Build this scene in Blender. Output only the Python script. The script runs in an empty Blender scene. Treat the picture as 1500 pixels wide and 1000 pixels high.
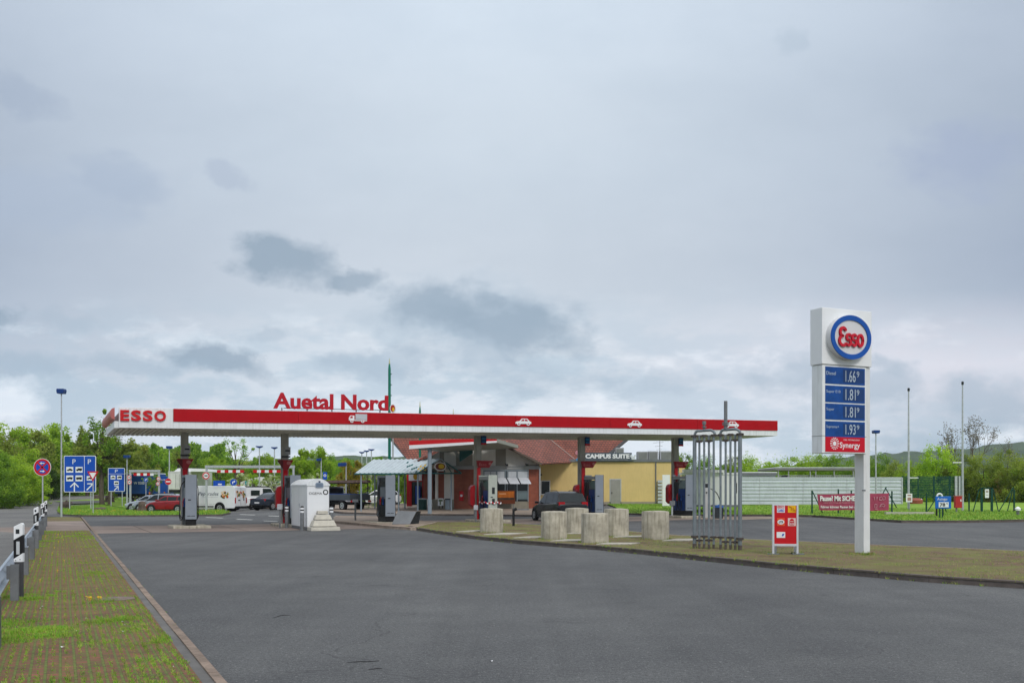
import bpy, bmesh, math, random
import numpy as np
from mathutils import Vector, Matrix
R = math.radians
sc = bpy.context.scene
# ------------------------------------------------------------ camera
cam = bpy.data.objects.new('camera', bpy.data.cameras.new('camera'))
sc.collection.objects.link(cam)
cam.location = (0, 0, 1.7); cam.rotation_euler = (R(90), 0, 0)
cam.data.lens = 36; cam.data.sensor_width = 36; cam.data.shift_y = 220/1500
cam.data.clip_start = .1; cam.data.clip_end = 8000
sc.camera = cam
sc.view_settings.view_transform = 'Standard'; sc.view_settings.look = 'None'
sc.view_settings.exposure = 0.0; sc.view_settings.gamma = 1
# ------------------------------------------------------------ sky
SUN_EL, SUN_AZ = R(38), R(155)
def srgb(r, g, b, a=1):
    f = lambda c: (c/255/12.92) if c/255 <= .04045 else ((c/255+.055)/1.055)**2.4
    return (f(r), f(g), f(b), a)
wd = bpy.data.worlds.new('World'); sc.world = wd; wd.use_nodes = True
def world():
    nt = wd.node_tree; N = nt.nodes; L = nt.links; N.clear()
    def n(t, **k):
        x = N.new(t)
        for a, b in k.items(): setattr(x, a, b)
        return x
    def m(op, a, b=None, clamp=False):
        x = n('ShaderNodeMath', operation=op, use_clamp=clamp)
        for i, v in enumerate((a, b)):
            if v is None: continue
            if isinstance(v, (int, float)): x.inputs[i].default_value = v
            else: L.new(v, x.inputs[i])
        return x.outputs[0]
    def ramp(v, pts, interp='EASE'):
        x = n('ShaderNodeValToRGB'); x.color_ramp.interpolation = interp
        el = x.color_ramp.elements
        while len(el) < len(pts): el.new(.5)
        for e, (p, c) in zip(el, pts): e.position = p; e.color = c
        L.new(v, x.inputs[0]); return x.outputs[0]
    def mix(f, a, b, bt='MIX'):
        x = n('ShaderNodeMix', data_type='RGBA', blend_type=bt)
        for s, v in ((0, f), (6, a), (7, b)):
            if isinstance(v, (int, float)): x.inputs[s].default_value = v
            elif isinstance(v, tuple): x.inputs[s].default_value = v
            else: L.new(v, x.inputs[s])
        return x.outputs[2]
    tc = n('ShaderNodeTexCoord'); sp = n('ShaderNodeSeparateXYZ'); L.new(tc.outputs['Generated'], sp.inputs[0])
    y = m('MAXIMUM', m('ABSOLUTE', sp.outputs[1]), .12)
    u = m('DIVIDE', sp.outputs[0], y); v = m('DIVIDE', sp.outputs[2], y)
    # picture-scale sky coordinates: u right, v up (tangents of the view angle)
    uv = n('ShaderNodeCombineXYZ'); L.new(u, uv.inputs[0]); L.new(v, uv.inputs[1]); uv.inputs[2].default_value = 0
    def noise(vec, s, d=5, r=.55, sy=1, off=0):
        mp = n('ShaderNodeMapping'); mp.inputs['Scale'].default_value = (s, s*sy, s); mp.inputs['Location'].default_value = (off, off*.7, 0)
        L.new(vec, mp.inputs[0]); x = n('ShaderNodeTexNoise'); x.inputs['Scale'].default_value = 1
        x.inputs['Detail'].default_value = d; x.inputs['Roughness'].default_value = r
        L.new(mp.outputs[0], x.inputs['Vector']); return x
    base = ramp(m('MULTIPLY', v, 1.6), [(0, srgb(214, 221, 228)), (.10, srgb(208, 214, 221)), (.19, srgb(196, 203, 210)), (.34, srgb(182, 190, 199)),
                 (.55, srgb(183, 193, 203)), (.78, srgb(190, 201, 212)), (1.0, srgb(210, 219, 228))])
    # darker, slightly violet flanks
    au = m('ABSOLUTE', m('ADD', u, .03))
    fl = m('MULTIPLY', m('POWER', m('MINIMUM', m('MULTIPLY', au, 1.9), 1.), 1.8), m('SUBTRACT', 1., m('MINIMUM', m('MULTIPLY', m('ABSOLUTE', m('SUBTRACT', v, .24)), 1.9), 1.)), True)
    col = mix(m('MULTIPLY', fl, .9), base, srgb(140, 152, 170))
    # darker towards the upper left and upper right of the sky
    cn = m('MULTIPLY', m('POWER', m('MINIMUM', m('MULTIPLY', au, 2.), 1.), 2.), m('MINIMUM', m('MULTIPLY', v, 1.9), 1.), True)
    col = mix(m('MULTIPLY', cn, .35), col, srgb(140, 150, 166))
    # soft veils
    nz = noise(uv.outputs[0], 4, 6, .6, 2.2, 3.1)
    veil = ramp(nz.outputs[0], [(.35, (1, 1, 1, 1)), (.7, (.93, .94, .95, 1))])
    col = mix(1., col, veil, 'MULTIPLY')
    # brightness near the horizon, broken low clouds
    low = ramp(m('MULTIPLY', v, 4.), [(0, (1, 1, 1, 1)), (.42, (1, 1, 1, 1)), (.85, (0, 0, 0, 1))])
    nc = noise(uv.outputs[0], 9, 7, .6, 2.6, 7.7)
    dk = ramp(nc.outputs[0], [(.44, (0, 0, 0, 1)), (.56, (1, 1, 1, 1))])
    col = mix(m('MULTIPLY', m('MULTIPLY', low, dk), .6), col, srgb(150, 171, 186))
    ns = noise(uv.outputs[0], 13, 7, .6, 2.4, 2.2)
    br = ramp(ns.outputs[0], [(.52, (0, 0, 0, 1)), (.72, (1, 1, 1, 1))])
    col = mix(m('MULTIPLY', m('MULTIPLY', low, br), .6), col, srgb(230, 233, 237))
    pk = m('MULTIPLY', m('SUBTRACT', 1., m('MINIMUM', m('MULTIPLY', m('ABSOLUTE', m('SUBTRACT', v, .125)), 14.), 1.)), m('MINIMUM', m('MAXIMUM', m('MULTIPLY', m('SUBTRACT', u, .05), 3.), 0.), 1.))
    col = mix(m('MULTIPLY', pk, .6), col, srgb(222, 216, 222))
    # individual clouds
    d1 = noise(uv.outputs[0], 16, 6, .62, 1.3, 1.3)
    d2 = noise(uv.outputs[0], 17, 8, .62, 1.9, 5.3)
    off = n('ShaderNodeVectorMath', operation='SUBTRACT'); L.new(d1.outputs['Color'], off.inputs[0]); off.inputs[1].default_value = (.5, .5, .5)
    of2 = n('ShaderNodeVectorMath', operation='MULTIPLY'); L.new(off.outputs[0], of2.inputs[0]); of2.inputs[1].default_value = (.10, .05, 0)
    wv = n('ShaderNodeVectorMath', operation='ADD'); L.new(uv.outputs[0], wv.inputs[0]); L.new(of2.outputs[0], wv.inputs[1])
    flat = n('ShaderNodeVectorMath', operation='MULTIPLY'); L.new(wv.outputs[0], flat.inputs[0]); flat.inputs[1].default_value = (1, 1, 0)
    front = m('GREATER_THAN', sp.outputs[1], .05)
    def blob(cx, cy, rx, ry, rot, st, c):
        nonlocal col
        mp = n('ShaderNodeMapping', vector_type='TEXTURE')
        mp.inputs['Location'].default_value = ((cx-750)/1500, (720-cy)/1500, 0)
        mp.inputs['Rotation'].default_value = (0, 0, R(rot)); mp.inputs['Scale'].default_value = (rx*1.35/1500, ry*1.35/1500, 1)
        L.new(flat.outputs[0], mp.inputs[0])
        g = n('ShaderNodeTexGradient', gradient_type='SPHERICAL'); L.new(mp.outputs[0], g.inputs[0])
        tt = m('ADD', m('MULTIPLY', g.outputs[1], 1.7), m('MULTIPLY', m('SUBTRACT', d2.outputs[0], .5), 1.5))
        tt = m('DIVIDE', m('SUBTRACT', tt, .38), .75, True)
        tt = m('MULTIPLY', tt, m('ADD', .55, m('MULTIPLY', d1.outputs[0], 1.0)), True)
        f = m('MULTIPLY', m('MULTIPLY', tt, st), front)
        col = mix(f, col, c)
    lt = srgb(228, 232, 237); dkc = srgb(118, 137, 154); md = srgb(138, 156, 172)
    for b in [(660, 440, 150, 44, 0, .25, lt), (690, 466, 185, 66, -4, .7, md), (640, 448, 95, 42, 0, .55, dkc), (750, 478, 120, 44, -6, .6, dkc), (720, 530, 110, 40, -12, .5, md),
              (560, 528, 100, 26, 0, .6, md), (415, 385, 92, 42, -3, .8, dkc), (515, 408, 62, 20, -4, .7, dkc), (290, 500, 95, 20, -14, .25, lt), (318, 525, 95, 26, -16, .85, dkc),
              (390, 490, 40, 14, 0, .4, md), (200, 528, 110, 20, -4, .6, md), (40, 530, 90, 24, 0, .7, md), (10, 467, 40, 18, 0, .7, dkc), (100, 470, 60, 14, -6, .3, md),
              (35, 140, 62, 26, -25, .5, srgb(140, 153, 172)), (90, 290, 190, 66, 5, .4, srgb(146, 160, 180)), (170, 262, 90, 40, -20, .3, srgb(140, 154, 174)), (335, 256, 50, 22, -20, .5, srgb(148, 160, 178)),
              (1425, 230, 120, 66, 5, .5, srgb(138, 150, 176)), (1160, 62, 30, 26, 0, .25, md), (10, 590, 60, 40, 0, .6, lt),
              (860, 560, 90, 28, 6, .4, md), (990, 560, 60, 18, 0, .35, md), (1160, 548, 80, 34, 10, .6, md), (1290, 560, 60, 34, 0, .6, md), (1290, 535, 50, 16, 0, .5, md), (1440, 590, 110, 44, 0, .6, md), (1350, 660, 120, 26, 0, .4, md)]:
        blob(*b)
    # overcast sky: brighter high overhead (outside the picture)
    up = ramp(sp.outputs[2], [(.55, (0, 0, 0, 1)), (.95, (1, 1, 1, 1))])
    col = mix(up, col, (.98, 1.0, 1.03, 1))
    sky = n('ShaderNodeTexSky', sky_type='NISHITA', sun_disc=False, sun_elevation=SUN_EL, sun_rotation=SUN_AZ)
    b1 = n('ShaderNodeBackground'); L.new(sky.outputs[0], b1.inputs[0]); b1.inputs[1].default_value = .08
    b2 = n('ShaderNodeBackground'); L.new(col, b2.inputs[0]); b2.inputs[1].default_value = 1.42
    mx = n('ShaderNodeMixShader'); mx.inputs[0].default_value = .96
    L.new(b1.outputs[0], mx.inputs[1]); L.new(b2.outputs[0], mx.inputs[2])
    o = n('ShaderNodeOutputWorld'); L.new(mx.outputs[0], o.inputs[0])
world()
sl = bpy.data.lights.new('sun', 'SUN'); sl.energy = 1.5; sl.angle = R(14); sl.color = (1, .96, .9)
so = bpy.data.objects.new('sun', sl); sc.collection.objects.link(so)
# light comes from behind the camera, a little to the right
so.rotation_euler = (R(90)-SUN_EL, 0, R(25))
sc.cycles.max_bounces = 6
random.seed(4); rng = np.random.default_rng(4)
F = 1500.0
# ------------------------------------------------------------ terrain
def ss(a, b, x):
    t = np.clip((x-a)/(b-a), 0, 1); return t*t*(3-2*t)
def g(x, y):
    q = .91*x + .4147*y - 8
    z = .0085*np.where(q > 0, q*q/(q+4), 0)
    z = np.where(q > 55, .0085*55*55/59+0*q, z)
    z = z*ss(32, 50, y)
    z = z + .3*ss(62, 80, y)*ss(-30, -8, x)
    z = z + 1.1*ss(100, 150, y)*(1-ss(-20, -5, x))
    return z
def gz(x, y): return float(g(np.float64(x), np.float64(y)))
def G(px, py, off=0.):          # where the photograph's pixel meets the ground
    Y = 4.0
    while Y < 500:
        if 1.7-(py-720)/F*Y <= gz((px-750)/F*Y, Y)+off: break
        Y += .05
    return ((px-750)/F*Y, Y)
def X(px, Y): return (px-750)/F*Y
def Z(py, Y): return 1.7-(py-720)/F*Y
# ------------------------------------------------------------ materials
MATS = {}
def mat(name, col, rough=.6, metal=0., var=.12, vs=2., bump=0., bs=40., emit=0., spec=.22, dirt=0., dcol=(.08, .07, .05, 1), alpha=None, trans=0.):
    if name in MATS: return MATS[name]
    m = bpy.data.materials.new(name); m.use_nodes = True; MATS[name] = m
    nt = m.node_tree; N = nt.nodes; L = nt.links; p = N['Principled BSDF']
    if len(col) == 3: col = srgb(*col)
    p.inputs['Roughness'].default_value = rough; p.inputs['Metallic'].default_value = metal
    p.inputs['Specular IOR Level'].default_value = spec
    tc = N.new('ShaderNodeTexCoord')
    nz = N.new('ShaderNodeTexNoise'); nz.inputs['Scale'].default_value = vs; nz.inputs['Detail'].default_value = 6; nz.inputs['Roughness'].default_value = .65
    L.new(tc.outputs['Object'], nz.inputs['Vector'])
    r = N.new('ShaderNodeValToRGB'); L.new(nz.outputs[0], r.inputs[0])
    a = 1-var; b = 1+var
    r.color_ramp.elements[0].position = .3; r.color_ramp.elements[0].color = (col[0]*a, col[1]*a, col[2]*a, 1)
    r.color_ramp.elements[1].position = .7; r.color_ramp.elements[1].color = (min(col[0]*b, 1), min(col[1]*b, 1), min(col[2]*b, 1), 1)
    out = r.outputs[0]
    if dirt:
        mp = N.new('ShaderNodeMapping'); mp.inputs['Scale'].default_value = (7, 7, .8); L.new(tc.outputs['Object'], mp.inputs[0])
        n2 = N.new('ShaderNodeTexNoise'); n2.inputs['Scale'].default_value = 1.3; n2.inputs['Detail'].default_value = 5; L.new(mp.outputs[0], n2.inputs['Vector'])
        r2 = N.new('ShaderNodeValToRGB'); r2.color_ramp.elements[0].position = .48; r2.color_ramp.elements[1].position = .75; L.new(n2.outputs[0], r2.inputs[0])
        mu = N.new('ShaderNodeMath'); mu.operation = 'MULTIPLY'; mu.inputs[1].default_value = dirt; L.new(r2.outputs[0], mu.inputs[0])
        mx = N.new('ShaderNodeMix'); mx.data_type = 'RGBA'; L.new(mu.outputs[0], mx.inputs[0]); L.new(out, mx.inputs[6]); mx.inputs[7].default_value = dcol
        out = mx.outputs[2]
    L.new(out, p.inputs['Base Color'])
    if bump:
        n3 = N.new('ShaderNodeTexNoise'); n3.inputs['Scale'].default_value = bs; n3.inputs['Detail'].default_value = 3; L.new(tc.outputs['Object'], n3.inputs['Vector'])
        bp = N.new('ShaderNodeBump'); bp.inputs['Strength'].default_value = bump; bp.inputs['Distance'].default_value = .02
        L.new(n3.outputs[0], bp.inputs['Height']); L.new(bp.outputs[0], p.inputs['Normal'])
    if emit:
        L.new(out, p.inputs['Emission Color']); p.inputs['Emission Strength'].default_value = emit
    if trans: p.inputs['Transmission Weight'].default_value = trans
    return m
white = mat('white paint', (.72, .74, .75, 1), .45, var=.06, dirt=.34, dcol=(.35, .36, .33, 1))
whiteclean = mat('white lacquer', (.75, .76, .77, 1), .35, var=.03)
red = mat('red panel', (.39, .004, .010, 1), .45, var=.08, dirt=.12, dcol=(.28, .02, .02, 1), spec=.12)
redv = mat('bright red', (.52, .01, .015, 1), .4, var=.06)
pinkred = mat('faded red panel', (.42, .13, .12, 1), .5, var=.1)
blue = mat('traffic blue', (.006, .07, .42, 1), .4, var=.06)
lampblue = mat('lamp blue', (.008, .04, .18, 1), .4)
galv = mat('galvanised steel', (.42, .44, .46, 1), .5, .25, var=.18, vs=8)
galvd = mat('dark zinc', (.17, .18, .19, 1), .55, .2, var=.2, vs=6, dirt=.3)
steel = mat('blue grey steel', (.24, .29, .33, 1), .5, .0, var=.08)
conc = mat('weathered concrete', (.42, .385, .31, 1), .9, var=.28, vs=3, bump=.6, bs=24, dirt=.8, dcol=(.15, .135, .09, 1))
conc2 = mat('concrete slab', (.5, .47, .40, 1), .9, var=.15, vs=3, bump=.3)
concgrey = mat('column concrete', (.36, .35, .31, 1), .85, var=.15, vs=3, dirt=.3)
pumpgrey = mat('pump grey', (.23, .26, .30, 1), .45, var=.06)
pumpdark = mat('pump dark', (.022, .026, .028, 1), .5)
pumpsilver = mat('pump silver', (.42, .45, .40, 1), .45, .0, var=.1)
pumpblue = mat('pump blue', (.008, .045, .20, 1), .4)
black = mat('black plastic', (.012, .012, .013, 1), .5)
rubber = mat('rubber', (.015, .015, .016, 1), .8)
yellow = mat('yellow paint', (.72, .45, .02, 1), .5)
green = mat('mast green', (.005, .16, .10, 1), .5)
dgreen = mat('fence green', (.006, .05, .035, 1), .6)
glassd = mat('dark glass', (.014, .02, .022, 1), .12, spec=.3, var=.05)
glassl = mat('pale glass', (.12, .17, .18, 1), .1, spec=.7, var=.1)
wood = mat('timber', (.2, .14, .09, 1), .8, var=.3)
stone = mat('rock', (.10, .075, .06, 1), .9, var=.4, vs=5, bump=.6, bs=8)
sgrey = mat('grey sheet', (.32, .33, .33, 1), .5, var=.1)
letterb = mat('black lettering', (.02, .02, .022, 1), .5)
# ------------------------------------------------------------ object helpers
COL = sc.collection
def props(o, label=None, cat=None, group=None, kind=None):
    for k, v in (('label', label), ('category', cat), ('group', group), ('kind', kind)):
        if v: o[k] = v
    return o
def thing(name, label, cat, loc=(0, 0, 0), rz=0., group=None):
    o = bpy.data.objects.new(name, None); o.empty_display_size = .2; COL.objects.link(o)
    o.location = loc; o.rotation_euler = (0, 0, rz)
    return props(o, label, cat, group)
class MB:
    def __init__(s): s.v = []; s.f = []; s.m = []; s.mi = 0
    def add(s, vs, fs):
        b = len(s.v); s.v += [tuple(x) for x in vs]; s.f += [tuple(b+i for i in f) for f in fs]; s.m += [s.mi]*len(fs); return s
    def box(s, x0, x1, y0, y1, z0, z1):
        return s.add([(x0, y0, z0), (x1, y0, z0), (x1, y1, z0), (x0, y1, z0), (x0, y0, z1), (x1, y0, z1), (x1, y1, z1), (x0, y1, z1)],
                     [(0, 3, 2, 1), (4, 5, 6, 7), (0, 1, 5, 4), (1, 2, 6, 5), (2, 3, 7, 6), (3, 0, 4, 7)])
    def cbox(s, cx, cy, cz, sx, sy, sz): return s.box(cx-sx/2, cx+sx/2, cy-sy/2, cy+sy/2, cz-sz/2, cz+sz/2)
    def cyl(s, p, q, r0, r1=None, n=12, caps=True):
        r1 = r0 if r1 is None else r1; p = Vector(p); q = Vector(q); d = (q-p).normalized()
        a = d.orthogonal().normalized(); b = d.cross(a); vs = []
        for c, r in ((p, r0), (q, r1)):
            for i in range(n):
                t = 2*math.pi*i/n; vs.append(c+a*math.cos(t)*r+b*math.sin(t)*r)
        fs = [(i, (i+1) % n, n+(i+1) % n, n+i) for i in range(n)]
        if caps: fs += [tuple(range(n-1, -1, -1)), tuple(range(n, 2*n))]
        return s.add(vs, fs)
    def tube(s, pts, r, n=8):
        pts = [Vector(p) for p in pts]; vs = []; fs = []
        for k, p in enumerate(pts):
            d = (pts[min(k+1, len(pts)-1)]-pts[max(k-1, 0)]).normalized()
            if k == 0: a = d.orthogonal().normalized()
            a = (a-d*a.dot(d)).normalized(); b = d.cross(a); rr = r[k] if isinstance(r, (list, tuple)) else r
            for i in range(n):
                t = 2*math.pi*i/n; vs.append(p+a*math.cos(t)*rr+b*math.sin(t)*rr)
        for k in range(len(pts)-1):
            for i in range(n): fs.append((k*n+i, k*n+(i+1) % n, (k+1)*n+(i+1) % n, (k+1)*n+i))
        fs += [tuple(range(n-1, -1, -1)), tuple(range((len(pts)-1)*n, len(pts)*n))]
        return s.add(vs, fs)
    def xz(s, poly, y0, y1):        # polygon in x,z pushed from y0 (front, seen) to y1
        A = sum(poly[i][0]*poly[(i+1) % len(poly)][1]-poly[(i+1) % len(poly)][0]*poly[i][1] for i in range(len(poly)))
        if A < 0: poly = poly[::-1]
        n = len(poly); vs = [(x, y0, z) for x, z in poly]+[(x, y1, z) for x, z in poly]
        return s.add(vs, [tuple(range(n)), tuple(range(2*n-1, n-1, -1))]+[(i, n+i, n+(i+1) % n, (i+1) % n) for i in range(n)])
    def yz(s, poly, x0, x1):
        A = sum(poly[i][0]*poly[(i+1) % len(poly)][1]-poly[(i+1) % len(poly)][0]*poly[i][1] for i in range(len(poly)))
        if A < 0: poly = poly[::-1]
        n = len(poly); vs = [(x1, y, z) for y, z in poly]+[(x0, y, z) for y, z in poly]
        return s.add(vs, [tuple(range(n)), tuple(range(2*n-1, n-1, -1))]+[(i, n+i, n+(i+1) % n, (i+1) % n) for i in range(n)])
    def disc(s, cx, cz, rx, rz, y0, y1, n=32): return s.xz([(cx+rx*math.cos(2*math.pi*i/n), cz+rz*math.sin(2*math.pi*i/n)) for i in range(n)], y0, y1)
    def lathe(s, prof, n=24, cx=0, cy=0):
        vs = []; k = len(prof)
        for i in range(n):
            t = 2*math.pi*i/n; vs += [(cx+r*math.cos(t), cy+r*math.sin(t), z) for r, z in prof]
        fs = [(i*k+j, ((i+1) % n)*k+j, ((i+1) % n)*k+j+1, i*k+j+1) for i in range(n) for j in range(k-1)]
        return s.add(vs, fs)
    def tf(s, fn, start=0): s.v[start:] = [fn(*p) for p in s.v[start:]]; return s
    def rot(s, ang, start=0, c=(0, 0)):
        ca, sa = math.cos(ang), math.sin(ang)
        return s.tf(lambda x, y, z: (c[0]+(x-c[0])*ca-(y-c[1])*sa, c[1]+(x-c[0])*sa+(y-c[1])*ca, z), start)
    def build(s, name, m, parent=None, smooth=False, bevel=0., label=None, loc=None, rz=0.):
        me = bpy.data.meshes.new(name); me.from_pydata(s.v, [], s.f); me.update()
        for x in (m if isinstance(m, (list, tuple)) else [m]): me.materials.append(x)
        if isinstance(m, (list, tuple)):
            for p, i in zip(me.polygons, s.m): p.material_index = i
        if smooth:
            for p in me.polygons: p.use_smooth = True
            try: me.set_sharp_from_angle(angle=R(38))
            except Exception: pass
        o = bpy.data.objects.new(name, me); COL.objects.link(o)
        if parent is not None: o.parent = parent
        if loc is not None: o.location = loc
        if rz: o.rotation_euler.z = rz
        if bevel:
            b = o.modifiers.new('bevel', 'BEVEL'); b.width = bevel; b.segments = 2; b.limit_method = 'ANGLE'; b.angle_limit = R(40)
        if label: o['label'] = label
        return o
def text(s, x0, x1, z0, z1, y, m, parent, name='lettering', depth=.004, bold=0., shear=0., tf=None, thick=None, rot=None):
    cu = bpy.data.curves.new('t', 'FONT'); cu.body = s; cu.size = 1; cu.offset = bold; cu.shear = shear; cu.extrude = .01; cu.resolution_u = 3
    ob = bpy.data.objects.new('t', cu); COL.objects.link(ob)
    dg = bpy.context.evaluated_depsgraph_get(); me = bpy.data.meshes.new_from_object(ob.evaluated_get(dg))
    bpy.data.objects.remove(ob); bpy.data.curves.remove(cu)
    co = np.array([v.co[:] for v in me.vertices]); mn = co.min(0); mx = co.max(0)
    out = []
    for c in co:
        xx = x0+(c[0]-mn[0])/(mx[0]-mn[0])*(x1-x0); zz = z0+(c[1]-mn[1])/(mx[1]-mn[1])*(z1-z0)
        yy = y-(c[2]-mn[2])/(mx[2]-mn[2])*depth
        out.append(tf(xx, yy, zz) if tf else (xx, yy, zz))
    for v, c in zip(me.vertices, out): v.co = c
    me.materials.clear(); me.materials.append(m); me.name = name
    for p in me.polygons: p.material_index = 0
    o = bpy.data.objects.new(name, me); COL.objects.link(o); o.parent = parent
    if rot: o.rotation_euler.z = rot
    return o
def dup(root):
    r = root.copy(); COL.objects.link(r)
    for ch in list(root.children):
        c = ch.copy(); COL.objects.link(c); c.parent = r
        for gc in list(ch.children):
            d = gc.copy(); COL.objects.link(d); d.parent = c
    return r
def sheet(name, poly, off, m, step=3., kind='structure'):
    bm = bmesh.new(); bm.faces.new([bm.verts.new((x, y, 0)) for x, y in poly])
    xs = [p[0] for p in poly]; ys = [p[1] for p in poly]
    for ax, lo, hi in ((0, min(xs), max(xs)), (1, min(ys), max(ys))):
        t = lo+step
        while t < hi:
            co = (t, 0, 0) if ax == 0 else (0, t, 0); no = (1, 0, 0) if ax == 0 else (0, 1, 0)
            bmesh.ops.bisect_plane(bm, geom=bm.verts[:]+bm.edges[:]+bm.faces[:], plane_co=co, plane_no=no); t += step
    for v in bm.verts: v.co.z = gz(v.co.x, v.co.y)+off
    for f in bm.faces:
        if f.normal.z < 0: f.normal_flip()
    bm.normal_update()
    for f in bm.faces:
        if f.normal.z < 0: f.normal_flip()
    me = bpy.data.meshes.new(name); bm.to_mesh(me); bm.free(); me.materials.append(m)
    o = bpy.data.objects.new(name, me); COL.objects.link(o); o['kind'] = kind
    return o
def resample(pts, d=1.):
    out = [pts[0]]
    for a, b in zip(pts, pts[1:]):
        n = max(1, int(math.dist(a, b)/d))
        for i in range(1, n+1): out.append((a[0]+(b[0]-a[0])*i/n, a[1]+(b[1]-a[1])*i/n))
    return out
def kerb(pts, w, h, m, name='kerb', side=1, stone_len=1.0, closed=False):
    # row of kerb stones along a line; side=+1 puts the width to the left of the direction of travel
    pts = resample(pts, stone_len); b = MB()
    for p, q in zip(pts, pts[1:]):
        d = Vector((q[0]-p[0], q[1]-p[1])); L = d.length
        if L < 1e-4: continue
        d /= L; nn = Vector((-d.y, d.x))*side*w; g1 = .012
        P = Vector(p)+d*g1/2; Q = Vector(q)-d*g1/2; jz = random.uniform(-.004, .004)
        vs = []
        for c, o, top in ((P, 0, 0), (Q, 0, 0), (Q, 1, 0), (P, 1, 0), (P, 0.12, 1), (Q, .12, 1), (Q, 1, 1), (P, 1, 1)):
            e = c+nn*o; z0 = gz(e.x, e.y); vs.append((e.x, e.y, z0+(h+jz if top else -.1)))
        fs = [(0, 3, 2, 1), (4, 5, 6, 7), (0, 1, 5, 4), (1, 2, 6, 5), (2, 3, 7, 6), (3, 0, 4, 7)]
        if side < 0: fs = [f[::-1] for f in fs]
        b.add(vs, fs)
    o = b.build(name, m); o['kind'] = 'structure'; return o
# ============================================================ ground materials
def gmat(name, build):
    m = bpy.data.materials.new(name); m.use_nodes = True; nt = m.node_tree; N = nt.nodes; L = nt.links; p = N['Principled BSDF']
    tc = N.new('ShaderNodeTexCoord')
    class H: pass
    h = H()
    def noise(s, d=5, r=.6, sc=(1, 1, 1), rot=0, off=(0, 0, 0)):
        mp = N.new('ShaderNodeMapping'); mp.inputs['Scale'].default_value = sc; mp.inputs['Rotation'].default_value = (0, 0, rot); mp.inputs['Location'].default_value = off
        L.new(tc.outputs['Object'], mp.inputs[0]); x = N.new('ShaderNodeTexNoise'); x.inputs['Scale'].default_value = s; x.inputs['Detail'].default_value = d; x.inputs['Roughness'].default_value = r
        L.new(mp.outputs[0], x.inputs['Vector']); return x.outputs[0]
    def ramp(v, a, b, ca, cb, mid=None):
        x = N.new('ShaderNodeValToRGB'); e = x.color_ramp.elements; e[0].position = a; e[0].color = ca; e[1].position = b; e[1].color = cb
        if mid: q = e.new(mid[0]); q.color = mid[1]
        L.new(v, x.inputs[0]); return x.outputs[0]
    def mix(f, a, b, bt='MIX'):
        x = N.new('ShaderNodeMix'); x.data_type = 'RGBA'; x.blend_type = bt
        for s, v in ((0, f), (6, a), (7, b)):
            if isinstance(v, (int, float)): x.inputs[s].default_value = v
            elif isinstance(v, tuple): x.inputs[s].default_value = v
            else: L.new(v, x.inputs[s])
        return x.outputs[2]
    def math_(op, a, b):
        x = N.new('ShaderNodeMath'); x.operation = op
        for i, v in enumerate((a, b)):
            if isinstance(v, (int, float)): x.inputs[i].default_value = v
            else: L.new(v, x.inputs[i])
        return x.outputs[0]
    h.noise, h.ramp, h.mix, h.math, h.N, h.L, h.tc, h.p = noise, ramp, mix, math_, N, L, tc, p
    col, bump, bd, rough = build(h)
    L.new(col, p.inputs['Base Color']); p.inputs['Specular IOR Level'].default_value = .3
    if isinstance(rough, (int, float)): p.inputs['Roughness'].default_value = rough
    else: L.new(rough, p.inputs['Roughness'])
    if bump is not None:
        bp = N.new('ShaderNodeBump'); bp.inputs['Strength'].default_value = .7; bp.inputs['Distance'].default_value = bd
        L.new(bump, bp.inputs['Height']); L.new(bp.outputs[0], p.inputs['Normal'])
    return m
W1 = (1, 1, 1, 1); B0 = (0, 0, 0, 1)
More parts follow.
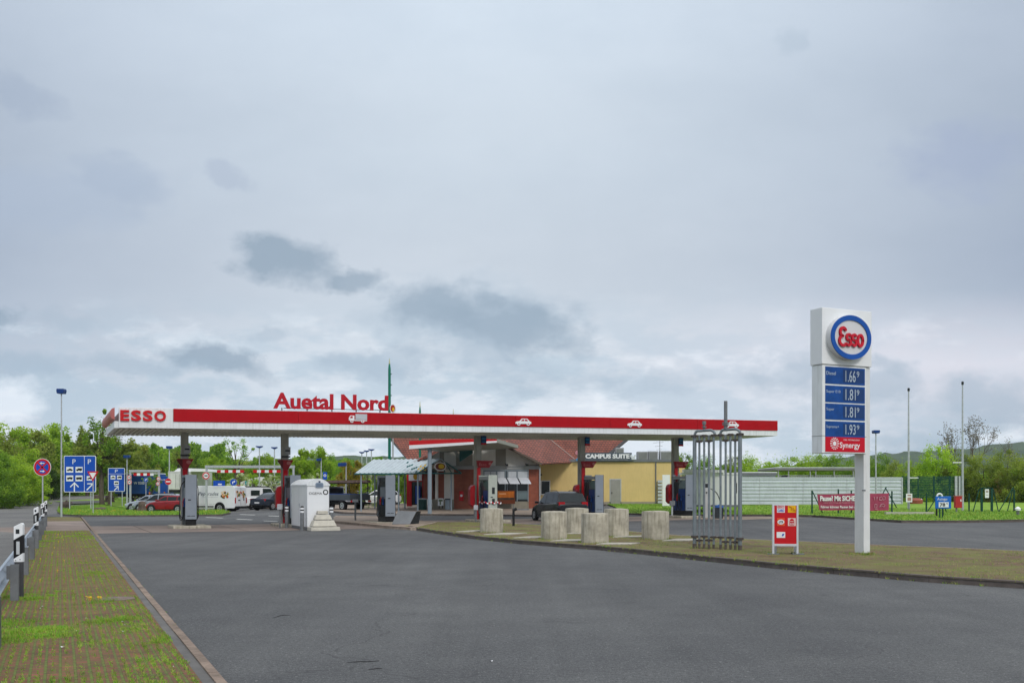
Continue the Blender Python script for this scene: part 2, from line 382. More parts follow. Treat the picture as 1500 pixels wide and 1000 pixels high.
def asph(base, h):
    c = base
    big = h.noise(.12, 4, .55, off=(3, 9, 0)); col = h.mix(1., (c[0], c[1], c[2], 1), h.ramp(big, .32, .68, (.76, .76, .78, 1), (1.19, 1.18, 1.16, 1)), 'MULTIPLY')
    lane = h.noise(1., 4, .6, (.55, .03, 1), R(-66)); col = h.mix(1., col, h.ramp(lane, .35, .65, (.88, .88, .89, 1), (1.1, 1.1, 1.09, 1)), 'MULTIPLY')
    med = h.noise(.9, 6, .7); col = h.mix(1., col, h.ramp(med, .3, .7, (.84, .84, .85, 1), (1.12, 1.12, 1.11, 1)), 'MULTIPLY')
    agg = h.noise(55, 2, .9); col = h.mix(1., col, h.ramp(agg, .3, .72, (.42, .42, .43, 1), (1.7, 1.69, 1.65, 1)), 'MULTIPLY')
    ag2 = h.noise(19, 3, .8, off=(2, 8, 1)); col = h.mix(1., col, h.ramp(ag2, .32, .68, (.66, .66, .67, 1), (1.34, 1.33, 1.31, 1)), 'MULTIPLY')
    spk = h.noise(28, 1, .5, off=(5, 5, 5)); col = h.mix(h.ramp(spk, .69, .74, B0, (.5, .5, .5, 1)), col, (.34, .34, .32, 1))
    st = h.noise(.45, 6, .75, off=(20, 3, 0)); col = h.mix(h.ramp(st, .62, .72, B0, (.45, .45, .45, 1)), col, (.04, .042, .045, 1))
    wp = h.N.new('ShaderNodeMapping'); h.L.new(h.tc.outputs['Object'], wp.inputs[0]); wn = h.N.new('ShaderNodeTexNoise'); wn.inputs['Scale'].default_value = .9; wn.inputs['Detail'].default_value = 6; h.L.new(wp.outputs[0], wn.inputs[0])
    wa = h.N.new('ShaderNodeVectorMath'); wa.operation = 'MULTIPLY_ADD'; h.L.new(wn.outputs['Color'], wa.inputs[0]); wa.inputs[1].default_value = (2.4, 2.4, 0); h.L.new(wp.outputs[0], wa.inputs[2])
    vo = h.N.new('ShaderNodeTexVoronoi'); vo.feature = 'DISTANCE_TO_EDGE'; vo.inputs['Scale'].default_value = .16; h.L.new(wa.outputs[0], vo.inputs['Vector'])
    cr = h.ramp(vo.outputs['Distance'], .0, .0035, W1, B0); mk_ = h.ramp(h.noise(.3, 3, .5, off=(40, 2, 0)), .54, .60, B0, (.7, .7, .7, 1))
    col = h.mix(h.math('MULTIPLY', cr, mk_), col, (.03, .03, .032, 1))
    ty = h.noise(1., 3, .5, (1.6, .045, 1), R(-52), (11, 4, 0)); col = h.mix(1., col, h.ramp(ty, .40, .62, (.94, .94, .94, 1), (1.03, 1.03, 1.03, 1)), 'MULTIPLY')
    oil = h.noise(.9, 4, .6, off=(60, 9, 0)); col = h.mix(h.ramp(oil, .68, .76, B0, (.45, .45, .45, 1)), col, (.025, .025, .027, 1))
    return col, agg, .008, .82
m_asphalt = gmat('asphalt', lambda h: asph((.088, .091, .094), h))
m_road = gmat('road asphalt', lambda h: asph((.145, .143, .138), h))
m_lot = gmat('parking asphalt', lambda h: asph((.12, .12, .118), h))
def _conc(base, warm):
    def f(h):
        tile = h.N.new('ShaderNodeTexBrick'); mp = h.N.new('ShaderNodeMapping'); mp.inputs['Rotation'].default_value = (0, 0, R(-24.5))
        h.L.new(h.tc.outputs['Object'], mp.inputs[0]); h.L.new(mp.outputs[0], tile.inputs['Vector'])
        tile.offset = 0; tile.inputs['Scale'].default_value = 1; tile.inputs['Brick Width'].default_value = 4; tile.inputs['Row Height'].default_value = 3.6; tile.inputs['Mortar Size'].default_value = .03
        tile.inputs['Color1'].default_value = W1; tile.inputs['Color2'].default_value = (.84, .83, .82, 1); tile.inputs['Mortar'].default_value = (.35, .33, .3, 1)
        n = h.noise(.5, 6, .7); col = h.mix(1., base, h.ramp(n, .3, .7, (.7, .7, .7, 1), (1.15, 1.15, 1.15, 1)), 'MULTIPLY')
        col = h.mix(1., col, tile.outputs[0], 'MULTIPLY')
        s = h.noise(.8, 5, .7, (1, .25, 1), R(-24.5), (9, 1, 0)); col = h.mix(h.ramp(s, .52, .7, B0, (.6, .6, .6, 1)), col, warm)
        return col, h.noise(30, 2, .7), .004, .85
    return f
m_band = gmat('forecourt concrete', _conc((.27, .215, .185, 1), (.13, .11, .10, 1)))
m_pave = gmat('paving', _conc((.34, .27, .215, 1), (.24, .18, .14, 1)))
# grass-jointed clay pavers of the strip on the left
K0 = (-2.58, 9.1); KA = R(23.8)
vK = (-math.sin(KA), math.cos(KA)); nK = (-math.cos(KA), -math.sin(KA))
def K(w, t): return (K0[0]+vK[0]*t+nK[0]*w, K0[1]+vK[1]*t+nK[1]*w)
def _paver(h):
    mp = h.N.new('ShaderNodeMapping'); mp.inputs['Rotation'].default_value = (0, 0, -KA+R(90))
    h.L.new(h.tc.outputs['Object'], mp.inputs[0])
    t = h.N.new('ShaderNodeTexBrick'); h.L.new(mp.outputs[0], t.inputs['Vector']); t.offset = .5
    for k, v in (('Scale', 1), ('Brick Width', .16), ('Row Height', .125), ('Mortar Size', .015), ('Mortar Smooth', .3)): t.inputs[k].default_value = v
    t.inputs['Color1'].default_value = (.25, .08, .06, 1); t.inputs['Color2'].default_value = (.13, .055, .045, 1); t.inputs['Mortar'].default_value = (.075, .08, .03, 1)
    n = h.noise(3, 5, .7); col = h.mix(1., t.outputs[0], h.ramp(n, .3, .7, (.6, .6, .6, 1), (1.2, 1.2, 1.2, 1)), 'MULTIPLY')
    moss = h.noise(1.1, 6, .75, off=(4, 0, 0)); col = h.mix(h.ramp(moss, .40, .62, B0, (.6, .6, .6, 1)), col, (.17, .12, .04, 1))
    mo2 = h.noise(9, 5, .7); col = h.mix(h.ramp(mo2, .5, .62, B0, (.6, .6, .6, 1)), col, (.085, .10, .03, 1))
    jn = h.noise(14, 5, .8, off=(2, 2, 2)); col = h.mix(h.math('MULTIPLY', t.outputs[1], h.ramp(jn, .42, .55, B0, (.8, .8, .8, 1))), col, (.13, .19, .03, 1))
    ld = h.noise(2.2, 5, .8, off=(12, 5, 0)); col = h.mix(h.ramp(ld, .56, .66, B0, (.7, .7, .7, 1)), col, (.10, .06, .035, 1))
    return col, t.outputs[1], -.01, .9
m_paver = gmat('mossy clay pavers', _paver)
def _gravel(h):
    n = h.noise(1.2, 6, .7); col = h.ramp(n, .35, .68, (.10, .058, .04, 1), (.19, .125, .08, 1))
    f = h.noise(40, 3, .8); col = h.mix(1., col, h.ramp(f, .3, .7, (.5, .5, .5, 1), (1.5, 1.5, 1.5, 1)), 'MULTIPLY')
    m = h.noise(.7, 6, .75, off=(7, 2, 0)); col = h.mix(h.ramp(m, .40, .58, B0, (.75, .75, .75, 1)), col, (.15, .165, .04, 1))
    return col, f, .015, .95
m_gravel = gmat('mossy gravel', _gravel)
def _grass(h):
    n = h.noise(.35, 6, .7); col = h.ramp(n, .3, .7, (.12, .24, .02, 1), (.25, .38, .04, 1))
    f = h.noise(9, 4, .8); col = h.mix(1., col, h.ramp(f, .3, .7, (.5, .5, .5, 1), (1.5, 1.5, 1.4, 1)), 'MULTIPLY')
    d = h.noise(1.4, 5, .7, off=(1, 1, 1)); col = h.mix(h.ramp(d, .58, .72, B0, (.5, .5, .5, 1)), col, (.19, .17, .07, 1))
    return col, f, .04, .95
m_grass = gmat('grass ground', _grass)
m_kerb = mat('kerb concrete', (.33, .27, .22, 1), .9, var=.25, vs=2.5, bump=.4, bs=25, dirt=.4)
m_kerb2 = mat('brown kerb', (.23, .175, .14, 1), .9, var=.35, vs=1.8, bump=.5, bs=25, dirt=.6)
m_kerbd = mat('dark kerb', (.12, .10, .09, 1), .9, var=.3, vs=2.5, bump=.4, bs=25, dirt=.4)
# ============================================================ ground layers
def ground():
    xs = list(range(-600, -120, 40))+list(range(-120, 121, 4))+list(range(140, 621, 40))
    ys = list(range(-40, 0, 10))+list(range(0, 200, 4))+list(range(200, 1401, 60))
    b = MB(); nx = len(xs)
    for y in ys:
        for x in xs: b.v.append((x, y, gz(x, y)-.08))
    for j in range(len(ys)-1):
        for i in range(nx-1):
            a = j*nx+i; b.f.append((a, a+1, a+nx+1, a+nx)); b.m.append(0)
    o = b.build('ground', m_grass, smooth=True); o['kind'] = 'structure'
ground()
sheet('forecourt_asphalt', [K(0, -22), (70, -12), (80, 60), (60, 130), (-20, 140), (-60, 140), (-90, 110), (-60, 74), K(0, 66)], 0, m_asphalt, 4)
railpts = [K(1.86, t) for t in (-22, 66)]
sheet('road', [K(2.25, -22), K(2.25, 62), K(2.25, 75), (-34, 140), (-60, 160), (-80, 150), (-90, 110), (-60, 50), (-30, -15)], .004, m_road, 4)
# left strip
sheet('paved_strip', [K(.20, -22), K(.20, 37.5), K(2.2, 37.5), K(2.2, -22)], .07, m_paver, 2)
sheet('gutter_stones', [K(.10, -22), K(.10, 37.5), K(.20, 37.5), K(.20, -22)], .066, mat('gutter stone', (.13, .125, .12, 1), .9, var=.25, bump=.3), 2)
sheet('strip_crossing', [K(.15, 37.5), K(.15, 53), K(2.2, 53), K(2.2, 37.5)], .068, m_band, 2)
sheet('strip_end', [K(.15, 53), K(.15, 62), K(1.0, 63.5), K(2.2, 63), K(2.2, 53)], .07, m_gravel, 2)
kerb([K(0, -22), K(0, 62.5)], .10, .08, m_kerb2, side=1)
kerb([K(2.32, 63), K(2.32, -22)], .12, .075, m_kerb, side=1)
# canopy frame ------------------------------------------------
TH = R(24.5); CO = (-17.46, 45.0); uC = (math.cos(TH), math.sin(TH)); vC = (-math.sin(TH), math.cos(TH)); CW = 7.0; CL = 36.3
def C(s, w): return (CO[0]+uC[0]*s+vC[0]*w, CO[1]+uC[1]*s+vC[1]*w)
def s_at(px, w):
    r = (px-750)/F; x0, y0 = C(0, w); return (r*y0-x0)/(uC[0]-r*uC[1])
sheet('forecourt_concrete', [C(-3.2, -3.2), C(13.0, -3.2), C(16, -1.5), C(46, -1.2), C(46, 5.5), C(16, 6.3), C(-6.5, 6.3)], .006, m_band, 3)
# right gravel island
isl_f = [G(596, 774), G(625, 779), G(696, 789.5), G(767, 797), G(873, 805), G(943, 812), G(1014, 819.5), G(1120, 831), G(1220, 840.5), G(1360, 852.5), G(1500, 862), G(1660, 876), (13.5, 12)]
isl_b = [(20, 16), G(1660, 822), G(1500, 812), G(1300, 803), G(1170, 797), G(1060, 792), G(1000, 788), G(940, 783), G(860, 775), G(760, 770), G(690, 767), G(620, 767)]
sheet('gravel_island', isl_f+isl_b, .10, m_gravel, 2)
kerb(isl_f, .16, .125, m_kerbd, side=1)
kerb(isl_b+[isl_f[0]], .13, .11, m_kerb, side=1)
# pump island (concrete) for the truck pumps in the middle
p3 = [G(478, 765), G(520, 769), G(570, 774), G(606, 776.5), G(640, 768), G(560, 758), G(492, 757.5)]
sheet('raised_island', p3, .11, m_pave, 2); kerb(p3+[p3[0]], .14, .125, m_kerb, side=1)
# plaza by the shop
pl = [G(425, 746.5), G(500, 752), G(560, 754), G(640, 755), G(720, 755.5), G(780, 756.5), G(800, 747), (8, 86), (-4, 96), (-28, 118), (-30, 108)]
sheet('plaza_paving', pl, .10, m_pave, 3); kerb(pl[:7], .14, .115, m_kerbd, side=1)
# lawns
la = [G(84, 751), G(92, 755), G(120, 756.3), G(200, 756.3), G(325, 755.2), G(338, 752.5), G(325, 749), G(190, 747.0), G(150, 740), G(86, 743)]
sheet('lawn', la, .10, m_grass, 3); kerb(la[:7], .14, .11, m_kerbd, side=1)
lb = [G(120, 741), G(190, 744), (-44, 106), (-38, 118), (-30, 124), (-36, 135), (-50, 140), (-56, 130), (-50, 116)]
sheet('lawn', [G(150, 739), G(192, 745), (-34, 99), (-25, 112), (-28, 150), (-48, 150), G(78, 735)], .09, m_grass, 3)
sheet('path', [G(86, 739.5), G(150, 737.5), G(150, 734), G(88, 735)], .13, m_lot, 3)
# wooded verge left of the road, drawn along the road's far edge
vg = [(-80, 60), G(-60, 756), G(0, 744), G(30, 737.5), G(58, 731.5), G(78, 727.6), G(100, 726.5), (-60, 210), (-160, 210), (-160, 60)]
sheet('grass_verge', vg, .10, m_grass, 5); kerb(vg[1:7], .15, .11, m_kerbd, side=1)
# right-hand lawns
lr = [G(885, 752.5), G(960, 755), G(1040, 756), G(1120, 756), G(1190, 757), G(1250, 761), G(1320, 765.5), G(1400, 765.5), G(1500, 764), G(1640, 761), (60, 40), (100, 60), (100, 140), (14, 140), (8, 86), (7.5, 72)]
sheet('lawn', lr, .10, m_grass, 4); kerb(lr[:10], .15, .12, m_kerbd, side=1)
sheet('concrete_apron', [G(905, 757.5), G(1080, 761), G(1185, 758.5), G(1130, 757), G(1000, 756.4)], .01, m_pave, 3)
# mid-left: lots and lawns behind the lanes
sheet('lawn', [(-24, 104), (-11.5, 98), (-9, 104), (-9, 150), (-24, 150)], .09, m_grass, 3)
sheet('parking_lot', [G(345, 751), G(425, 747), (-28, 106), (-28, 125), (-36, 125), (-38, 100), G(262, 747.5)], .006, m_lot, 4)
# markings
mk = mat('road marking', (.6, .6, .57, 1), .8, var=.2, vs=6)
def marking(pts): sheet('road_marking', pts, .014, mk, 5)
for a, b, c, d in ((300, 757.8, 325, 758.8), (345, 760.2, 368, 761.4), (350, 753.5, 372, 754.2), (392, 755.6, 412, 756.4), (385, 763, 405, 764)):
    A = G(a, b); B = G(c, d); marking([A, B, (B[0], B[1]+.5), (A[0], A[1]+.5)])
# ============================================================ grass blades (uncountable ground cover)
def blades(name, pos, h, w, cols, lean=.5):
    n = len(pos); pos = np.asarray(pos); h = np.asarray(h)*np.ones(n); a = rng.uniform(0, 6.283, n)
    dx = np.cos(a)*w/2; dy = np.sin(a)*w/2; lx = rng.normal(0, lean, n)*h; ly = rng.normal(0, lean, n)*h
    z = g(pos[:, 0], pos[:, 1])+pos[:, 2]
    v = np.zeros((n, 3, 3)); v[:, 0] = np.c_[pos[:, 0]-dx, pos[:, 1]-dy, z]; v[:, 1] = np.c_[pos[:, 0]+dx, pos[:, 1]+dy, z]; v[:, 2] = np.c_[pos[:, 0]+lx, pos[:, 1]+ly, z+h]
    me = bpy.data.meshes.new(name); me.vertices.add(3*n); me.vertices.foreach_set('co', v.ravel()); me.loops.add(3*n); me.loops.foreach_set('vertex_index', np.arange(3*n, dtype=np.int32))
    me.polygons.add(n); me.polygons.foreach_set('loop_start', np.arange(0, 3*n, 3, dtype=np.int32)); me.polygons.foreach_set('material_index', rng.integers(0, len(cols), n).astype(np.int32))
    for c in cols: me.materials.append(c)
    me.update(); me.validate(); o = bpy.data.objects.new(name, me); COL.objects.link(o); return o
gb = [mat('blade %d' % i, c, .7, var=.25, vs=1.5) for i, c in enumerate([(.17, .33, .03, 1), (.11, .26, .03, 1), (.27, .34, .05, 1), (.33, .28, .11, 1)])]
def vnoise(x, y, s, seed):
    r = np.random.default_rng(seed); T = r.random((64, 64)); x = x/s; y = y/s; xi = np.floor(x).astype(int); yi = np.floor(y).astype(int); fx = x-xi; fy = y-yi
    fx = fx*fx*(3-2*fx); fy = fy*fy*(3-2*fy); t = lambda i, j: T[i % 64, j % 64]
    return (t(xi, yi)*(1-fx)+t(xi+1, yi)*fx)*(1-fy)+(t(xi, yi+1)*(1-fx)+t(xi+1, yi+1)*fx)*fy
def strip_grass():
    P = []; H = []
    def put(w, t, h): P.append(np.c_[K0[0]+vK[0]*t+nK[0]*w, K0[1]+vK[1]*t+nK[1]*w, np.full(len(w), .065)]); H.append(h)
    n = 420000; t = rng.uniform(0, 1, n)**1.7*38.5-1.0; w = rng.uniform(.19, 2.2, n)
    d = .5*vnoise(w, t, .9, 1)+.3*vnoise(w, t, .33, 2)+.2*vnoise(w, t, .12, 3)
    # joints along the strip catch more grass
    joint = np.abs(((w/.125)+.5) % 1-.5)*.125
    cross = np.abs(((t/.16)+.5) % 1-.5)*.16
    near = (joint < .022) | ((cross < .012) & (rng.random(n) < .3))
    edge = np.clip((w-1.2)/.8, 0, 1)*.10+np.exp(-((w-.55)/.2)**2)*.08+.06*np.sin(t*.5)
    keep = (d+edge > .70) | (near & (d+edge > rng.uniform(.25, .66, n))) | (d+edge > rng.uniform(.60, .82, n))
    w, t, d = w[keep], t[keep], d[keep]
    p2 = vnoise(w, t, 1.7, 8)*.6+vnoise(w, t, .5, 9)*.4; kk = (p2 > rng.uniform(.40, .60, len(w))) | ((rng.random(len(w)) < .5) & (np.abs(((w/.125)+.5) % 1-.5)*.125 < .018)); w, t, d = w[kk], t[kk], d[kk]
    put(w, t, np.where(d > .70, rng.uniform(.02, .05, len(w)), rng.uniform(.008, .028, len(w))))
    P = np.vstack(P); H = np.concatenate(H)
    o = blades('grass', P, H, .009, [mat('strip blade %d' % i, c, .7, var=.3, vs=1.2) for i, c in enumerate([(.17, .40, .02, 1), (.09, .28, .02, 1), (.26, .38, .04, 1), (.32, .30, .08, 1)])]); props(o, 'short grass growing in the joints of the red pavers beside the guardrail', 'grass', kind='stuff')
strip_grass()
def inpoly(x, y, poly):
    c = np.zeros(len(x), bool); n = len(poly)
    for i in range(n):
        x1, y1 = poly[i]; x2, y2 = poly[(i+1) % n]
        if y1 == y2: continue
        m = ((y1 > y) != (y2 > y)) & (x < (x2-x1)*(y-y1)/(y2-y1)+x1); c ^= m
    return c
def lawn_grass(poly, n, h, w, off, label, thr=.3, cols=gb[:3]):
    xs = [p[0] for p in poly]; ys = [p[1] for p in poly]
    x = rng.uniform(min(xs), max(xs), n); y = rng.uniform(min(ys), max(ys), n)
    k = inpoly(x, y, poly) & (vnoise(x, y, 1.3, 5)*.6+vnoise(x, y, .4, 6)*.4 > thr) & (np.abs(x/y) < .56)
    x, y = x[k], y[k]
    o = blades('grass', np.c_[x, y, np.full(len(x), off)], rng.uniform(.4, 1.2, len(x))*h, w, cols); props(o, label, 'grass', kind='stuff')
lawn_grass(isl_f+isl_b, 140000, .04, .014, .09, 'thin moss and grass tufts on the brown gravel island', .42, gb[1:])
lawn_grass(la, 70000, .16, .05, .09, 'mown grass with dandelions in front of the parked cars', .1, gb[:3])
lawn_grass([p for p in lr if p[1] < 100 and p[0] < 70], 160000, .10, .04, .09, 'green grass in front of the yellow building and gas fence', .2, gb[:3])
# dandelions: on the strip and the lawn
def flowers(pts, size, label):
    b = MB()
    for x, y, z in pts:
        b.cyl((x, y, gz(x, y)+z), (x+random.gauss(0, .01), y, gz(x, y)+z+size*1.5), .004, .003, 5)
        b.lathe([(0, size*1.3), (size*.5, size*1.45), (size*.45, size*1.7), (0, size*1.8)], 7); k = len(b.v)-28
        b.tf(lambda a, c, d: (a+x, c+y, d+gz(x, y)+z), k)
    o = b.build('dandelions', yellow); props(o, label, 'flowers', kind='stuff')
c0 = G(136, 886)
flowers([(c0[0]+random.uniform(-.14, .16), c0[1]+random.uniform(-.12, .12), .07) for _ in range(9)], .032, 'clump of yellow dandelions beside the round drain cover on the paver strip')
flowers([(*K(random.uniform(1.2, 2.1), random.uniform(8, 34)), .07) for _ in range(22)], .03, 'scattered yellow dandelions further along the paver strip')
xs = []
while len(xs) < 80:
    p = G(random.uniform(100, 325), random.uniform(748, 755)); xs.append((*p, .1))
flowers(xs, .07, 'yellow dandelions dotted over the lawn by the parked cars')
c1 = G(170, 884)
b = MB(); b.lathe([(0, .088), (.26, .088), (.27, .08), (.27, .0)], 24); props(b.build('drain_cover', mat('cast cover', (.17, .13, .11, 1), .8, var=.3, vs=9), smooth=True, loc=(c1[0], c1[1], gz(*c1))), 'round brown drain cover set in the grassy paver strip', 'drain cover')
# litter
b = MB(); xx = [(182, 920), (180, 936), (185, 925), (128, 915), (255, 990), (721, 969), (90, 960), (112, 935), (60, 900), (63, 897)]
for k, (a, c) in enumerate(xx):
    p = G(a, c); o = MB(); st = 0; sz = random.uniform(.02, .05)
    o.add([(0, 0, 0), (sz, 0, .008), (sz*.9, sz*.6, .0), (0, sz*.5, .012)], [(0, 1, 2, 3)]); o.rot(random.uniform(0, 3))
    b.add([(v[0]+p[0], v[1]+p[1], v[2]+gz(*p)+(.004 if a == 721 else .085)) for v in o.v], o.f)
props(b.build('litter', whiteclean), 'small white scraps of paper scattered on the pavers and asphalt', 'litter', kind='stuff')
for pts in ([(509, 971), (525, 969.5), (540, 969), (556, 968)], [(540, 981), (553, 979), (560, 979)], [(400, 905), (412, 901), (425, 901)]):
    b = MB(); b.tube([(*G(*p), gz(*G(*p))+.001) for p in pts], [.004]+[.009]*(len(pts)-2)+[.004], 5); b.tf(lambda x, y, z: (x, y, .004+(z-.001)*.4)); props(b.build('tar_crack', mat('tar', (.012, .012, .013, 1), .7)), None, kind='structure')
# ============================================================ far hills
def hill(px0, px1, prof, Y, m, name='hills'):
    b = MB(); n = 60; pts = []
    for i in range(n+1):
        t = i/n; px = px0+(px1-px0)*t
        k = t*(len(prof)-1); j = min(int(k), len(prof)-2); py = prof[j]+(prof[j+1]-prof[j])*(k-j)
        pts.append((X(px, Y), Z(py, Y)+random.uniform(-1, 1)*Y*.0006))
    vs = []; fs = []; rows = 7
    for r in range(rows):
        f = r/(rows-1)
        for x, z in pts: vs.append((x*(1-.3*(1-f)), Y*(.7+.3*f)+random.uniform(-9, 9), -3+(z+3)*math.sin(f*math.pi/2)+random.uniform(-1, 1)*(2 if 0 < r < rows-1 else 0)))
    for i in range(len(pts)): vs.append((pts[i][0]*1.2, Y*1.25, -5))
    for r in range(rows):
        for i in range(n): fs.append((r*(n+1)+i, r*(n+1)+i+1, (r+1)*(n+1)+i+1, (r+1)*(n+1)+i))
    b.add(vs, fs); o = b.build(name, m, smooth=True); o['kind'] = 'structure'
def _hill(h):
    n = h.noise(.02, 7, .75); col = h.ramp(n, .35, .65, (.022, .05, .018, 1), (.06, .10, .03, 1)); return col, n, 6., 1.
m_hill = gmat('wooded hillside', _hill)
hill(1150, 1700, [684, 676, 668, 663, 661, 656, 650, 647, 645, 640, 636], 1500, m_hill)
hill(250, 1100, [680, 676, 671, 667, 669, 673, 677, 682, 688, 690, 694], 1100, m_hill)
# ============================================================ canopy
SL = .0127
def build_canopy():
    z0 = gz(*CO)
    t = thing('station_canopy', 'long flat filling station canopy with red and white fascia over the pumps', 'canopy', (CO[0], CO[1], 0), TH)
    sh = lambda x, y, z: (x, y, z+SL*x)
    ZB, ZT = 4.52, 5.40; ZM = 4.82      # bottom, top, foot of the red band
    b = MB(); b.box(.25, CL-.25, .25, CW-.25, ZB+.12, ZT-.12).tf(sh); b.build('roof_deck', sgrey, t)
    # fascia boards
    b = MB(); b.box(.18, 2.44, 0, .22, ZB, ZT); b.box(2.44, CL, .02, .22, ZB, ZM); b.box(2.44, CL, .05, .2, ZM, ZT-.01)
    for k in range(1, 7): b.box(2.44+k*5.2, 2.455+k*5.2, .016, .03, ZB, ZM)
    b.box(0, .2, .22, CW, ZB, ZB+.30); b.box(CL-.2, CL, .22, CW, ZB, ZM); b.box(0, CL, CW-.2, CW, ZB+.02, ZM)
    b.tf(sh); b.build('white_fascia', white, t)
    b = MB(); n = 6; w = (CL-2.46)/n
    for k in range(n): b.box(2.46+k*w+.004, 2.46+(k+1)*w-.004, -.02, .05, ZM+.003, ZT)
    b.box(CL-.05, CL+.02, .05, CW, ZM, ZT); b.box(2.46, CL, CW, CW+.05, ZM, ZT); b.tf(sh); b.build('red_band', red, t, bevel=.008)
    b = MB()
    # rounded red light box on the left end
    prof = [(.0, ZB+.36), (-.12, ZB+.40), (-.18, ZB+.5), (-.18, ZT-.16), (-.12, ZT-.05), (0, ZT)]
    vs = [(x, .0, z) for x, z in prof]+[(x, CW+.05, z) for x, z in prof]; m = len(prof)
    b.add(vs, [tuple(range(m))[::-1], tuple(range(m, 2*m))]+[(i, i+1, m+i+1, m+i) for i in range(m-1)]+[(m-1, 0, m, 2*m-1)])
    b.build('end_light_box', pinkred, t, smooth=True)
    # soffit of trapezoidal sheet, ribs across the canopy
    b = MB(); vs = []; x = .2; prof = []
    while x < CL-.2:
        prof += [(x, ZB+.12), (x+.09, ZB+.12), (x+.11, ZB-.012), (x+.20, ZB-.012)]; x += .22
    for y in (.2, CW-.2): vs += [(px, y, pz) for px, pz in prof]
    m = len(prof); b.add(vs, [(i, m+i, m+i+1, i+1) for i in range(m-1)]); b.tf(sh)
    b.build('soffit', mat('soffit sheet', (.74, .74, .66, 1), .5, var=.2, vs=.5, dirt=.6, dcol=(.06, .06, .04, 1)), t)
    # lettering on the white panel
    b0 = s_at(176, 0); b1 = s_at(242.5, 0)
    for ch, p0, p1 in (('E', 176, 189.3), ('S', 191.8, 206.5), ('S', 209, 223.5), ('O', 226, 243)): text(ch, s_at(p0, 0), s_at(p1, 0), ZB+.30, ZB+.78, -.005, redv, t, 'letter', .07, bold=.038, tf=lambda a, b_, c: sh(a, b_, c))
    # pictograms
    def picto(px0, px1, kind, dz=0):
        a = s_at(px0, -.03); c = s_at(px1, -.03); w_ = c-a; b = MB(); zc = ZM+.27+dz; h = .38
        def P(pts, y0=-.05): b.xz([(a+x*w_, zc+(z-.5)*h) for x, z in pts], y0, -.02)
        if kind == 'truck':
            b.mi = 0; P([(0, .25), (0, .6), (.08, .88), (.30, .88), (.30, .25)]); P([(.3, .2), (.3, .32), (1, .32), (1, .2)]); b.mi = 1; P([(.36, .38), (.36, 1.08), (1, 1.08), (1, .38)], -.06)
            b.mi = 2; P([(.05, .55), (.11, .78), (.2, .78), (.2, .55)], -.062)
            for cx in (.16, .76):
                b.mi = 0; b.disc(a+cx*w_, zc-.36*h, .085*w_, .17*h, -.07, -.02, 16); b.mi = 2; b.disc(a+cx*w_, zc-.36*h, .04*w_, .08*h, -.074, -.06, 12)
        else:
            b.mi = 0; P([(0, .2), (0, .42), (.08, .52), (.26, .58), (.40, .92), (.74, .92), (.90, .56), (1, .46), (1, .2)])
            b.mi = 2; P([(.34, .58), (.44, .82), (.54, .82), (.54, .58)], -.054); P([(.59, .58), (.59, .82), (.71, .82), (.80, .58)], -.054)
            for cx in (.2, .8):
                b.mi = 0; b.disc(a+cx*w_, zc-.33*h, .1*w_, .20*h, -.07, -.02, 16); b.mi = 2; b.disc(a+cx*w_, zc-.33*h, .045*w_, .09*h, -.074, -.06, 12)
        b.tf(sh); b.build('pictogram', [whiteclean, mat('pale grey film', (.45, .47, .5, 1)), red], t)
    picto(511, 537.5, 'truck', .01); picto(755, 778, 'car'); picto(919, 940, 'car'); picto(1061, 1082, 'car', .06)
    # columns
    cols = [(3.36, 0), (8.2, 0), (18.72, 1), (25.15, 1), (31.5, 1)]
    for s, kind in cols:
        x, y = C(s, 3.5); gr = gz(x, y)-.05; b = MB(); b.cbox(s, 3.5, (gr+ZB)/2+SL*s/2, .34, .34, ZB+SL*s-gr)
        b.build('column', concgrey, t, bevel=.02)
        b = MB()
        if kind == 0:
            b.mi = 0; b.box(s-.05, s+.24, 3.25, 3.31, 3.55, 3.95); b.mi = 1; b.box(s-.22, s+.22, 3.2, 3.3, 3.42, 3.5); b.box(s-.02, s+.2, 3.24, 3.25, 3.72, 3.8)
            b.build('column_sign', [sgrey, pumpdark], t)
        else:
            b.mi = 0; b.box(s+.10, s+.40, 3.22, 3.28, 4.02+SL*s, 4.62+SL*s-.1); b.mi = 1; b.box(s+.13, s+.37, 3.21, 3.22, 4.3+SL*s, 4.42+SL*s); b.box(s+.13, s+.37, 3.21, 3.22, 4.15+SL*s, 4.22+SL*s); b.mi = 2; b.box(s+.1, s+.4, 3.215, 3.225, 4.02+SL*s, 4.12+SL*s)
            b.build('column_sign', [mat('sign navy', (.01, .04, .14, 1)), mat('sign cyan', (.02, .16, .35, 1)), redv], t)
    # gutter outlets etc. on the roof edge
    b = MB(); b.box(.2, CL, 0.1, .2, ZT, ZT+.02).tf(sh); b.build('edge_trim', whiteclean, t)
    # rooftop name
    r = thing('rooftop_name_sign', 'big red station name letters standing on the canopy roof', 'roof sign', (CO[0], CO[1], 0), TH)
    a, c = s_at(400, .1), s_at(568, .1)
    def tf(x, y, z): return (x, y+.1, z+SL*x)
    text('Auetal Nord', a, c, ZT+.10, ZT+.86, 0, mat('letter red', (.44, .008, .02, 1), .45, var=.04), r, 'lettering', .10, bold=.03, tf=tf)
    b = MB(); b.box(a+.5, c-.1, .15, .19, ZT+.13, ZT+.16)
    for k in range(5): xx = a+.4+k*(c-a-.8)/4; b.box(xx, xx+.05, .15, .2, ZT-.02, ZT+.16)
    b.tf(sh); b.build('support_frame', galvd, r)
build_canopy()
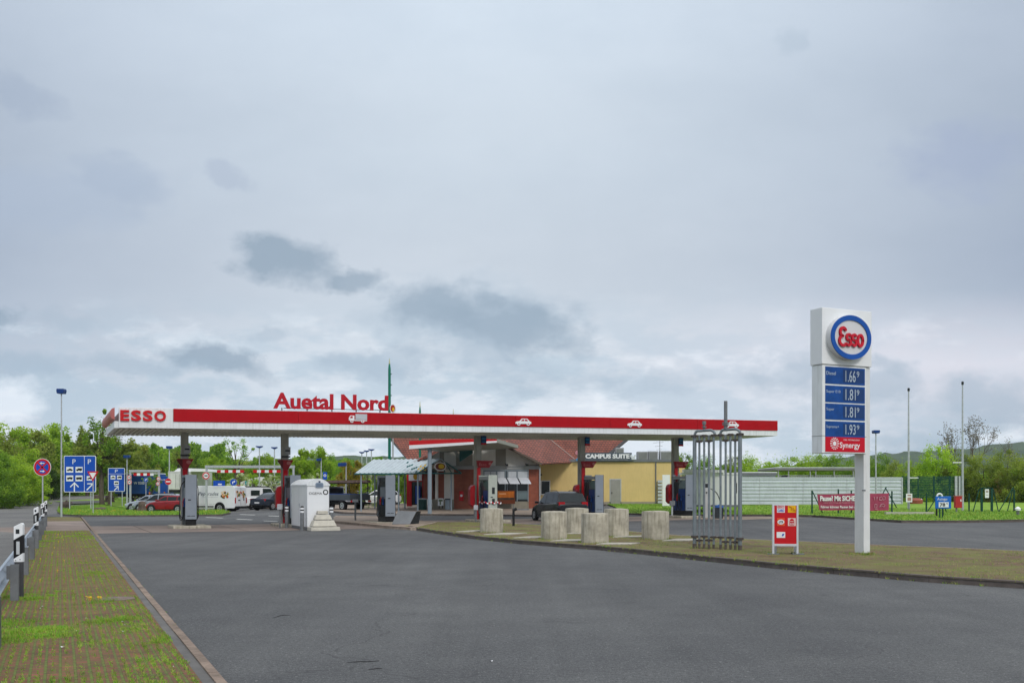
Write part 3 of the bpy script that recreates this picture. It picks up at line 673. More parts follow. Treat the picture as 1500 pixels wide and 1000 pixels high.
# ============================================================ pumps and totems
def pump(kind, loc, label, group):
    t = thing('fuel_pump', label, 'fuel pump', loc, TH, group)
    H = 2.5; gm = {'truck': pumpgrey, 'blue': pumpgrey, 'silver': pumpsilver}[kind]
    b = MB(); b.box(-.85, .85, -.95, 1.35, -.05, .13); b.build('plinth', conc, t, bevel=.03)
    b = MB(); b.box(-.26, .26, -.52, -.44, .42, H); b.box(-.26, .26, .84, .92, .42, H); b.mi = 1
    b.box(-.14, -.01, -.526, -.52, 1.30, 1.35); b.box(-.18, -.03, -.526, -.52, .56, .59); b.box(.0, .17, -.526, -.52, .56, .59)
    if kind == 'silver':
        b.box(-.06, .10, -.53, -.52, 1.5, 1.85); b.box(-.06, .10, -.53, -.52, .95, 1.25)
    b.box(.24, .262, -.522, -.44, .42, H); b.build('end_panel', [gm, pumpdark], t, bevel=.012)
    b = MB(); b.box(-.24, .24, -.44, .84, .13, .42); b.build('foot', black, t)
    body = pumpdark if kind == 'truck' else pumpblue
    b = MB(); b.box(-.2, .2, -.44, .84, .42, 1.12); b.build('cabinet', body, t, bevel=.01)
    b = MB(); b.box(-.16, .16, -.44, .84, 1.12, 2.1 if kind != 'truck' else H-.1); b.build('hose_bay', pumpdark, t)
    b = MB()
    if kind == 'truck':
        b.box(-.20, -.16, -.2, .6, 1.3, 1.9); b.box(-.24, .2, -.44, .84, H-.12, H-.02)
    else:
        b.box(-.25, .25, -.44, .84, 2.25, 2.42); b.mi = 1; b.box(-.2, -.16, -.35, .3, 1.7, 2.2); b.mi = 2; b.box(-.22, -.16, -.35, .3, 1.25, 1.68); b.box(-.2, -.17, -.3, 0, 1.0, 1.22)
    b.build('display', [pumpgrey if kind == 'truck' else sgrey, glassl, pumpblue], t)
    for sx in (-1, 1):
        for k in range(3 if sx < 0 else 2):
            y = .45-.22*k; b = MB()
            pts = [(sx*.22, y, 2.2), (sx*(.36+.03*k), y-.02, 1.9), (sx*(.40+.02*k), y, 1.2), (sx*(.42+.02*k), y+.02, .55+.08*k), (sx*.34, y-.04, .35+.06*k), (sx*.26, y-.05, .6), (sx*.24, y-.03, 1.0)]
            b.tube(bez(pts), .017, 6); b.build('hose', black, t)
            n_ = MB(); n_.cyl((sx*.2, y-.03, .98), (sx*.26, y-.03, 1.25), .03, .035, 8); n_.cyl((sx*.26, y-.03, 1.25), (sx*.2, y-.03, 1.4), .02, .02, 8); n_.box(sx*.26-.02, sx*.26+.02, y-.08, y+.02, 1.0, 1.14)
            n_.build('nozzle', [redv, black, pumpblue][k % 3], t)
    return t
def bez(p, n=5):
    p = [Vector(q) for q in p]; out = []
    for i in range(len(p)-1):
        a = p[max(i-1, 0)]; b = p[i]; c = p[i+1]; d = p[min(i+2, len(p)-1)]
        for k in range(n):
            t = k/n; out.append(.5*((2*b)+(c-a)*t+(2*a-5*b+4*c-d)*t*t+(3*b-a-3*c+d)*t**3))
    out.append(p[-1]); return out
PW = 2.0
plist = [(280, 'truck', 'grey truck pump leftmost under the canopy beside the first column'), (433, 'truck', 'grey truck pump standing behind the white tank container'),
         (572, 'truck', 'grey truck pump with black hoses behind the wedge shaped metal box'), (722, 'silver', 'silver ended pump wrapped in red white tape before the shop window'),
         (878, 'blue', 'blue and grey pump behind the concrete rings beside the dark car'), (1010, 'blue', 'blue and grey pump beside the vent pipe rack')]
for px, kind, lab in plist:
    s = s_at(px, PW-.5); x, y = C(s, PW); pump(kind, (x, y, gz(x, y)), lab, 'fuel pumps under the canopy')
def totem(px, kind, lab):
    s = s_at(px, 2.9); x, y = C(s, 2.9); z = gz(x, y)
    t = thing('pump_number_sign', lab, 'pump sign', (x, y, z), TH, 'red number signs over the pumps')
    b = MB()
    if kind == 'v':
        b.xz([(-.36, 3.28), (.40, 3.28), (.11, 2.78), (-.09, 2.78)], -.06, .06); b.build('sign_head', mat('sign dark red', (.26, .008, .012, 1), .4), t, bevel=.01)
        b = MB(); b.disc(.16, 3.12, .11, .09, -.075, -.06, 16); b.build('number_disc', pinkred, t)
        b = MB(); b.xz([(-.42, 3.25), (-.12, 3.25), (-.12, 2.8)], -.068, -.055); b.build('side_triangle', mat('dark red', (.10, .01, .012, 1)), t)  # second triangle of the sign pair, in a darker red
        b = MB(); b.box(-.11, .11, -.05, .05, .1, 2.78); b.build('post', red, t)
    else:
        b.xz([(-.12, 3.3), (.86, 3.3), (.60, 2.92), (-.02, 2.92)], -.09, .09); b.build('sign_head', mat('sign dark red', (.26, .008, .012, 1), .4), t, bevel=.015)
        b = MB(); b.disc(.64, 3.14, .09, .08, -.10, -.09, 16); b.build('number_disc', pinkred, t)
        text('Esso', .0, .42, 3.02, 3.16, -.092, pinkred, t, 'lettering', .004)
        b = MB(); b.box(-.08, .10, -.06, .06, .1, 2.92); b.build('post', redv, t, bevel=.01)
    if px == 271: return t
    b = MB(); b.xz([(-.44, .95), (-.44, 1.75), (-.36, 1.92), (-.22, 1.98), (-.16, 1.98), (-.16, .8), (-.28, .8)], .1, .45); b.build('dispenser_box', mat('box red', (.30, .01, .015, 1), .4), t, bevel=.02)
    return t
totem(271, 'v', 'inverted red triangle sign above the leftmost truck pump')
totem(418, 'v', 'inverted red triangle sign above the pump behind the white container')
totem(701, 'f', 'red slanted pump sign on the column before the shop')
totem(854, 'f', 'red slanted pump sign on the column in front of the yellow wall')
totem(990, 'f', 'red slanted pump sign on the rightmost canopy column')
# barrier tape round the silver pump
s = s_at(722, PW-.5); x, y = C(s, PW); b = MB()
tp = [(-.5, -.6), (.0, -.62), (.45, -.6), (.5, .2), (-.2, 1.0), (-.5, .2), (-.5, -.6)]
k = 0
for (x0, y0), (x1, y1) in zip(tp, tp[1:]):
    n = 5
    for i in range(n):
        a, c = i/n, (i+1)/n; b.mi = k % 2; k += 1
        za = 1.0+.05*math.sin(k*1.7); zb = 1.0+.05*math.sin((k+1)*1.7); w = .07
        A = (x0+(x1-x0)*a, y0+(y1-y0)*a); B = (x0+(x1-x0)*c, y0+(y1-y0)*c)
        b.add([(A[0], A[1], za), (B[0], B[1], zb), (B[0], B[1], zb+w), (A[0], A[1], za+w)], [(0, 1, 2, 3)])
props(b.build('barrier_tape', [redv, whiteclean], loc=(x, y, gz(x, y)), rz=TH), 'red and white barrier tape tied round the silver ended pump', 'barrier tape')
# ============================================================ small things on the forecourt
# tank container with curved roof
def container():
    # front right corner of the box near pixel 482, base 778
    x, y = G(450, 776.5); z = gz(x, y)+.02
    t = thing('tank_container', 'white cabinet container with curved roof and company name at the pump island', 'container', (x, y, z), TH)
    W, D, H = .98, 3.2, 2.0
    b = MB(); b.box(0, W, 0, D, .12, H); b.build('body', whiteclean, t, bevel=.015)
    n = 12; pr = [(-.03+(W+.06)*i/n, H+.26*math.sin(math.pi*i/n)**.8 if 0 < i < n else H) for i in range(n+1)]
    b = MB(); b.xz([(-.03, H-.06)]+pr+[(W+.03, H-.06)], -.03, D+.03); b.build('curved_roof', white, t, smooth=True)
    b = MB(); b.box(.02, W-.02, .02, D-.02, 0, .12); b.build('base_frame', galvd, t)
    b = MB(); b.box(-.005, 0, D/2-.01, D/2+.01, .2, H-.1); b.box(-.02, 0, D/2-.14, D/2-.1, .95, 1.15); b.build('side_door', galv, t)
    b = MB(); b.xz([(.36, 1.9), (.36, 2.04), (.41, 2.08), (.66, 2.08), (.71, 2.04), (.71, 1.9), (.68, 1.87), (.39, 1.87)], -.05, -.03); b.mi = 1
    for k in range(3): b.box(.40, .67, -.055, -.05, 1.91+.05*k, 1.925+.05*k)
    b.disc(.54, 2.12, .05, .04, -.045, -.03, 12); b.build('company_badge', [mat('badge blue', (.22, .28, .36, 1)), mat('badge dark', (.05, .07, .12, 1))], t)
    text('OGEMA', .08, .66, 1.55, 1.66, -.003, letterb, t, 'lettering', .004)
    b = MB(); n = 24
    vs = []; 
    for i in range(n):
        a = 2*math.pi*i/n
        for r in (.12, .075): vs.append((.82+r*math.cos(a), -.006, 1.66+r*math.sin(a)))
    b.add(vs, [(2*i, 2*i+1, (2*i+3) % (2*n), (2*i+2) % (2*n)) for i in range(n)]); b.build('ring_logo', letterb, t)
    # stacked concrete steps in front
    s_ = thing('concrete_step_stack', 'stack of stepped pale concrete blocks in front of the white container', 'concrete blocks', (x, y, gz(x, y)), TH)
    dz = [(0, .16, -.04, 1.26, -.9), (.19, .45, .07, 1.15, -.72), (.48, .69, .22, 1.0, -.52), (.72, .86, .37, .85, -.38)]
    for k, (z0, z1, a, c, f) in enumerate(dz):
        i = (.02, .11, .09, .02)[k]
        b = MB(); vs = [(a, f, z0), (c, f, z0), (c, -.1, z0), (a, -.1, z0), (a+i, f+i, z1), (c-i, f+i, z1), (c-i, -.1, z1), (a+i, -.1, z1)]
        b.add(vs, [(0, 3, 2, 1), (4, 5, 6, 7), (0, 1, 5, 4), (1, 2, 6, 5), (2, 3, 7, 6), (3, 0, 4, 7)]); b.build('step_block', conc2, s_, bevel=.02)
container()
def bollard(px, py, lab):
    x, y = G(px, py); t = thing('striped_bollard', lab, 'bollard', (x, y, gz(x, y)), TH, 'grey bollards beside the white container')
    b = MB(); b.lathe([(0, 0), (.085, 0), (.085, .78), (0, .78)], 14); b.build('post', galvd, t, smooth=True)
    b = MB(); b.lathe([(0, .78), (.09, .78), (.09, .86), (0, .86)], 14); b.lathe([(.0, .92), (.09, .92), (.09, 1.0), (0, 1.0)], 14); b.build('white_band', whiteclean, t, smooth=True)
    b = MB(); b.lathe([(0, .86), (.088, .86), (.088, .92), (0, .92)], 14); b.lathe([(0, 1.0), (.085, 1.0), (.07, 1.06), (0, 1.08)], 14); b.build('black_band', black, t, smooth=True)
bollard(442.5, 776.5, 'grey bollard with white bands at the left side of the white container')
bollard(485.5, 776, 'grey bollard with white bands at the right side of the white container')
bollard(420, 773, 'grey bollard with white bands beside the pump behind the container')
# wedge box beside pump three
x, y = G(574, 771); b = MB(); t = thing('wedge_box', 'dark grey wedge shaped metal box on the middle pump island', 'metal box', (x, y, gz(x, y)+.1), 0)
b.xz([(0, .02), (.86, .02), (1.14, .62), (.26, .66)], 0, .04); b.tf(lambda x, y, z: (x, y+z*.5, z)); b.build('sloping_lid', mat('lid grey', (.16, .17, .18, 1), .5), t)
b = MB(); vs = [(0, .02, 0), (.86, .02, 0), (1.2, .9, 0), (.3, .9, 0), (0, .06, .02), (.86, .06, .02), (1.14, .36, .6), (.26, .38, .62), (1.3, 1.0, .62), (.5, 1.0, .62)]
b.add(vs, [(0, 1, 2, 3), (0, 4, 5, 1), (4, 7, 6, 5), (7, 9, 8, 6), (1, 5, 6, 8, 2), (0, 3, 9, 7, 4), (3, 2, 8, 9)]); b.build('box_body', pumpdark, t)
# column stand at px 441 etc: small grey cup bins on pumps
# ---- concrete rings
rings = [(720, 779.5, 17.2, 'smooth concrete ring block alone at the left end of the gravel island'),
         (811.5, 789.5, 19.3, 'front left concrete ring block, just left of the nearest one'),
         (845, 780.5, 17.4, 'concrete ring block partly hidden at the back between two nearer ones'),
         (871.5, 795, 20.3, 'nearest concrete ring block, standing in the middle of the group'),
         (903, 785.5, 18.2, 'concrete ring block behind and right of the nearest one'),
         (960, 790, 20.2, 'rightmost concrete ring block with weeds at its foot')]
for px, py, hw, lab in rings:
    x, y = G(px, py, .1); rr = hw/F*y; y += rr*.8; x = X(px, y); z = gz(x, y)+.10
    H = {720: 34.5, 811.5: 40, 845: 36, 871.5: 43, 903: 40, 960: 41}[px]/F*(y-rr)
    b = MB(); n = 28; prof = [(rr*1.0, -.03), (rr*1.005, .03), (rr, H*.5), (rr*.995, H-.03), (rr*.975, H), (rr*.93, H+.004), (rr*.6, H+.02), (0, H+.03)]
    b.lathe(prof, n); b.tf(lambda a, c, d: (a*(1+.004*math.sin(5*d+px)), c, d+.006*math.sin(2*math.atan2(c, a)+px)*(d > .5)))
    props(b.build('concrete_ring', conc, smooth=True, loc=(x, y, z), rz=random.uniform(0, 6)), lab, 'concrete block', 'concrete ring blocks on the gravel island')
# ---- flat slabs
slabs = [(692, 778, 13, 2.2, 'left of the first concrete ring'), (741, 782, 21, 2.6, 'right of the first concrete ring'), (783, 787, 22, 2.6, 'left of the front left concrete ring'), (838, 791.5, 25, 2.6, 'between the two front concrete rings'),
         (906, 796.5, 28, 2.4, 'in front of the nearest ring, close to the kerb'), (922, 786, 20, 2.2, 'behind the rightmost concrete ring'), (1000, 791, 22, 3.2, 'right of the rightmost concrete ring'), (845, 781, 12, 1.4, 'behind the gap of the ring group')]
for px, py, hw, hh, where in slabs:
    x, y = G(px, py, .1); w = hw/F*y; d = hh*y*y/(1.6*F)*.42
    b = MB(); b.box(-w*.85, w*.85, -d, d, -.03, .025); b.tf(lambda a, c, e: (a+c*.5, c, e)); b.rot(random.uniform(-.1, .1))
    props(b.build('concrete_slab', mat('slab grey', (.40, .375, .32, 1), .9, var=.2, vs=4, dirt=.4), bevel=.006, loc=(x, y, gz(x, y)+.105)), 'flat pale concrete slab lying '+where, 'concrete slab', 'flat slabs on the gravel island')
# ---- vent pipes
ventm = mat('dull zinc pipe', (.20, .23, .25, 1), .5, .3, var=.2, vs=5)
flm = mat('rusty flange', (.11, .09, .08, 1), .7, .2, var=.3, vs=9)
def vents():
    pxs = [1018.5, 1026, 1033.5, 1041, 1048.5, 1059, 1067.5, 1075, 1082.5-.5, 1087]
    pxs = [1017.5, 1024.5, 1031.5, 1038.5, 1045.5, 1055.5, 1063, 1070, 1077, 1084]
    x0, y0 = G(1017.5, 802.5, .1); x1, y1 = G(1084, 806, .1); y1 = y0-.9; x1 = X(1084, y1)
    A = math.atan2(y1-y0, x1-x0); L = math.hypot(x1-x0, y1-y0); z = gz(x0, y0)+.1
    t = thing('vent_pipe_rack', 'rack of ten tall galvanised vent pipes with flanges on the gravel island', 'vent pipes', (x0, y0, z), A)
    S = y0/F; top = (802.5-638)*S
    for i, px in enumerate(pxs):
        # distance along the row
        r = (px-750)/F; s = (r*y0-x0)/(math.cos(A)-r*math.sin(A)); end = i in (0, 9)
        low = [0, 8, 0, 8, 0, 0, 8, 0, 8, 0][i]
        rr = .056 if end else .032
        b = MB(); b.cyl((s, 0, -.1), (s, 0, top if not end else top+.02), rr, n=12); b.build('vent_pipe', ventm, t, smooth=True)
        zf = [.30, .20, .31, .21, .30, .30, .18, .30, .18, .28][i]; b = MB()
        for zc in (zf, top-.04-low*S*1.0): 
            b.cyl((s, 0, zc), (s, 0, zc+.022), rr+.042, n=12); b.cyl((s, 0, zc+.04), (s, 0, zc+.062), rr+.042, n=12); b.box(s-.11, s+.11, -.02, .02, zc+.01, zc+.05)
            b.build('flange', flm, t); b = MB()
        b.cyl((s, 0, -.02), (s, 0, .13), rr+.004, n=12); b.build('foot_sleeve', flm, t)
    rr = (1048.5-1017.5)
    def S_(px): r = (px-750)/F; return (r*y0-x0)/(math.cos(A)-r*math.sin(A))
    for a, c, nm in ((1017.5, 1047, 0), (1055, 1084, 1)):
        sa, sb = S_(a), S_(c); e = .16; b = MB()
        pts = [(sa, 0, top), (sa+.02, 0, top+.07), (sa+.08, 0, top+.13), (sa+e, 0, top+.13), (sb-e, 0, top+.14), (sb-.08, 0, top+.12), (sb-.01, 0, top+.07), (sb, 0, top)]
        b.tube(bez(pts, 3), .038, 10); b.build('header_pipe', ventm, t, smooth=True)
    b = MB(); s = S_(1031.5); b.cyl((s, 0, top+.15), (s, 0, top+.32), .03, n=10); b.cyl((s, 0, top+.30), (s, 0, top+.40), .055, n=10); b.cyl((s, 0, top+.22), (s, 0, top+.25), .07, n=10); b.build('vent_cap', galvd, t)
    b = MB(); s = S_(1063); b.cyl((s, 0, top+.15), (s, 0, (802.5-590)*S), .05, n=12); b.cyl((s, 0, top+.26), (s, 0, top+.29), .1, n=12); b.cyl((s, 0, top+.31), (s, 0, top+.34), .1, n=12); b.build('tall_vent', galvd, t)
vents()
# ---- price pylon
def pylon():
    x, y = G(1266, 811); y += .2; x = X(1252, 28.9); y = 28.9
    y0 = 25.9; x0 = X(1204.5, y0); z = gz(x0, y0)+.1       # front left corner of the sign panel
    t = thing('price_pylon', 'tall white fuel price pylon with oval emblem and four blue price panels', 'price sign', (x0, y0, z), TH)
    S = y0/F; t.scale = (.93, .93, 1)
    zz = lambda py: Z(py, y0)-z
    W = 1.70; D = .42
    b = MB(); b.box(-.03, W+.03, -.03, D+.03, zz(533), zz(450)); b.build('head_box', whiteclean, t, bevel=.012)
    b = MB(); b.box(0, 1.56, 0, D, zz(663), zz(533)-.01); b.build('panel_box', white, t, bevel=.01)
    b = MB(); b.box(1.50, W+.03, .03, D-.03, zz(812), zz(533)-.01); b.build('post', mat('post white', (.66, .67, .67, 1), .5, var=.06, dirt=.25, dcol=(.4, .38, .34, 1)), t, bevel=.012)
    b = MB(); b.box(-.004, 1.56, -.004, D+.004, zz(637.5)-.012, zz(637.5)); b.build('panel_seam', galvd, t)
    # oval emblem
    cx, cz = .80, zz(493); rx, rz = .71, .56
    b = MB(); b.disc(cx, cz, rx, rz, -.22, -.03, 64); b.build('oval_box', mat('emblem white', (.62, .62, .63, 1), .4, var=.03), t, smooth=True)
    b = MB(); n = 72; vs = []
    for i in range(n):
        a = 2*math.pi*i/n; ca, sa = math.cos(a), math.sin(a)
        for (fx, fz, yy) in ((rx, rz, -.222), (rx, rz, -.25), (rx-.13, rz-.125, -.25), (rx-.13, rz-.125, -.222)): vs.append((cx+fx*ca, yy, cz+fz*sa))
    fs = []
    for i in range(n):
        j = (i+1) % n
        for k in range(3): fs.append((i*4+k, i*4+k+1, j*4+k+1, j*4+k))
    b.add(vs, fs); b.build('blue_ring', mat('ring blue', (.008, .08, .36, 1), .35), t, smooth=True)
    rm = mat('emblem red', (.55, .012, .03, 1), .35)
    # curly capital built from two bowls, then the small letters
    b = MB()
    def stroke(pts, w=.072):
        pts = [Vector(p) for p in pts]; L = []; Rr = []
        for i, p in enumerate(pts):
            d = (pts[min(i+1, len(pts)-1)]-pts[max(i-1, 0)]).normalized(); nn = Vector((-d.y, d.x))*w/2; L.append(p+nn); Rr.append(p-nn)
        for i in range(len(pts)-1):
            q = [L[i], L[i+1], Rr[i+1], Rr[i]]; b.xz([(v.x, v.y) for v in q], -.275, -.223)
        for p in (pts[0], pts[-1]): b.disc(p.x, p.y, w/2, w/2, -.275, -.223, 12)
    def arc(cx_, cz_, rx_, rz_, a0, a1, n=14): return [(cx_+rx_*math.cos(R(a0+(a1-a0)*i/n)), cz_+rz_*math.sin(R(a0+(a1-a0)*i/n))) for i in range(n+1)]
    ex = cx-.37; w = .07
    stroke(arc(ex+.07, cz+.12, .10, .105, 30, 265), w); stroke(arc(ex+.07, cz-.10, .125, .12, 95, 320), w)
    for k, sx in enumerate((cx-.105, cx+.09)):
        stroke(arc(sx, cz+.0, .072, .07, 35, 270), w*.9); stroke(arc(sx, cz-.14, .072, .07, 90, -145), w*.9)
    stroke(arc(cx+.31, cz-.07, .088, .14, 0, 360, 24), w*.95)
    b.build('lettering', rm, t)
    # price panels
    pts = [(535, 560, '1.66', 'Diesel'), (562.5, 587, '1.81', 'Super E10'), (589, 612.5, '1.81', 'Super'), (615, 638, '1.93', 'Supreme+')]
    dm = mat('digit grey', (.40, .47, .54, 1), .4)
    for a, c, p_, nm in pts:
        z1, z0 = zz(a)-.02, zz(c)-.02; h = z1-z0-.0
        b = MB(); b.box(.10, 1.50, -.012, .0, z0, z1); b.mi = 1; b.box(.72, 1.46, -.016, -.012, z0+.05, z1-.05)
        f = b.build('price_panel', [mat('panel blue', (.008, .06, .25, 1), .35, var=.25, vs=3), mat('display blue', (.015, .045, .15, 1), .3, var=.1)], t)
        text(p_, .80, 1.16, z0+.07, z1-.07, -.017, dm, f, 'price', .003, bold=0)
        text('9', 1.20, 1.29, z0+.20, z1-.08, -.017, dm, f, 'price', .003)
        text(nm, .13, .13+.055*len(nm), z0+h*.52, z0+h*.52+.09, -.013, dm, f, 'fuel_name', .003)
    z1, z0 = zz(638)-.02, zz(661)
    b = MB(); b.box(.10, 1.50, -.012, 0, z0, z1); f = b.build('brand_panel', mat('panel red', (.52, .005, .02, 1), .35), t)
    text('Synergy', .60, 1.32, z0+.06, z0+.25, -.013, whiteclean, f, 'lettering', .003, bold=.01)
    text('FUEL TECHNOLOGY', .74, 1.31, z1-.085, z1-.05, -.013, whiteclean, f, 'lettering', .002)
    b = MB(); cx2, cz2 = .42, z0+.21
    for ring, (r, nn, s0) in enumerate(((.14, 14, .017), (.10, 12, .016))):
        for i in range(nn): a = 2*math.pi*i/nn; b.disc(cx2+r*math.cos(a), cz2+r*math.sin(a), s0, s0, -.016, -.012, 8)
    b.disc(cx2, cz2, .06, .06, -.015, -.012, 16); b.build('dot_emblem', whiteclean, f)
    b = MB(); b.box(1.44, 1.56, .02, .03, 1.62, 1.66); b.build('label_plate', galvd, t)
pylon()
# ---- card sign
def cardsign():
    y = 26.3; x = X(1134, y); z = gz(x, y)+.1; A = R(-9)
    t = thing('payment_sign', 'low red sign board with five card logos on white posts', 'sign', (x, y, z), A)
    W = .62; zb, zt = .27, 1.28; t.scale = (.97, .97, 1)
    b = MB(); b.box(0, W-.05, -.04, .04, zb, zt-.03); b.build('red_board', redv, t)
    b = MB(); b.box(-.05, .0, -.05, .08, 0, zt); b.box(W-.05, W, -.05, .60, .02, zt); b.box(.0, W-.05, -.05, .1, zt-.03, zt); b.box(0, W-.05, -.05, .06, zb-.06, zb); b.box(.02, .1, .3, .36, 0, zb); b.build('white_frame', mat('sign frame', (.55, .57, .6, 1), .4), t, bevel=.005)
    MB().cbox(-.02, 0, .01, .3, .25, .02).build('foot_plate', galvd, t); MB().cbox(W, .2, .01, .3, .6, .02).build('foot_plate', galvd, t)
    def card(cx, cz, m, w=.2, h=.2): b = MB(); b.box(cx-w/2, cx+w/2, -.046, -.04, cz-h/2, cz+h/2); return b.build('card_logo', m, t)
    wm = whiteclean; c1 = card(.17, 1.17, wm)
    text('ESSO', .085, .255, 1.18, 1.25, -.047, redv, c1, 'lettering', .003, bold=.03); text('CARD', .085, .255, 1.09, 1.16, -.047, blue, c1, 'lettering', .003, bold=.03)
    c2 = card(.45, 1.17, mat('card yellow', (.75, .42, .01, 1)))
    b = MB(); b.tube([(.37, -.05, 1.23), (.44, -.05, 1.20), (.43, -.05, 1.13), (.49, -.05, 1.19), (.48, -.05, 1.10), (.53, -.05, 1.15), (.53, -.05, 1.09)], .009, 5); b.build('scribble_mark', mat('mark red', (.3, .02, .02, 1)), c2)
    c3 = card(.17, .83, mat('card orange', (.7, .09, .03, 1)))
    b = MB(); b.disc(.17, .83, .088, .062, -.05, -.046, 24); b.build('oval_mark', wm, c3); text('UTA', .115, .225, .80, .86, -.051, letterb, c3, 'lettering', .003, bold=.03, shear=.3)
    c4 = card(.45, .83, mat('card pink', (.7, .55, .52, 1))); b = MB(); b.xz([(.39, .75), (.39, .86), (.41, .90), (.45, .92), (.49, .90), (.51, .86), (.51, .75)], -.05, -.046); b.mi = 1
    for q in range(3): b.box(.41+.035*q, .43+.035*q, -.053, -.05, .77, .80)
    b.box(.40, .50, -.053, -.05, .84, .85); b.build('house_mark', [redv, wm], c4)
    c5 = card(.17, .50, wm, .22, .15); b = MB(); b.xz([(.19, .47), (.23, .47), (.26, .53), (.21, .53)], -.049, -.046); b.build('blue_mark', blue, c5)
cardsign()
# ============================================================ guardrail and left signs
def guardrail():
    t = thing('guardrail', 'galvanised crash barrier along the grassy paver strip', 'guardrail', (K(1.95, 0)[0], K(1.95, 0)[1], .05), KA)
    # profile of the W-beam; rail runs along local y, faces the road (-x)
    pr = [(x_, z_-.17) for x_, z_ in [(0, .44), (-.06, .47), (-.08, .51), (-.03, .56), (0, .60), (-.03, .64), (-.08, .69), (-.06, .73), (0, .76)]]
    y0, y1 = -20, 50; vs = []; m = len(pr)
    def top(y): return 0 if y < 44 else -(y-44)*.10
    ys = [y0, 0, 20, 40, 44, 47, 50]
    for y in ys: vs += [(x-.10, y, z+top(y)) for x, z in pr]
    vs += [(a+.004, b_, c) for a, b_, c in vs]; N_ = len(ys)*m
    b = MB(); fs = []
    for k in range(len(ys)-1):
        for i in range(m-1): fs.append((k*m+i, (k+1)*m+i, (k+1)*m+i+1, k*m+i+1)); fs.append((N_+k*m+i, N_+k*m+i+1, N_+(k+1)*m+i+1, N_+(k+1)*m+i))
    b.add(vs, fs); b.build('rail', mat('rail zinc', (.36, .41, .47, 1), .4, .4, var=.12, vs=5), t)
    y = 2.6
    while y < 48:
        h = .56+top(y); b = MB(); b.box(-.05, .07, y-.05, y-.044, -.1, h); b.box(.062, .07, y-.05, y+.05, -.1, h); b.box(-.05, .07, y+.044, y+.05, -.1, h)
        b.build('post', mat('post zinc', (.17, .18, .19, 1), .5, .3, var=.25, vs=3), t); y += 5.14
    y = 2.6
    while y < 44: b = MB(); b.box(-.1, -.04, y-.04, y+.04, .34, .54); b.build('spacer', galvd, t); y += 5.14
guardrail()
def delineator(px, py, lab):
    x, y = G(px, py); t = thing('marker_post', lab, 'marker post', (x, y, gz(x, y)+.05), R(4), 'reflector posts along the guardrail')
    b = MB(); b.xz([(-.06, 0), (.06, 0), (.06, .56), (-.06, .56)], -.035, .035); b.build('lower_post', mat('post anthracite', (.06, .06, .065, 1), .5, var=.2), t, bevel=.01)
    H = 1.17
    b = MB(); b.xz([(-.068, .56), (.068, .56), (.068, .70), (-.068, .61)], -.04, .04); b.xz([(-.068, .90), (.068, .98), (.068, 1.14), (.05, 1.17), (-.068, 1.11)], -.04, .04); b.build('white_cap', whiteclean, t, bevel=.006)
    b = MB(); b.xz([(-.068, .61), (.068, .70), (.068, .98), (-.068, .90)], -.041, .041); b.build('black_band', black, t)
    b = MB(); b.box(-.025, .025, -.046, -.04, .68, .88); b.build('reflector', mat('reflector', (.5, .52, .53, 1), .2), t)
    b = MB(); b.xz([(-.035, 1.0), (.02, 1.0), (.02, 1.07), (-.035, 1.07)], -.043, -.04); b.disc(-.035, .585, .008, .008, -.043, -.04, 8); b.disc(.03, .60, .008, .008, -.043, -.04, 8); b.build('sticker', pumpdark, t)
delineator(28, 880, 'nearest white and black reflector post by the guardrail')
delineator(53, 797, 'second nearest reflector post along the guardrail')
delineator(62.5, 776, 'third reflector post just left of the guardrail end')
delineator(67, 765, 'farthest reflector post at the end of the guardrail')
def pole(b, x, y, r, z0, z1, n=12): b.cyl((x, y, z0), (x, y, z1), r, r*.85, n)
def lamp(px, pyb, pyt, lab, Y=None, kind='single', w=10, grp=None, hpx=5):
    if Y: x, y = X(px, Y), Y
    else: x, y = G(px, pyb)
    z = gz(x, y); H = Z(pyt, y)-z; s = y/F
    t = thing('street_lamp', lab, 'street lamp', (x, y, z), 0, grp)
    b = MB(); r = max(.05, .9*s); b.cyl((0, 0, -.1), (0, 0, H*.3), r*1.35, r*1.2, 12); b.cyl((0, 0, H*.3), (0, 0, H-.1), r*1.1, r*.75, 12); b.build('pole', galv, t, smooth=True)
    W = w*s; h = hpx*s; b = MB()
    if kind == 'single': b.xz([(-W*.5, H-h*.4), (-W*.42, H-h), (W*.42, H-h), (W*.5, H-h*.4), (W*.45, H), (-W*.45, H)], -.25, .25)
    elif kind == 'left': b.xz([(-W, H-h*.6), (-W*.9, H-h), (0, H-h*.9), (W*.08, H-h*.4), (0, H), (-W*.9, H-h*.1)], -.2, .2)
    else:
        for a in (-1, 1): b.xz([(a*W*.5, H-h*.5), (a*W*.12, H-h), (0, H-h*.9), (0, H-h*.2), (a*W*.15, H-h*.15), (a*W*.5, H-h*.1)], -.15, .15)
    b.build('lamp_head', lampblue, t, bevel=.02)
lamp(90, 757, 569.5, 'tall street lamp with round blue head at the end of the paver strip', w=11, hpx=7)
lamp(186, 743, 666.5, 'short street lamp with blue head beside the smaller parking sign', w=9, kind='single', hpx=4)
lamp(248, 742, 653, 'far street lamp with blue head against the trees left of the first canopy column', Y=112, w=8, hpx=4)
lamp(380, 742, 652.5, 'twin headed lamp on a thin pole behind the height barrier', Y=118, w=10, kind='twin', hpx=3.5)
lamp(402, 742, 654, 'twin headed lamp just left of the second canopy column', Y=122, w=9, kind='twin', hpx=3.5)
lamp(470.5, 742, 671, 'street lamp with small blue head pointing left above the white container', Y=92, w=7, kind='left', hpx=4)
lamp(507, 744, 677, 'street lamp with broad blue head left of the metal roofed shelter', Y=84, w=12, kind='left', hpx=6)
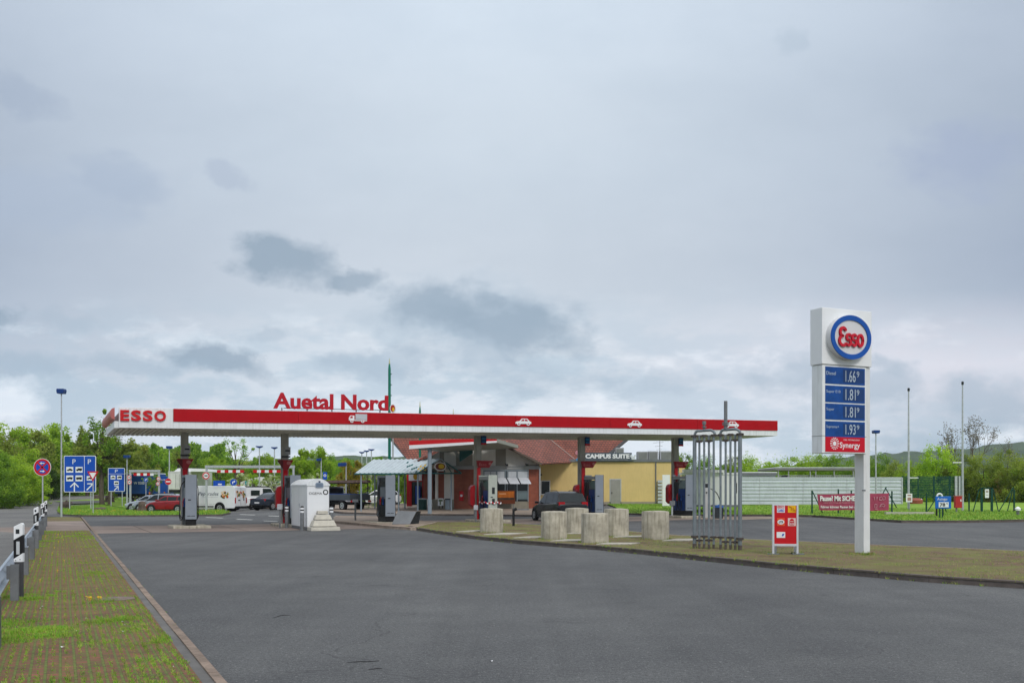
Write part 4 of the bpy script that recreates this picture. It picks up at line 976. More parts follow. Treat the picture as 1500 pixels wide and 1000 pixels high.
lamp(530, 742, 661, 'left one of three far lamps above the shelter roof', Y=128, w=8, kind='twin', hpx=3)
lamp(537, 742, 659, 'middle one of three far lamps above the shelter roof', Y=122, w=8, kind='twin', hpx=3)
lamp(544, 742, 657, 'right one of three far lamps above the shelter roof', Y=116, w=9, kind='twin', hpx=3)
lamp(1283, 745, 630, 'street lamp with blue head just right of the price pylon', Y=70, w=9, hpx=4.5)
def roundsign(px, pyb, cy, r, lab, kind, polem=galv, Yd=None, arm=0, nm='round_sign'):
    x, y = (X(px, Yd), Yd) if Yd else G(px, pyb)
    z = gz(x, y); s = y/F; R_ = r*s; cz = Z(cy, y)-z
    t = thing(nm, lab, 'road sign', (x, y, z), 0)
    b = MB(); b.cyl((0, .04, -.1), (0, .04, cz+R_*.5), .035, .035, 10); b.build('post', polem, t, smooth=True)
    b = MB(); b.mi = 0; b.disc(0, cz, R_, R_, -.01, .01, 40)
    if kind == 'nostop':
        b.mi = 1; b.disc(0, cz, R_*.95, R_*.95, -.013, -.01, 40); b.mi = 2; b.disc(0, cz, R_*.72, R_*.72, -.016, -.013, 40); b.mi = 1
        for a in (45, -45):
            c, s_ = math.cos(R(a)), math.sin(R(a)); h = R_*.09; L = R_*.74
            b.xz([(-c*L+s_*h, cz-s_*L-c*h), (c*L+s_*h, cz+s_*L-c*h), (c*L-s_*h, cz+s_*L+c*h), (-c*L-s_*h, cz-s_*L+c*h)], -.019, -.016)
        b.mi = 0
        for sg, d in ((1, -1), (-1, 1)):
            zz = cz+sg*R_*.46; a = R_*.26; b.xz([(-a, zz-R_*.05), (a, zz-R_*.05), (a, zz+R_*.05), (-a, zz+R_*.05)], -.021, -.016)
            b.xz([(d*a*1.1, zz), (d*a*.3, zz+R_*.14), (d*a*.3, zz-R_*.14)], -.022, -.016)
    elif kind == 'limit':
        b.mi = 1; b.disc(0, cz, R_*.95, R_*.95, -.013, -.01, 32); b.mi = 0; b.disc(0, cz, R_*.68, R_*.68, -.016, -.013, 32); b.mi = 3
        b.xz([(-R_*.4, cz-R_*.2), (R_*.4, cz-R_*.2), (R_*.4, cz+R_*.05), (R_*.1, cz+R_*.05), (R_*.1, cz+R_*.2), (-R_*.4, cz+R_*.2)], -.019, -.016)
    elif kind == 'noentry':
        b.mi = 1; b.disc(0, cz, R_*.97, R_*.97, -.013, -.01, 32); b.mi = 0; b.box(-R_*.7, R_*.7, -.016, -.013, cz-R_*.18, cz+R_*.18)
    elif kind == 'arrow':
        b.mi = 2; b.disc(0, cz, R_*.97, R_*.97, -.013, -.01, 32); b.mi = 0
        b.xz([(-R_*.35, cz-R_*.5), (-R_*.1, cz-R_*.5), (-R_*.1, cz), (R_*.2, cz+.05*R_), (R_*.2, cz-R_*.15), (R_*.6, cz+.25*R_), (R_*.2, cz+R_*.6), (R_*.2, cz+R_*.35), (-R_*.35, cz+R_*.2)], -.018, -.013)
    elif kind == 'hgv':
        b.mi = 1; b.disc(0, cz, R_*.95, R_*.95, -.013, -.01, 32); b.mi = 0; b.disc(0, cz, R_*.7, R_*.7, -.016, -.013, 32)
    b.build('sign_disc', [whiteclean, redv, blue, black], t)
    return t, s, cz
roundsign(62, 771, 684, 12.8, 'round blue and red no stopping sign beside the guardrail', 'nostop', nm='no_stopping_sign')
def yieldsign():
    x, y = G(136, 754); z = gz(x, y)+.1; s = y/F; t = thing('yield_sign', 'red and white triangular yield sign in front of the big parking sign', 'road sign', (x, y, z), 0)
    zt, zb = Z(690, y)-z, Z(705, y)-z; w = 8.3*s
    b = MB(); b.cyl((0, .05, -.1), (0, .05, zb+.3), .04, n=10); b.build('post', galv, t, smooth=True)
    b = MB(); b.xz([(-w, zt), (w, zt), (0, zb)], -.01, .01); b.mi = 1; k = .62; c = (zt*2+zb)/3
    b.xz([(-w*k, c+(zt-c)*k), (w*k, c+(zt-c)*k), (0, c+(zb-c)*k)], -.016, -.01); b.build('sign_plate', [redv, whiteclean], t)
yieldsign()
def psign(px0, px1, py0, py1, pyb, lab, big):
    x, y = G((px0+px1)/2, pyb); z = gz(x, y); s = y/F; W = (px1-px0)*s; zt = Z(py0, y)-z; zb = Z(py1, y)-z; Hh = zt-zb
    t = thing('parking_sign', lab, 'road sign', (x-W/2, y, z), 0)
    b = MB()
    for q in (.17, .83): b.cyl((W*q, .08, -.1), (W*q, .08, zb+.3), .05, n=10)
    b.build('posts', galv, t, smooth=True)
    r = .12
    def rr(x0, x1, z0, z1, r): 
        o = []
        for cx, cz, a in ((x1-r, z0+r, -90), (x1-r, z1-r, 0), (x0+r, z1-r, 90), (x0+r, z0+r, 180)):
            for i in range(5): o.append((cx+r*math.cos(R(a+i*22.5)), cz+r*math.sin(R(a+i*22.5))))
        return o
    b = MB(); b.xz(rr(0, W, zb, zt, r), -.0, .04); b.mi = 1; e = .055
    if big:
        sp_ = W*.64; b.xz(rr(e, sp_-.02, zb+e, zt-e, r-.03), -.006, 0); b.xz(rr(sp_+.02, W-e, zb+e, zt-e, r-.03), -.006, 0)
    else:
        zs = zt-Hh*.25; b.xz(rr(e, W-e, zb+e, zs-.015, .05), -.006, 0); b.xz(rr(e, W-e, zs+.015, zt-e, .05), -.006, 0)
    b.build('sign_panel', [whiteclean, blue], t)
    def fx(f): return W*f
    def fz(f): return zt-Hh*f
    def veh(fx0, fz0, w=.2, k='car'):
        x0, x1 = fx(fx0-w/2), fx(fx0+w/2); h = (x1-x0)*.82; zc = fz(fz0); b = MB(); b.box(x0, x1, -.01, -.006, zc-h/2, zc+h/2); b.mi = 1
        P = lambda pts: b.xz([(x0+(x1-x0)*a, zc-h/2+h*c) for a, c in pts], -.013, -.01)
        if k == 'car': P([(.1, .35), (.1, .5), (.3, .55), (.4, .7), (.7, .7), (.8, .55), (.92, .5), (.92, .35)])
        elif k == 'truck': P([(.08, .35), (.08, .55), (.3, .6), (.3, .75), (.92, .75), (.92, .35)])
        elif k == 'bus': P([(.1, .3), (.1, .68), (.9, .72), (.9, .3)])
        else: P([(.08, .35), (.15, .6), (.5, .72), (.9, .68), (.9, .35)])
        for q in (.28, .72): b.disc(x0+(x1-x0)*q, zc-h*.17, h*.09, h*.09, -.014, -.01, 8)
        b.build('vehicle_symbol', [whiteclean, black], t)
    def arrow(f0, f1, ang):
        cx, cz = fx(f0), fz(f1); L = .21*Hh*.62; b = MB(); ca, sa = math.cos(R(ang)), math.sin(R(ang))
        rt = lambda p: (cx+p[0]*ca-p[1]*sa, cz+p[0]*sa+p[1]*ca); w_ = .05
        b.xz([rt(p) for p in [(-w_, -L), (w_, -L), (w_, L*.8), (-w_, L*.8)]], -.012, -.006)
        for sg in (-1, 1): b.xz([rt(p) for p in [(0, L*1.05), (sg*L*.9, L*.15), (sg*L*.9, -.02), (sg*L*.78, -.02), (0, L*.72)]], -.013, -.006)
        b.build('arrow', whiteclean, t)
    if big:
        text('P', fx(.27), fx(.37), fz(.23), fz(.10), -.006, whiteclean, t, 'lettering', .005); text('P', fx(.75), fx(.85), fz(.23), fz(.10), -.006, whiteclean, t, 'lettering', .005)
        veh(.185, .385, .22); veh(.475, .385, .22, 'truck'); veh(.185, .62, .22, 'van'); veh(.475, .62, .22, 'bus'); veh(.80, .62, .17)
        arrow(.33, .86, 0); arrow(.82, .85, -45)
    else:
        text('P', fx(.42), fx(.58), fz(.20), fz(.07), -.006, whiteclean, t, 'lettering', .005)
        veh(.3, .40, .28); veh(.68, .40, .28, 'truck'); veh(.5, .64, .28, 'van'); arrow(.5, .86, -45)
psign(93.5, 140.5, 667, 720.5, 747.5, 'large blue parking sign with two columns and vehicle symbols', True)
psign(158.2, 182.8, 685, 719.5, 742, 'smaller blue parking sign with three vehicle symbols', False)
# height barriers
def barrier(px0, px1, pyb, pyt, bands, lab, Y, rz=0, signs=()):
    x0, x1 = X(px0, Y), X(px1, Y); z = gz(x0, Y); s = Y/F; zt = Z(pyt, Y)-z; W = x1-x0
    t = thing('height_barrier', lab, 'height barrier', (x0, Y, z), 0)
    b = MB(); 
    for q in (0, W): b.box(q-.07, q+.07, -.07, .07, -.1, zt)
    b.build('posts', galv, t)
    b = MB(); b.box(-.1, W+.1, -.09, .09, zt-.01, zt+.2); b.build('crossbar', galv, t)
    for a, c, zz, hh in bands:
        a = X(a, Y)-x0; c = X(c, Y)-x0; zc = Z(zz, Y)-z; n = max(6, int((c-a)/.28)); b = MB()
        for i in range(n): b.mi = i % 2; b.box(a+(c-a)*i/n, a+(c-a)*(i+1)/n, -.05, .05, zc-hh*s/2, zc+hh*s/2)
        b.mi = 2
        for q in (a+.2, c-.2): b.cyl((q, 0, zc+hh*s/2-.02), (q, 0, zt), .015, n=6)
        b.build('striped_bar', [redv, whiteclean, galvd], t)
    for px, py, r in signs:
        cx = X(px, Y)-x0; cz = Z(py, Y)-z; rr = r*s; b = MB(); b.disc(cx, cz, rr, rr, -.14, -.11, 28); b.mi = 1; b.disc(cx, cz, rr*.95, rr*.95, -.144, -.14, 28); b.mi = 0; b.disc(cx, cz, rr*.66, rr*.66, -.148, -.144, 28)
        b.mi = 2; b.box(cx-rr*.42, cx+rr*.42, -.152, -.148, cz-rr*.16, cz+rr*.16); b.build('height_limit_sign', [whiteclean, redv, black], t)
barrier(302.5, 430, 749, 685, [(318, 357.5, 690, 4), (371, 411, 690, 4)], 'grey height barrier with two red white striped bars over the lot entrance', 82, signs=[(302.5, 696.5, 5.6)])
barrier(191, 233, 742, 691, [(196, 225, 694.5, 3.8)], 'smaller height barrier with one striped bar before the blue truck', 93, signs=[(233, 701, 3), (232, 708, 3), (190, 699, 3.4), (190.5, 706, 3.4)])
roundsign(283, 746, 702, 6, 'round red rimmed sign half hidden behind the leftmost truck pump', 'hgv', Yd=82)
roundsign(246.5, 746, 705, 4.8, 'round red no entry sign beside the white truck', 'noentry', Yd=90, nm='no_entry_sign')
roundsign(342, 746, 706, 5, 'round blue arrow sign above the roof of the lettered van', 'arrow', Yd=99, nm='arrow_sign')
roundsign(213.5, 746, 702.5, 3.2, 'small round blue arrow sign in front of the blue truck', 'arrow', Yd=98, nm='arrow_sign')
for px, w, lab in ((476, 6, 'blue square sign beside the lamp above the white container'), (321, 17, 'blue direction board above the lettered van roof left of the arrow sign')):
    Yd = 96; x = X(px, Yd); z = gz(x, Yd); t = thing('blue_sign', lab, 'road sign', (x, Yd, z)); c0, c1 = (691, 702) if px == 476 else (703.5, 714)
    b = MB(); b.cyl((0, .05, -.1), (0, .05, Z(c1, Yd)-z+.2), .035, n=8); b.build('post', galv, t)
    s = Yd/F; b = MB(); b.box(-w/2*s, w/2*s, -.02, .02, Z(c1, Yd)-z, Z(c0, Yd)-z); b.mi = 1
    if px == 476: b.disc(0, Z(696, Yd)-z, .13, .13, -.03, -.02, 20); b.mi = 0; b.disc(0, Z(696, Yd)-z, .07, .07, -.034, -.03, 16)
    else: b.box(-.1, .25, -.026, -.02, Z(710, Yd)-z, Z(708, Yd)-z)
    b.build('sign_panel', [blue, whiteclean], t)
# pylon-post for small marker far left
x, y = G(14, 737); t = thing('marker_stake', 'grey reflector stake with cross board in the verge at far left', 'post', (x, y, gz(x, y)))
b = MB(); b.cyl((0, 0, -.1), (0, 0, 2.2), .06, n=8); b.build('stake', galvd, t); b = MB(); b.box(-.45, .45, -.04, .04, 1.95, 2.15); b.build('cross_board', galvd, t)
# boulders
def rock(px, py, w, h, lab, nm='boulder'):
    x, y = G(px, py); s = y/F; bm = bmesh.new(); bmesh.ops.create_icosphere(bm, subdivisions=3, radius=1); sd = px*.37
    for v in bm.verts:
        c = v.co; k = 1+.22*math.sin(3.1*c.x+sd)*math.cos(2.7*c.y+sd*1.3)+.13*math.sin(6*c.z+sd)+.07*math.sin(9*c.x+5*c.y); v.co = Vector((max(-1.1, min(1.05, c.x*k)), c.y*k*.9, max(-.3, c.z*k*.85)))
    me = bpy.data.meshes.new(nm); bm.to_mesh(me); bm.free(); me.materials.append(stone)
    o = bpy.data.objects.new(nm, me); COL.objects.link(o); o.location = (x, y, gz(x, y)+h*s*.25); o.scale = (w*s*.6, w*s*.5, h*s*1.1); props(o, lab, 'boulder', 'boulders along the lawn edges')
for a in [(96, 746.5, 14, 11, 'big brown boulder beside the foot of the tall street lamp'), (147, 748.5, 15, 5, 'flat dark boulder on the lawn edge right of the yield sign'), (210, 750.5, 17, 12, 'reddish brown boulder in front of the silver car'),
          (160, 736, 12, 8, 'boulder beside the tree between the two parking signs'), (142, 731, 9, 5, 'small boulder behind the big parking sign posts'), (27, 734, 9, 6, 'boulder on the far left road edge by the stake'),
          (8, 740.5, 8, 4, 'small dark boulder at the left picture edge'), (103, 738, 7, 3, 'low stone lying left of the big parking sign foot')]: rock(*a)
# ============================================================ buildings
def _brickm(name, c1, c2, mortar, w, h, ms, bd=-.01, roof=False):
    m = bpy.data.materials.new(name); m.use_nodes = True; N = m.node_tree.nodes; L = m.node_tree.links; p = N['Principled BSDF']; p.inputs['Roughness'].default_value = .9
    tc = N.new('ShaderNodeTexCoord'); sp = N.new('ShaderNodeSeparateXYZ'); L.new(tc.outputs['Object'], sp.inputs[0])
    ad = N.new('ShaderNodeMath'); L.new(sp.outputs[0], ad.inputs[0]); L.new(sp.outputs[1], ad.inputs[1]); ad.operation = 'ADD'
    if roof: ad.operation = 'ADD'; ad.inputs[1].default_value = 0
    cb = N.new('ShaderNodeCombineXYZ'); L.new(sp.outputs[0] if roof else ad.outputs[0], cb.inputs[0]); L.new(sp.outputs[2], cb.inputs[1])
    t = N.new('ShaderNodeTexBrick'); L.new(cb.outputs[0], t.inputs['Vector'])
    for k, v in (('Scale', 1), ('Brick Width', w), ('Row Height', h), ('Mortar Size', ms), ('Mortar Smooth', .4)): t.inputs[k].default_value = v
    t.inputs['Color1'].default_value = c1; t.inputs['Color2'].default_value = c2; t.inputs['Mortar'].default_value = mortar
    n = N.new('ShaderNodeTexNoise'); n.inputs['Scale'].default_value = 1.2; n.inputs['Detail'].default_value = 6; L.new(tc.outputs['Object'], n.inputs[0])
    r = N.new('ShaderNodeValToRGB'); r.color_ramp.elements[0].position = .3; r.color_ramp.elements[0].color = (.68, .66, .66, 1); r.color_ramp.elements[1].position = .7; r.color_ramp.elements[1].color = (1.2, 1.2, 1.2, 1); L.new(n.outputs[0], r.inputs[0])
    mx = N.new('ShaderNodeMix'); mx.data_type = 'RGBA'; mx.blend_type = 'MULTIPLY'; mx.inputs[0].default_value = 1; L.new(t.outputs[0], mx.inputs[6]); L.new(r.outputs[0], mx.inputs[7]); L.new(mx.outputs[2], p.inputs['Base Color'])
    bp = N.new('ShaderNodeBump'); bp.inputs['Distance'].default_value = bd; L.new(t.outputs[1], bp.inputs['Height']); L.new(bp.outputs[0], p.inputs['Normal'])
    return m
brick = _brickm('red brick', (.34, .085, .045, 1), (.27, .065, .036, 1), (.24, .13, .09, 1), .24, .075, .010)
tile = _brickm('roof tiles', (.27, .075, .045, 1), (.20, .06, .038, 1), (.10, .035, .025, 1), .25, .20, .035, -.04, True)
render_w = mat('white render', (.62, .61, .57, 1), .9, var=.08, vs=1.2, dirt=.2, dcol=(.4, .39, .35, 1))
render_g = mat('grey render', (.27, .255, .22, 1), .9, var=.12, vs=1.5)
ochre = mat('ochre render', (.62, .46, .20, 1), .9, var=.07, vs=.8, dirt=.25, dcol=(.42, .30, .12, 1))
teal = mat('teal sheet', (.02, .10, .10, 1), .5)
class Fac:
    def __init__(s, Y, t, x0, z0): s.Y, s.t, s.x0, s.z0 = Y, t, x0, z0
    def x(s, px): return X(px, s.Y)-s.x0
    def z(s, py): return Z(py, s.Y)-s.z0
    def box(s, px0, px1, pyt, pyb, d0, d1, b=None):
        b = b or MB(); return b.box(s.x(px0), s.x(px1), d0, d1, s.z(pyb), s.z(pyt))
    def add(s, nm, m, *a, **k): return s.box(*a).build(nm, m, s.t, **k)
def fac(nm, lab, cat, px, py, rz=0, Y=None, group=None):
    x, y = (X(px, Y), Y) if Y else G(px, py, .1); z = gz(x, y); t = thing(nm, lab, cat, (x, y, z), 0, group); return Fac(y, t, x, z)
f = fac('service_building', 'brick and white rendered service building with red tiled roofs behind the pumps', 'building', 720, 744.5)
print('service Y', f.Y)
# main front block under the gable
f.add('wall', render_w, 640, 790, 684, 746, .0, 9)
b = MB(); b.xz([(f.x(p), f.z(q)) for p, q in [(632, 686), (790, 686), (790, 679), (697, 634), (612, 677), (612, 686)]], .0, 9); b.build('gable_wall', render_w, f.t)
b = MB()
for a, c, t0 in ((644, 650.5, 660), (668, 692, 642), (726, 741, 645), (774, 789.5, 673)): f.add('grey_stripe', render_g, a, c, t0 if a != 774 else 680, 686, -.012, .02)
for a in ((642, 650.5, 690, 731, -.015, .01), (665, 705, 687, 745.5, -.03, .01), (774.5, 789.8, 687, 745.5, -.03, .01), (619, 633, 692, 731, .6, 3)): f.add('brick_panel', brick, *a)
for a in ((633, 664.8, 731), (705.2, 774.3, 734)): f.add('plinth', mat('plinth render', (.26, .24, .19, 1), .9, var=.15), *a, 746, -.05, .02)
b = MB(); f.box(640, 790.5, 683, 687, -.08, -.002, b); f.box(640, 790.5, 682, 683, -.14, 0, b); b.build('cornice', sgrey, f.t)
# window bay
b = MB(); f.box(708, 774, 688, 734, -.02, .01, b); b.build('window', glassd, f.t)
b = MB()
for p in (708.5, 718.5, 727.5, 740, 743, 757.5, 773.5): f.box(p-.55, p+.55, 688, 734, -.1, -.021, b)
f.box(708, 774, 688, 689.5, -.09, -.021, b); b.build('window_frame', steel, f.t)
for a, c in ((709.5, 726.5), (728.5, 739), (744.5, 756.5), (758.5, 773)): f.add('white_pane', mat('pane white', (.50, .53, .56, 1), .3), a, c, 690, 699.5, -.05, -.022)
f.add('counter_window', glassl, 757.5, 773.5, 718.5, 731, -.05, -.022)
b = MB()
for a, c in ((727, 740.5), (742.5, 757), (759, 773.5)):
    st = len(b.v); x0, x1 = f.x(a), f.x(c); z1, z0 = f.z(700), f.z(708.5); b.add([(x0, -.1, z1), (x1, -.1, z1), (x1+.22, -.75, z0), (x0+.22, -.75, z0), (x0, -.08, z1+.03), (x1, -.08, z1+.03), (x1+.22, -.73, z0+.03), (x0+.22, -.73, z0+.03)], [(0, 3, 2, 1), (4, 5, 6, 7), (0, 1, 5, 4), (1, 2, 6, 5), (2, 3, 7, 6), (3, 0, 4, 7)])
b.build('awning', mat('awning white', (.6, .62, .66, 1), .6), f.t)
for px in (742.5, 772): 
    b = MB(); f.box(px-2, px+2, 679.5, 682, -.4, -.1, b); f.box(px-2.6, px-1, 678.6, 680.6, -.55, -.3, b); b.build('spotlight', pumpdark, f.t)
# teal gable canopy piece and slanted grey brace
b = MB(); b.xz([(f.x(p), f.z(q)) for p, q in [(674, 661), (693.5, 650), (693.5, 664), (674.5, 677)]], -1.2, -.9); b.build('teal_gable', teal, f.t)
b = MB(); b.xz([(f.x(p), f.z(q)) for p, q in [(660, 655), (666, 655), (674.5, 668), (674, 674)]], -1.0, -.8); b.build('slanted_brace', sgrey, f.t)
# roofs. front gable: two tiled slopes running back
def slope(nm, pts, m=tile, th=.12): 
    # pts: quads of (px,py,dy)
    P = [Vector((X(p, f.Y+d)-f.x0, d, Z(q, f.Y+d)-f.z0)) for p, q, d in pts]; n = (P[1]-P[0]).cross(P[-1]-P[0]).normalized()
    if n.z < 0: n = -n
    b = MB(); k = len(P); b.add([p for p in P]+[p-n*th for p in P], [tuple(range(k)), tuple(range(2*k-1, k-1, -1))]+[(i, (i+1) % k, k+(i+1) % k, k+i) for i in range(k)]); return b.build(nm, m, f.t)
slope('roof', [(697, 631, -.9), (793, 678.5, -.9), (845, 676, 14), (800, 640, 14), (745, 628, 13)])
slope('roof', [(697, 631, -.9), (600, 679, -.9), (618, 668, 14), (690, 628, 14)])
slope('roof', [(560, 628, 20), (935, 628, 20), (868, 682, 14.05), (600, 676, 14.05)])
slope('verge_board', [(935.5, 627, 19.8), (938.5, 629, 19.8), (874, 683, 14.0), (866, 683, 14.0)], mat('dark verge', (.05, .05, .05, 1)), .2)
slope('verge_board', [(558, 628, 20), (560, 626, 20), (602, 677, 14.0), (598, 676, 14.0)], mat('dark verge', (.05, .05, .05, 1)), .2)
slope('verge_board', [(697, 630.2, -1.0), (697, 632, -1.0), (793, 681, -1.0), (794, 678, -1.0)], mat('verge brown', (.12, .09, .07, 1)), .1)
slope('ridge_tiles', [(800, 639, 13.9), (802, 639, 13.9), (847, 675.5, 13.9), (845, 675.5, 13.9)], mat('valley zinc', (.35, .28, .25, 1)), .05)
b = MB(); b.box(X(602, f.Y+15)-f.x0, X(866, f.Y+15)-f.x0, 15, 21, 0, Z(678, f.Y+15)-f.z0); b.build('rear_wall', render_w, f.t)
b = MB(); b.cyl((f.x(790.6), -.1, 0), (f.x(790.6), -.1, f.z(684)), .05, n=8); b.build('downpipe', galv, f.t)
# entrance on the left
b = MB(); f.box(589.5, 597, 692, 742, 3.0, 3.6, b); f.box(613, 619, 692, 740, 3.0, 3.6, b); f.box(597, 613, 703, 704.5, 3.0, 3.4, b); b.build('red_door_frame', redv, f.t)
f.add('entrance_sign', whiteclean, 593, 613, 692, 703, 2.8, 3.0)
b = MB(); b.disc(f.x(603.3), f.z(696.5), .17, .26, 2.76, 2.8, 20); b.build('round_logo', mat('logo gold', (.45, .25, .01, 1)), f.t)
f.add('door', glassd, 597, 613, 704.5, 740, 3.3, 3.5); f.add('drinks_cooler', blue, 603.5, 611, 711, 738, 2.5, 3.1)
b = MB(); b.xz([(f.x(680-7), f.z(719)), (f.x(680-7), f.z(733)), (f.x(679), f.z(733)), (f.x(679), f.z(719))], -.1, -.03); b.build('red_box', redv, f.t)
b = MB(); b.disc(f.x(676), f.z(725.5), .09, .09, -.12, -.1, 12); b.build('box_emblem', whiteclean, f.t)
# banner and items in front of the shop
fb = fac('advertising_banner', 'dark orange advertising banner hung below the shop windows', 'banner', 740, 744.5, Y=f.Y-.6)
b = MB(); fb.box(727, 754.5, 718, 737.5, -.03, 0, b); b.mi = 1; fb.box(728.5, 753, 719.3, 731, -.035, -.03, b); b.mi = 2; fb.box(731, 741, 722, 723.5, -.04, -.035, b); b.mi = 3; fb.box(729, 753, 728.5, 731.5, -.037, -.035, b)
b.build('banner_cloth', [mat('banner brown', (.12, .03, .01, 1)), mat('banner orange', (.36, .10, .012, 1), var=.5, vs=2), mat('banner text', (.6, .3, .15, 1)), mat('banner dark', (.05, .03, .02, 1), var=.6)], fb.t)
b = MB(); 
for p in (729, 752): b.cyl((fb.x(p), .05, 0), (fb.x(p), .05, fb.z(718)), .03, n=8)
b.build('posts', galvd, fb.t)
q = fac('litter_bin', 'round dark green litter bin beside the shop entrance', 'bin', 619, 743, Y=f.Y-1)
b = MB(); b.lathe([(0, 0), (.30, 0), (.32, .8), (.30, .85), (0, .85)], 20); b.build('bin_body', mat('bin green', (.01, .045, .035, 1)), q.t, smooth=True); b = MB(); b.lathe([(0, .85), (.33, .85), (.33, .9), (0, .93)], 20); b.build('bin_lid', galv, q.t, smooth=True)
q = fac('display_board', 'small white notice board standing at the shop wall beside the round bin', 'notice board', 645.5, 745, Y=f.Y-1)
b = MB(); q.box(641.5, 649.5, 729.5, 740.5, -.03, .03, b); b.build('board', whiteclean, q.t)
b = MB(); q.box(642.5, 648.5, 731, 734, -.036, -.03, b); q.box(644, 646, 734, 739, -.036, -.03, b); b.build('picture', mat('poster grey', (.15, .2, .12, 1)), q.t); b = MB(); q.box(643, 644, 740, 744, -.05, .05, b); q.box(647.5, 648.5, 740, 744, -.05, .05, b); b.build('feet', black, q.t)
q = fac('waste_container', 'square grey waste bin in front of the white wall stripe', 'bin', 655.5, 746, Y=f.Y-1.6)
b = MB(); q.box(652.5, 659, 731.5, 746, -.2, .2, b); b.build('bin_body', steel, q.t, bevel=.03); b = MB(); q.box(652, 659.5, 729.8, 731.5, -.22, .22, b); b.build('bin_lid', pumpdark, q.t)
q = fac('bar_barrier', 'low dark bar barrier between the first concrete ring and the dark car', 'barrier', 752, 770)
b = MB(); q.box(750.5, 754, 747.5, 770, -.06, .06, b); b.build('post', black, q.t); b = MB(); b.cyl((q.x(751), 0, q.z(747.5)), (q.x(757), 0, q.z(744.5)), .07, n=8); b.build('post_head', black, q.t)
b = MB(); q.box(755, 776, 746.5, 748.5, 3, 3.12, b); b.build('bar', galvd, q.t)
q = fac('marker_pole', 'short dark post on the middle pump island', 'post', 520.5, 762)
b = MB(); b.cyl((0, 0, 0), (0, 0, q.z(735)), .05, n=10); b.build('post', galvd, q.t); b = MB(); b.cyl((0, 0, q.z(735)), (0, 0, q.z(731)), .16, .14, n=10); b.build('post_head', galv, q.t)
# ---- second, smaller canopy over the shop lane
f2 = fac('shop_canopy', 'smaller red and white canopy on a blue grey column before the shop', 'canopy', 629.5, 752)
b = MB(); 
def wedge(b, zt0, zt1, zb0, zb1, m=0): b.mi = m; b.xz([(f2.x(600.5), f2.z(zb0)), (f2.x(728), f2.z(zb1)), (f2.x(728), f2.z(zt1)), (f2.x(600.5), f2.z(zt0))], -.5, -.3)
wedge(b, 652.3, 645.8, 657.8, 648.4, 0); wedge(b, 646, 641, 652.3-.001, 645.8-.001, 1); b.build('fascia', [whiteclean, redv], f2.t)
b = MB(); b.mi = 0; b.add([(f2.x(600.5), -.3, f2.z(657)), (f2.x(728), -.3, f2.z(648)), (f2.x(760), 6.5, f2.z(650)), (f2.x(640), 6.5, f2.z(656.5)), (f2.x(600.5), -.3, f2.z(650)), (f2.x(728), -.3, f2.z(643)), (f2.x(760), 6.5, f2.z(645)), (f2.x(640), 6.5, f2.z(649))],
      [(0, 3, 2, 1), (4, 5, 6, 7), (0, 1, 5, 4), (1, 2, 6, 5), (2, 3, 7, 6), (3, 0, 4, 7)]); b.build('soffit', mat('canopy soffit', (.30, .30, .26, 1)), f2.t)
b = MB(); b.cyl((0, 0, -.1), (0, 0, f2.z(656)), .135, n=20); b.build('column', steel, f2.t, smooth=True)
# ---- shelter
f3 = fac('metal_roof_shelter', 'open shelter with pale corrugated metal roof and small gable with oval emblem', 'shelter', 600, 747)
S3 = f3.Y/F; rf = mat('roof zinc', (.42, .48, .51, 1), .45, .0, var=.1)
def corr(nm, A, B, Cc, D, n, m, amp=.035):
    # corrugated quad: eave A-B, ridge D-C ; ribs run from eave to ridge
    A, B, Cc, D = map(Vector, (A, B, Cc, D)); nn = (B-A).cross(D-A).normalized(); nn = nn if nn.z > 0 else -nn; vs = []
    for i in range(n*4+1):
        t = i/(n*4); h = nn*amp*(1 if i % 4 in (1, 2) else 0); vs += [A.lerp(B, t)+h, D.lerp(Cc, t)+h]
    k = len(vs); vs += [v-nn*.03 for v in vs]; fs = []
    for i in range(n*4): fs += [(2*i, 2*i+2, 2*i+3, 2*i+1), (k+2*i, k+2*i+1, k+2*i+3, k+2*i+2)]
    fs += [(0, 1, k+1, k), (k-2, k-1, 2*k-1, 2*k-2)]
    for i in range(n*4): fs += [(2*i, k+2*i, k+2*i+2, 2*i+2), (2*i+1, 2*i+3, k+2*i+3, k+2*i+1)]
    b = MB(); b.add(vs, fs); return b.build(nm, m, f3.t)
P3 = lambda px, py, d=0: (X(px, f3.Y+d)-f3.x0, d, Z(py, f3.Y+d)-f3.z0)
corr('roof', P3(519, 693.5, -1), P3(613, 693, -1), P3(646, 672.5, 1.3), P3(546, 673.5, 1.3), 15, rf, .07)
corr('roof', P3(519, 693.5, 3.6), P3(646, 693, 3.6), P3(646, 672.5, 1.3), P3(546, 673.5, 1.3), 22, rf)
corr('gable_roof', P3(611, 693, -1), P3(611, 692.5, 3.2), P3(645, 671.5, 3.2), P3(645, 671.5, -1.2), 8, rf)
corr('gable_roof', P3(676, 693, -1), P3(676, 692.5, 3.2), P3(645, 671.5, 3.2), P3(645, 671.5, -1.2), 8, rf)
b = MB(); b.tube([P3(611, 693.5, -1.1), P3(645, 671.5, -1.1), P3(676, 692.7, -1.1)], .05, 6); b.tube([P3(611, 693, -1.1), P3(676, 693, -1.1)], .05, 6)
for p in (622, 652, 662): b.tube([P3(p, 693, -1.1), P3(p if p < 640 else 645+(p-645)*.4, 683 if p < 640 else 676, -1.1)], .035, 6)
b.tube([P3(519, 694, -1), P3(613, 693.5, -1)], .05, 6); b.build('roof_frame', teal, f3.t)
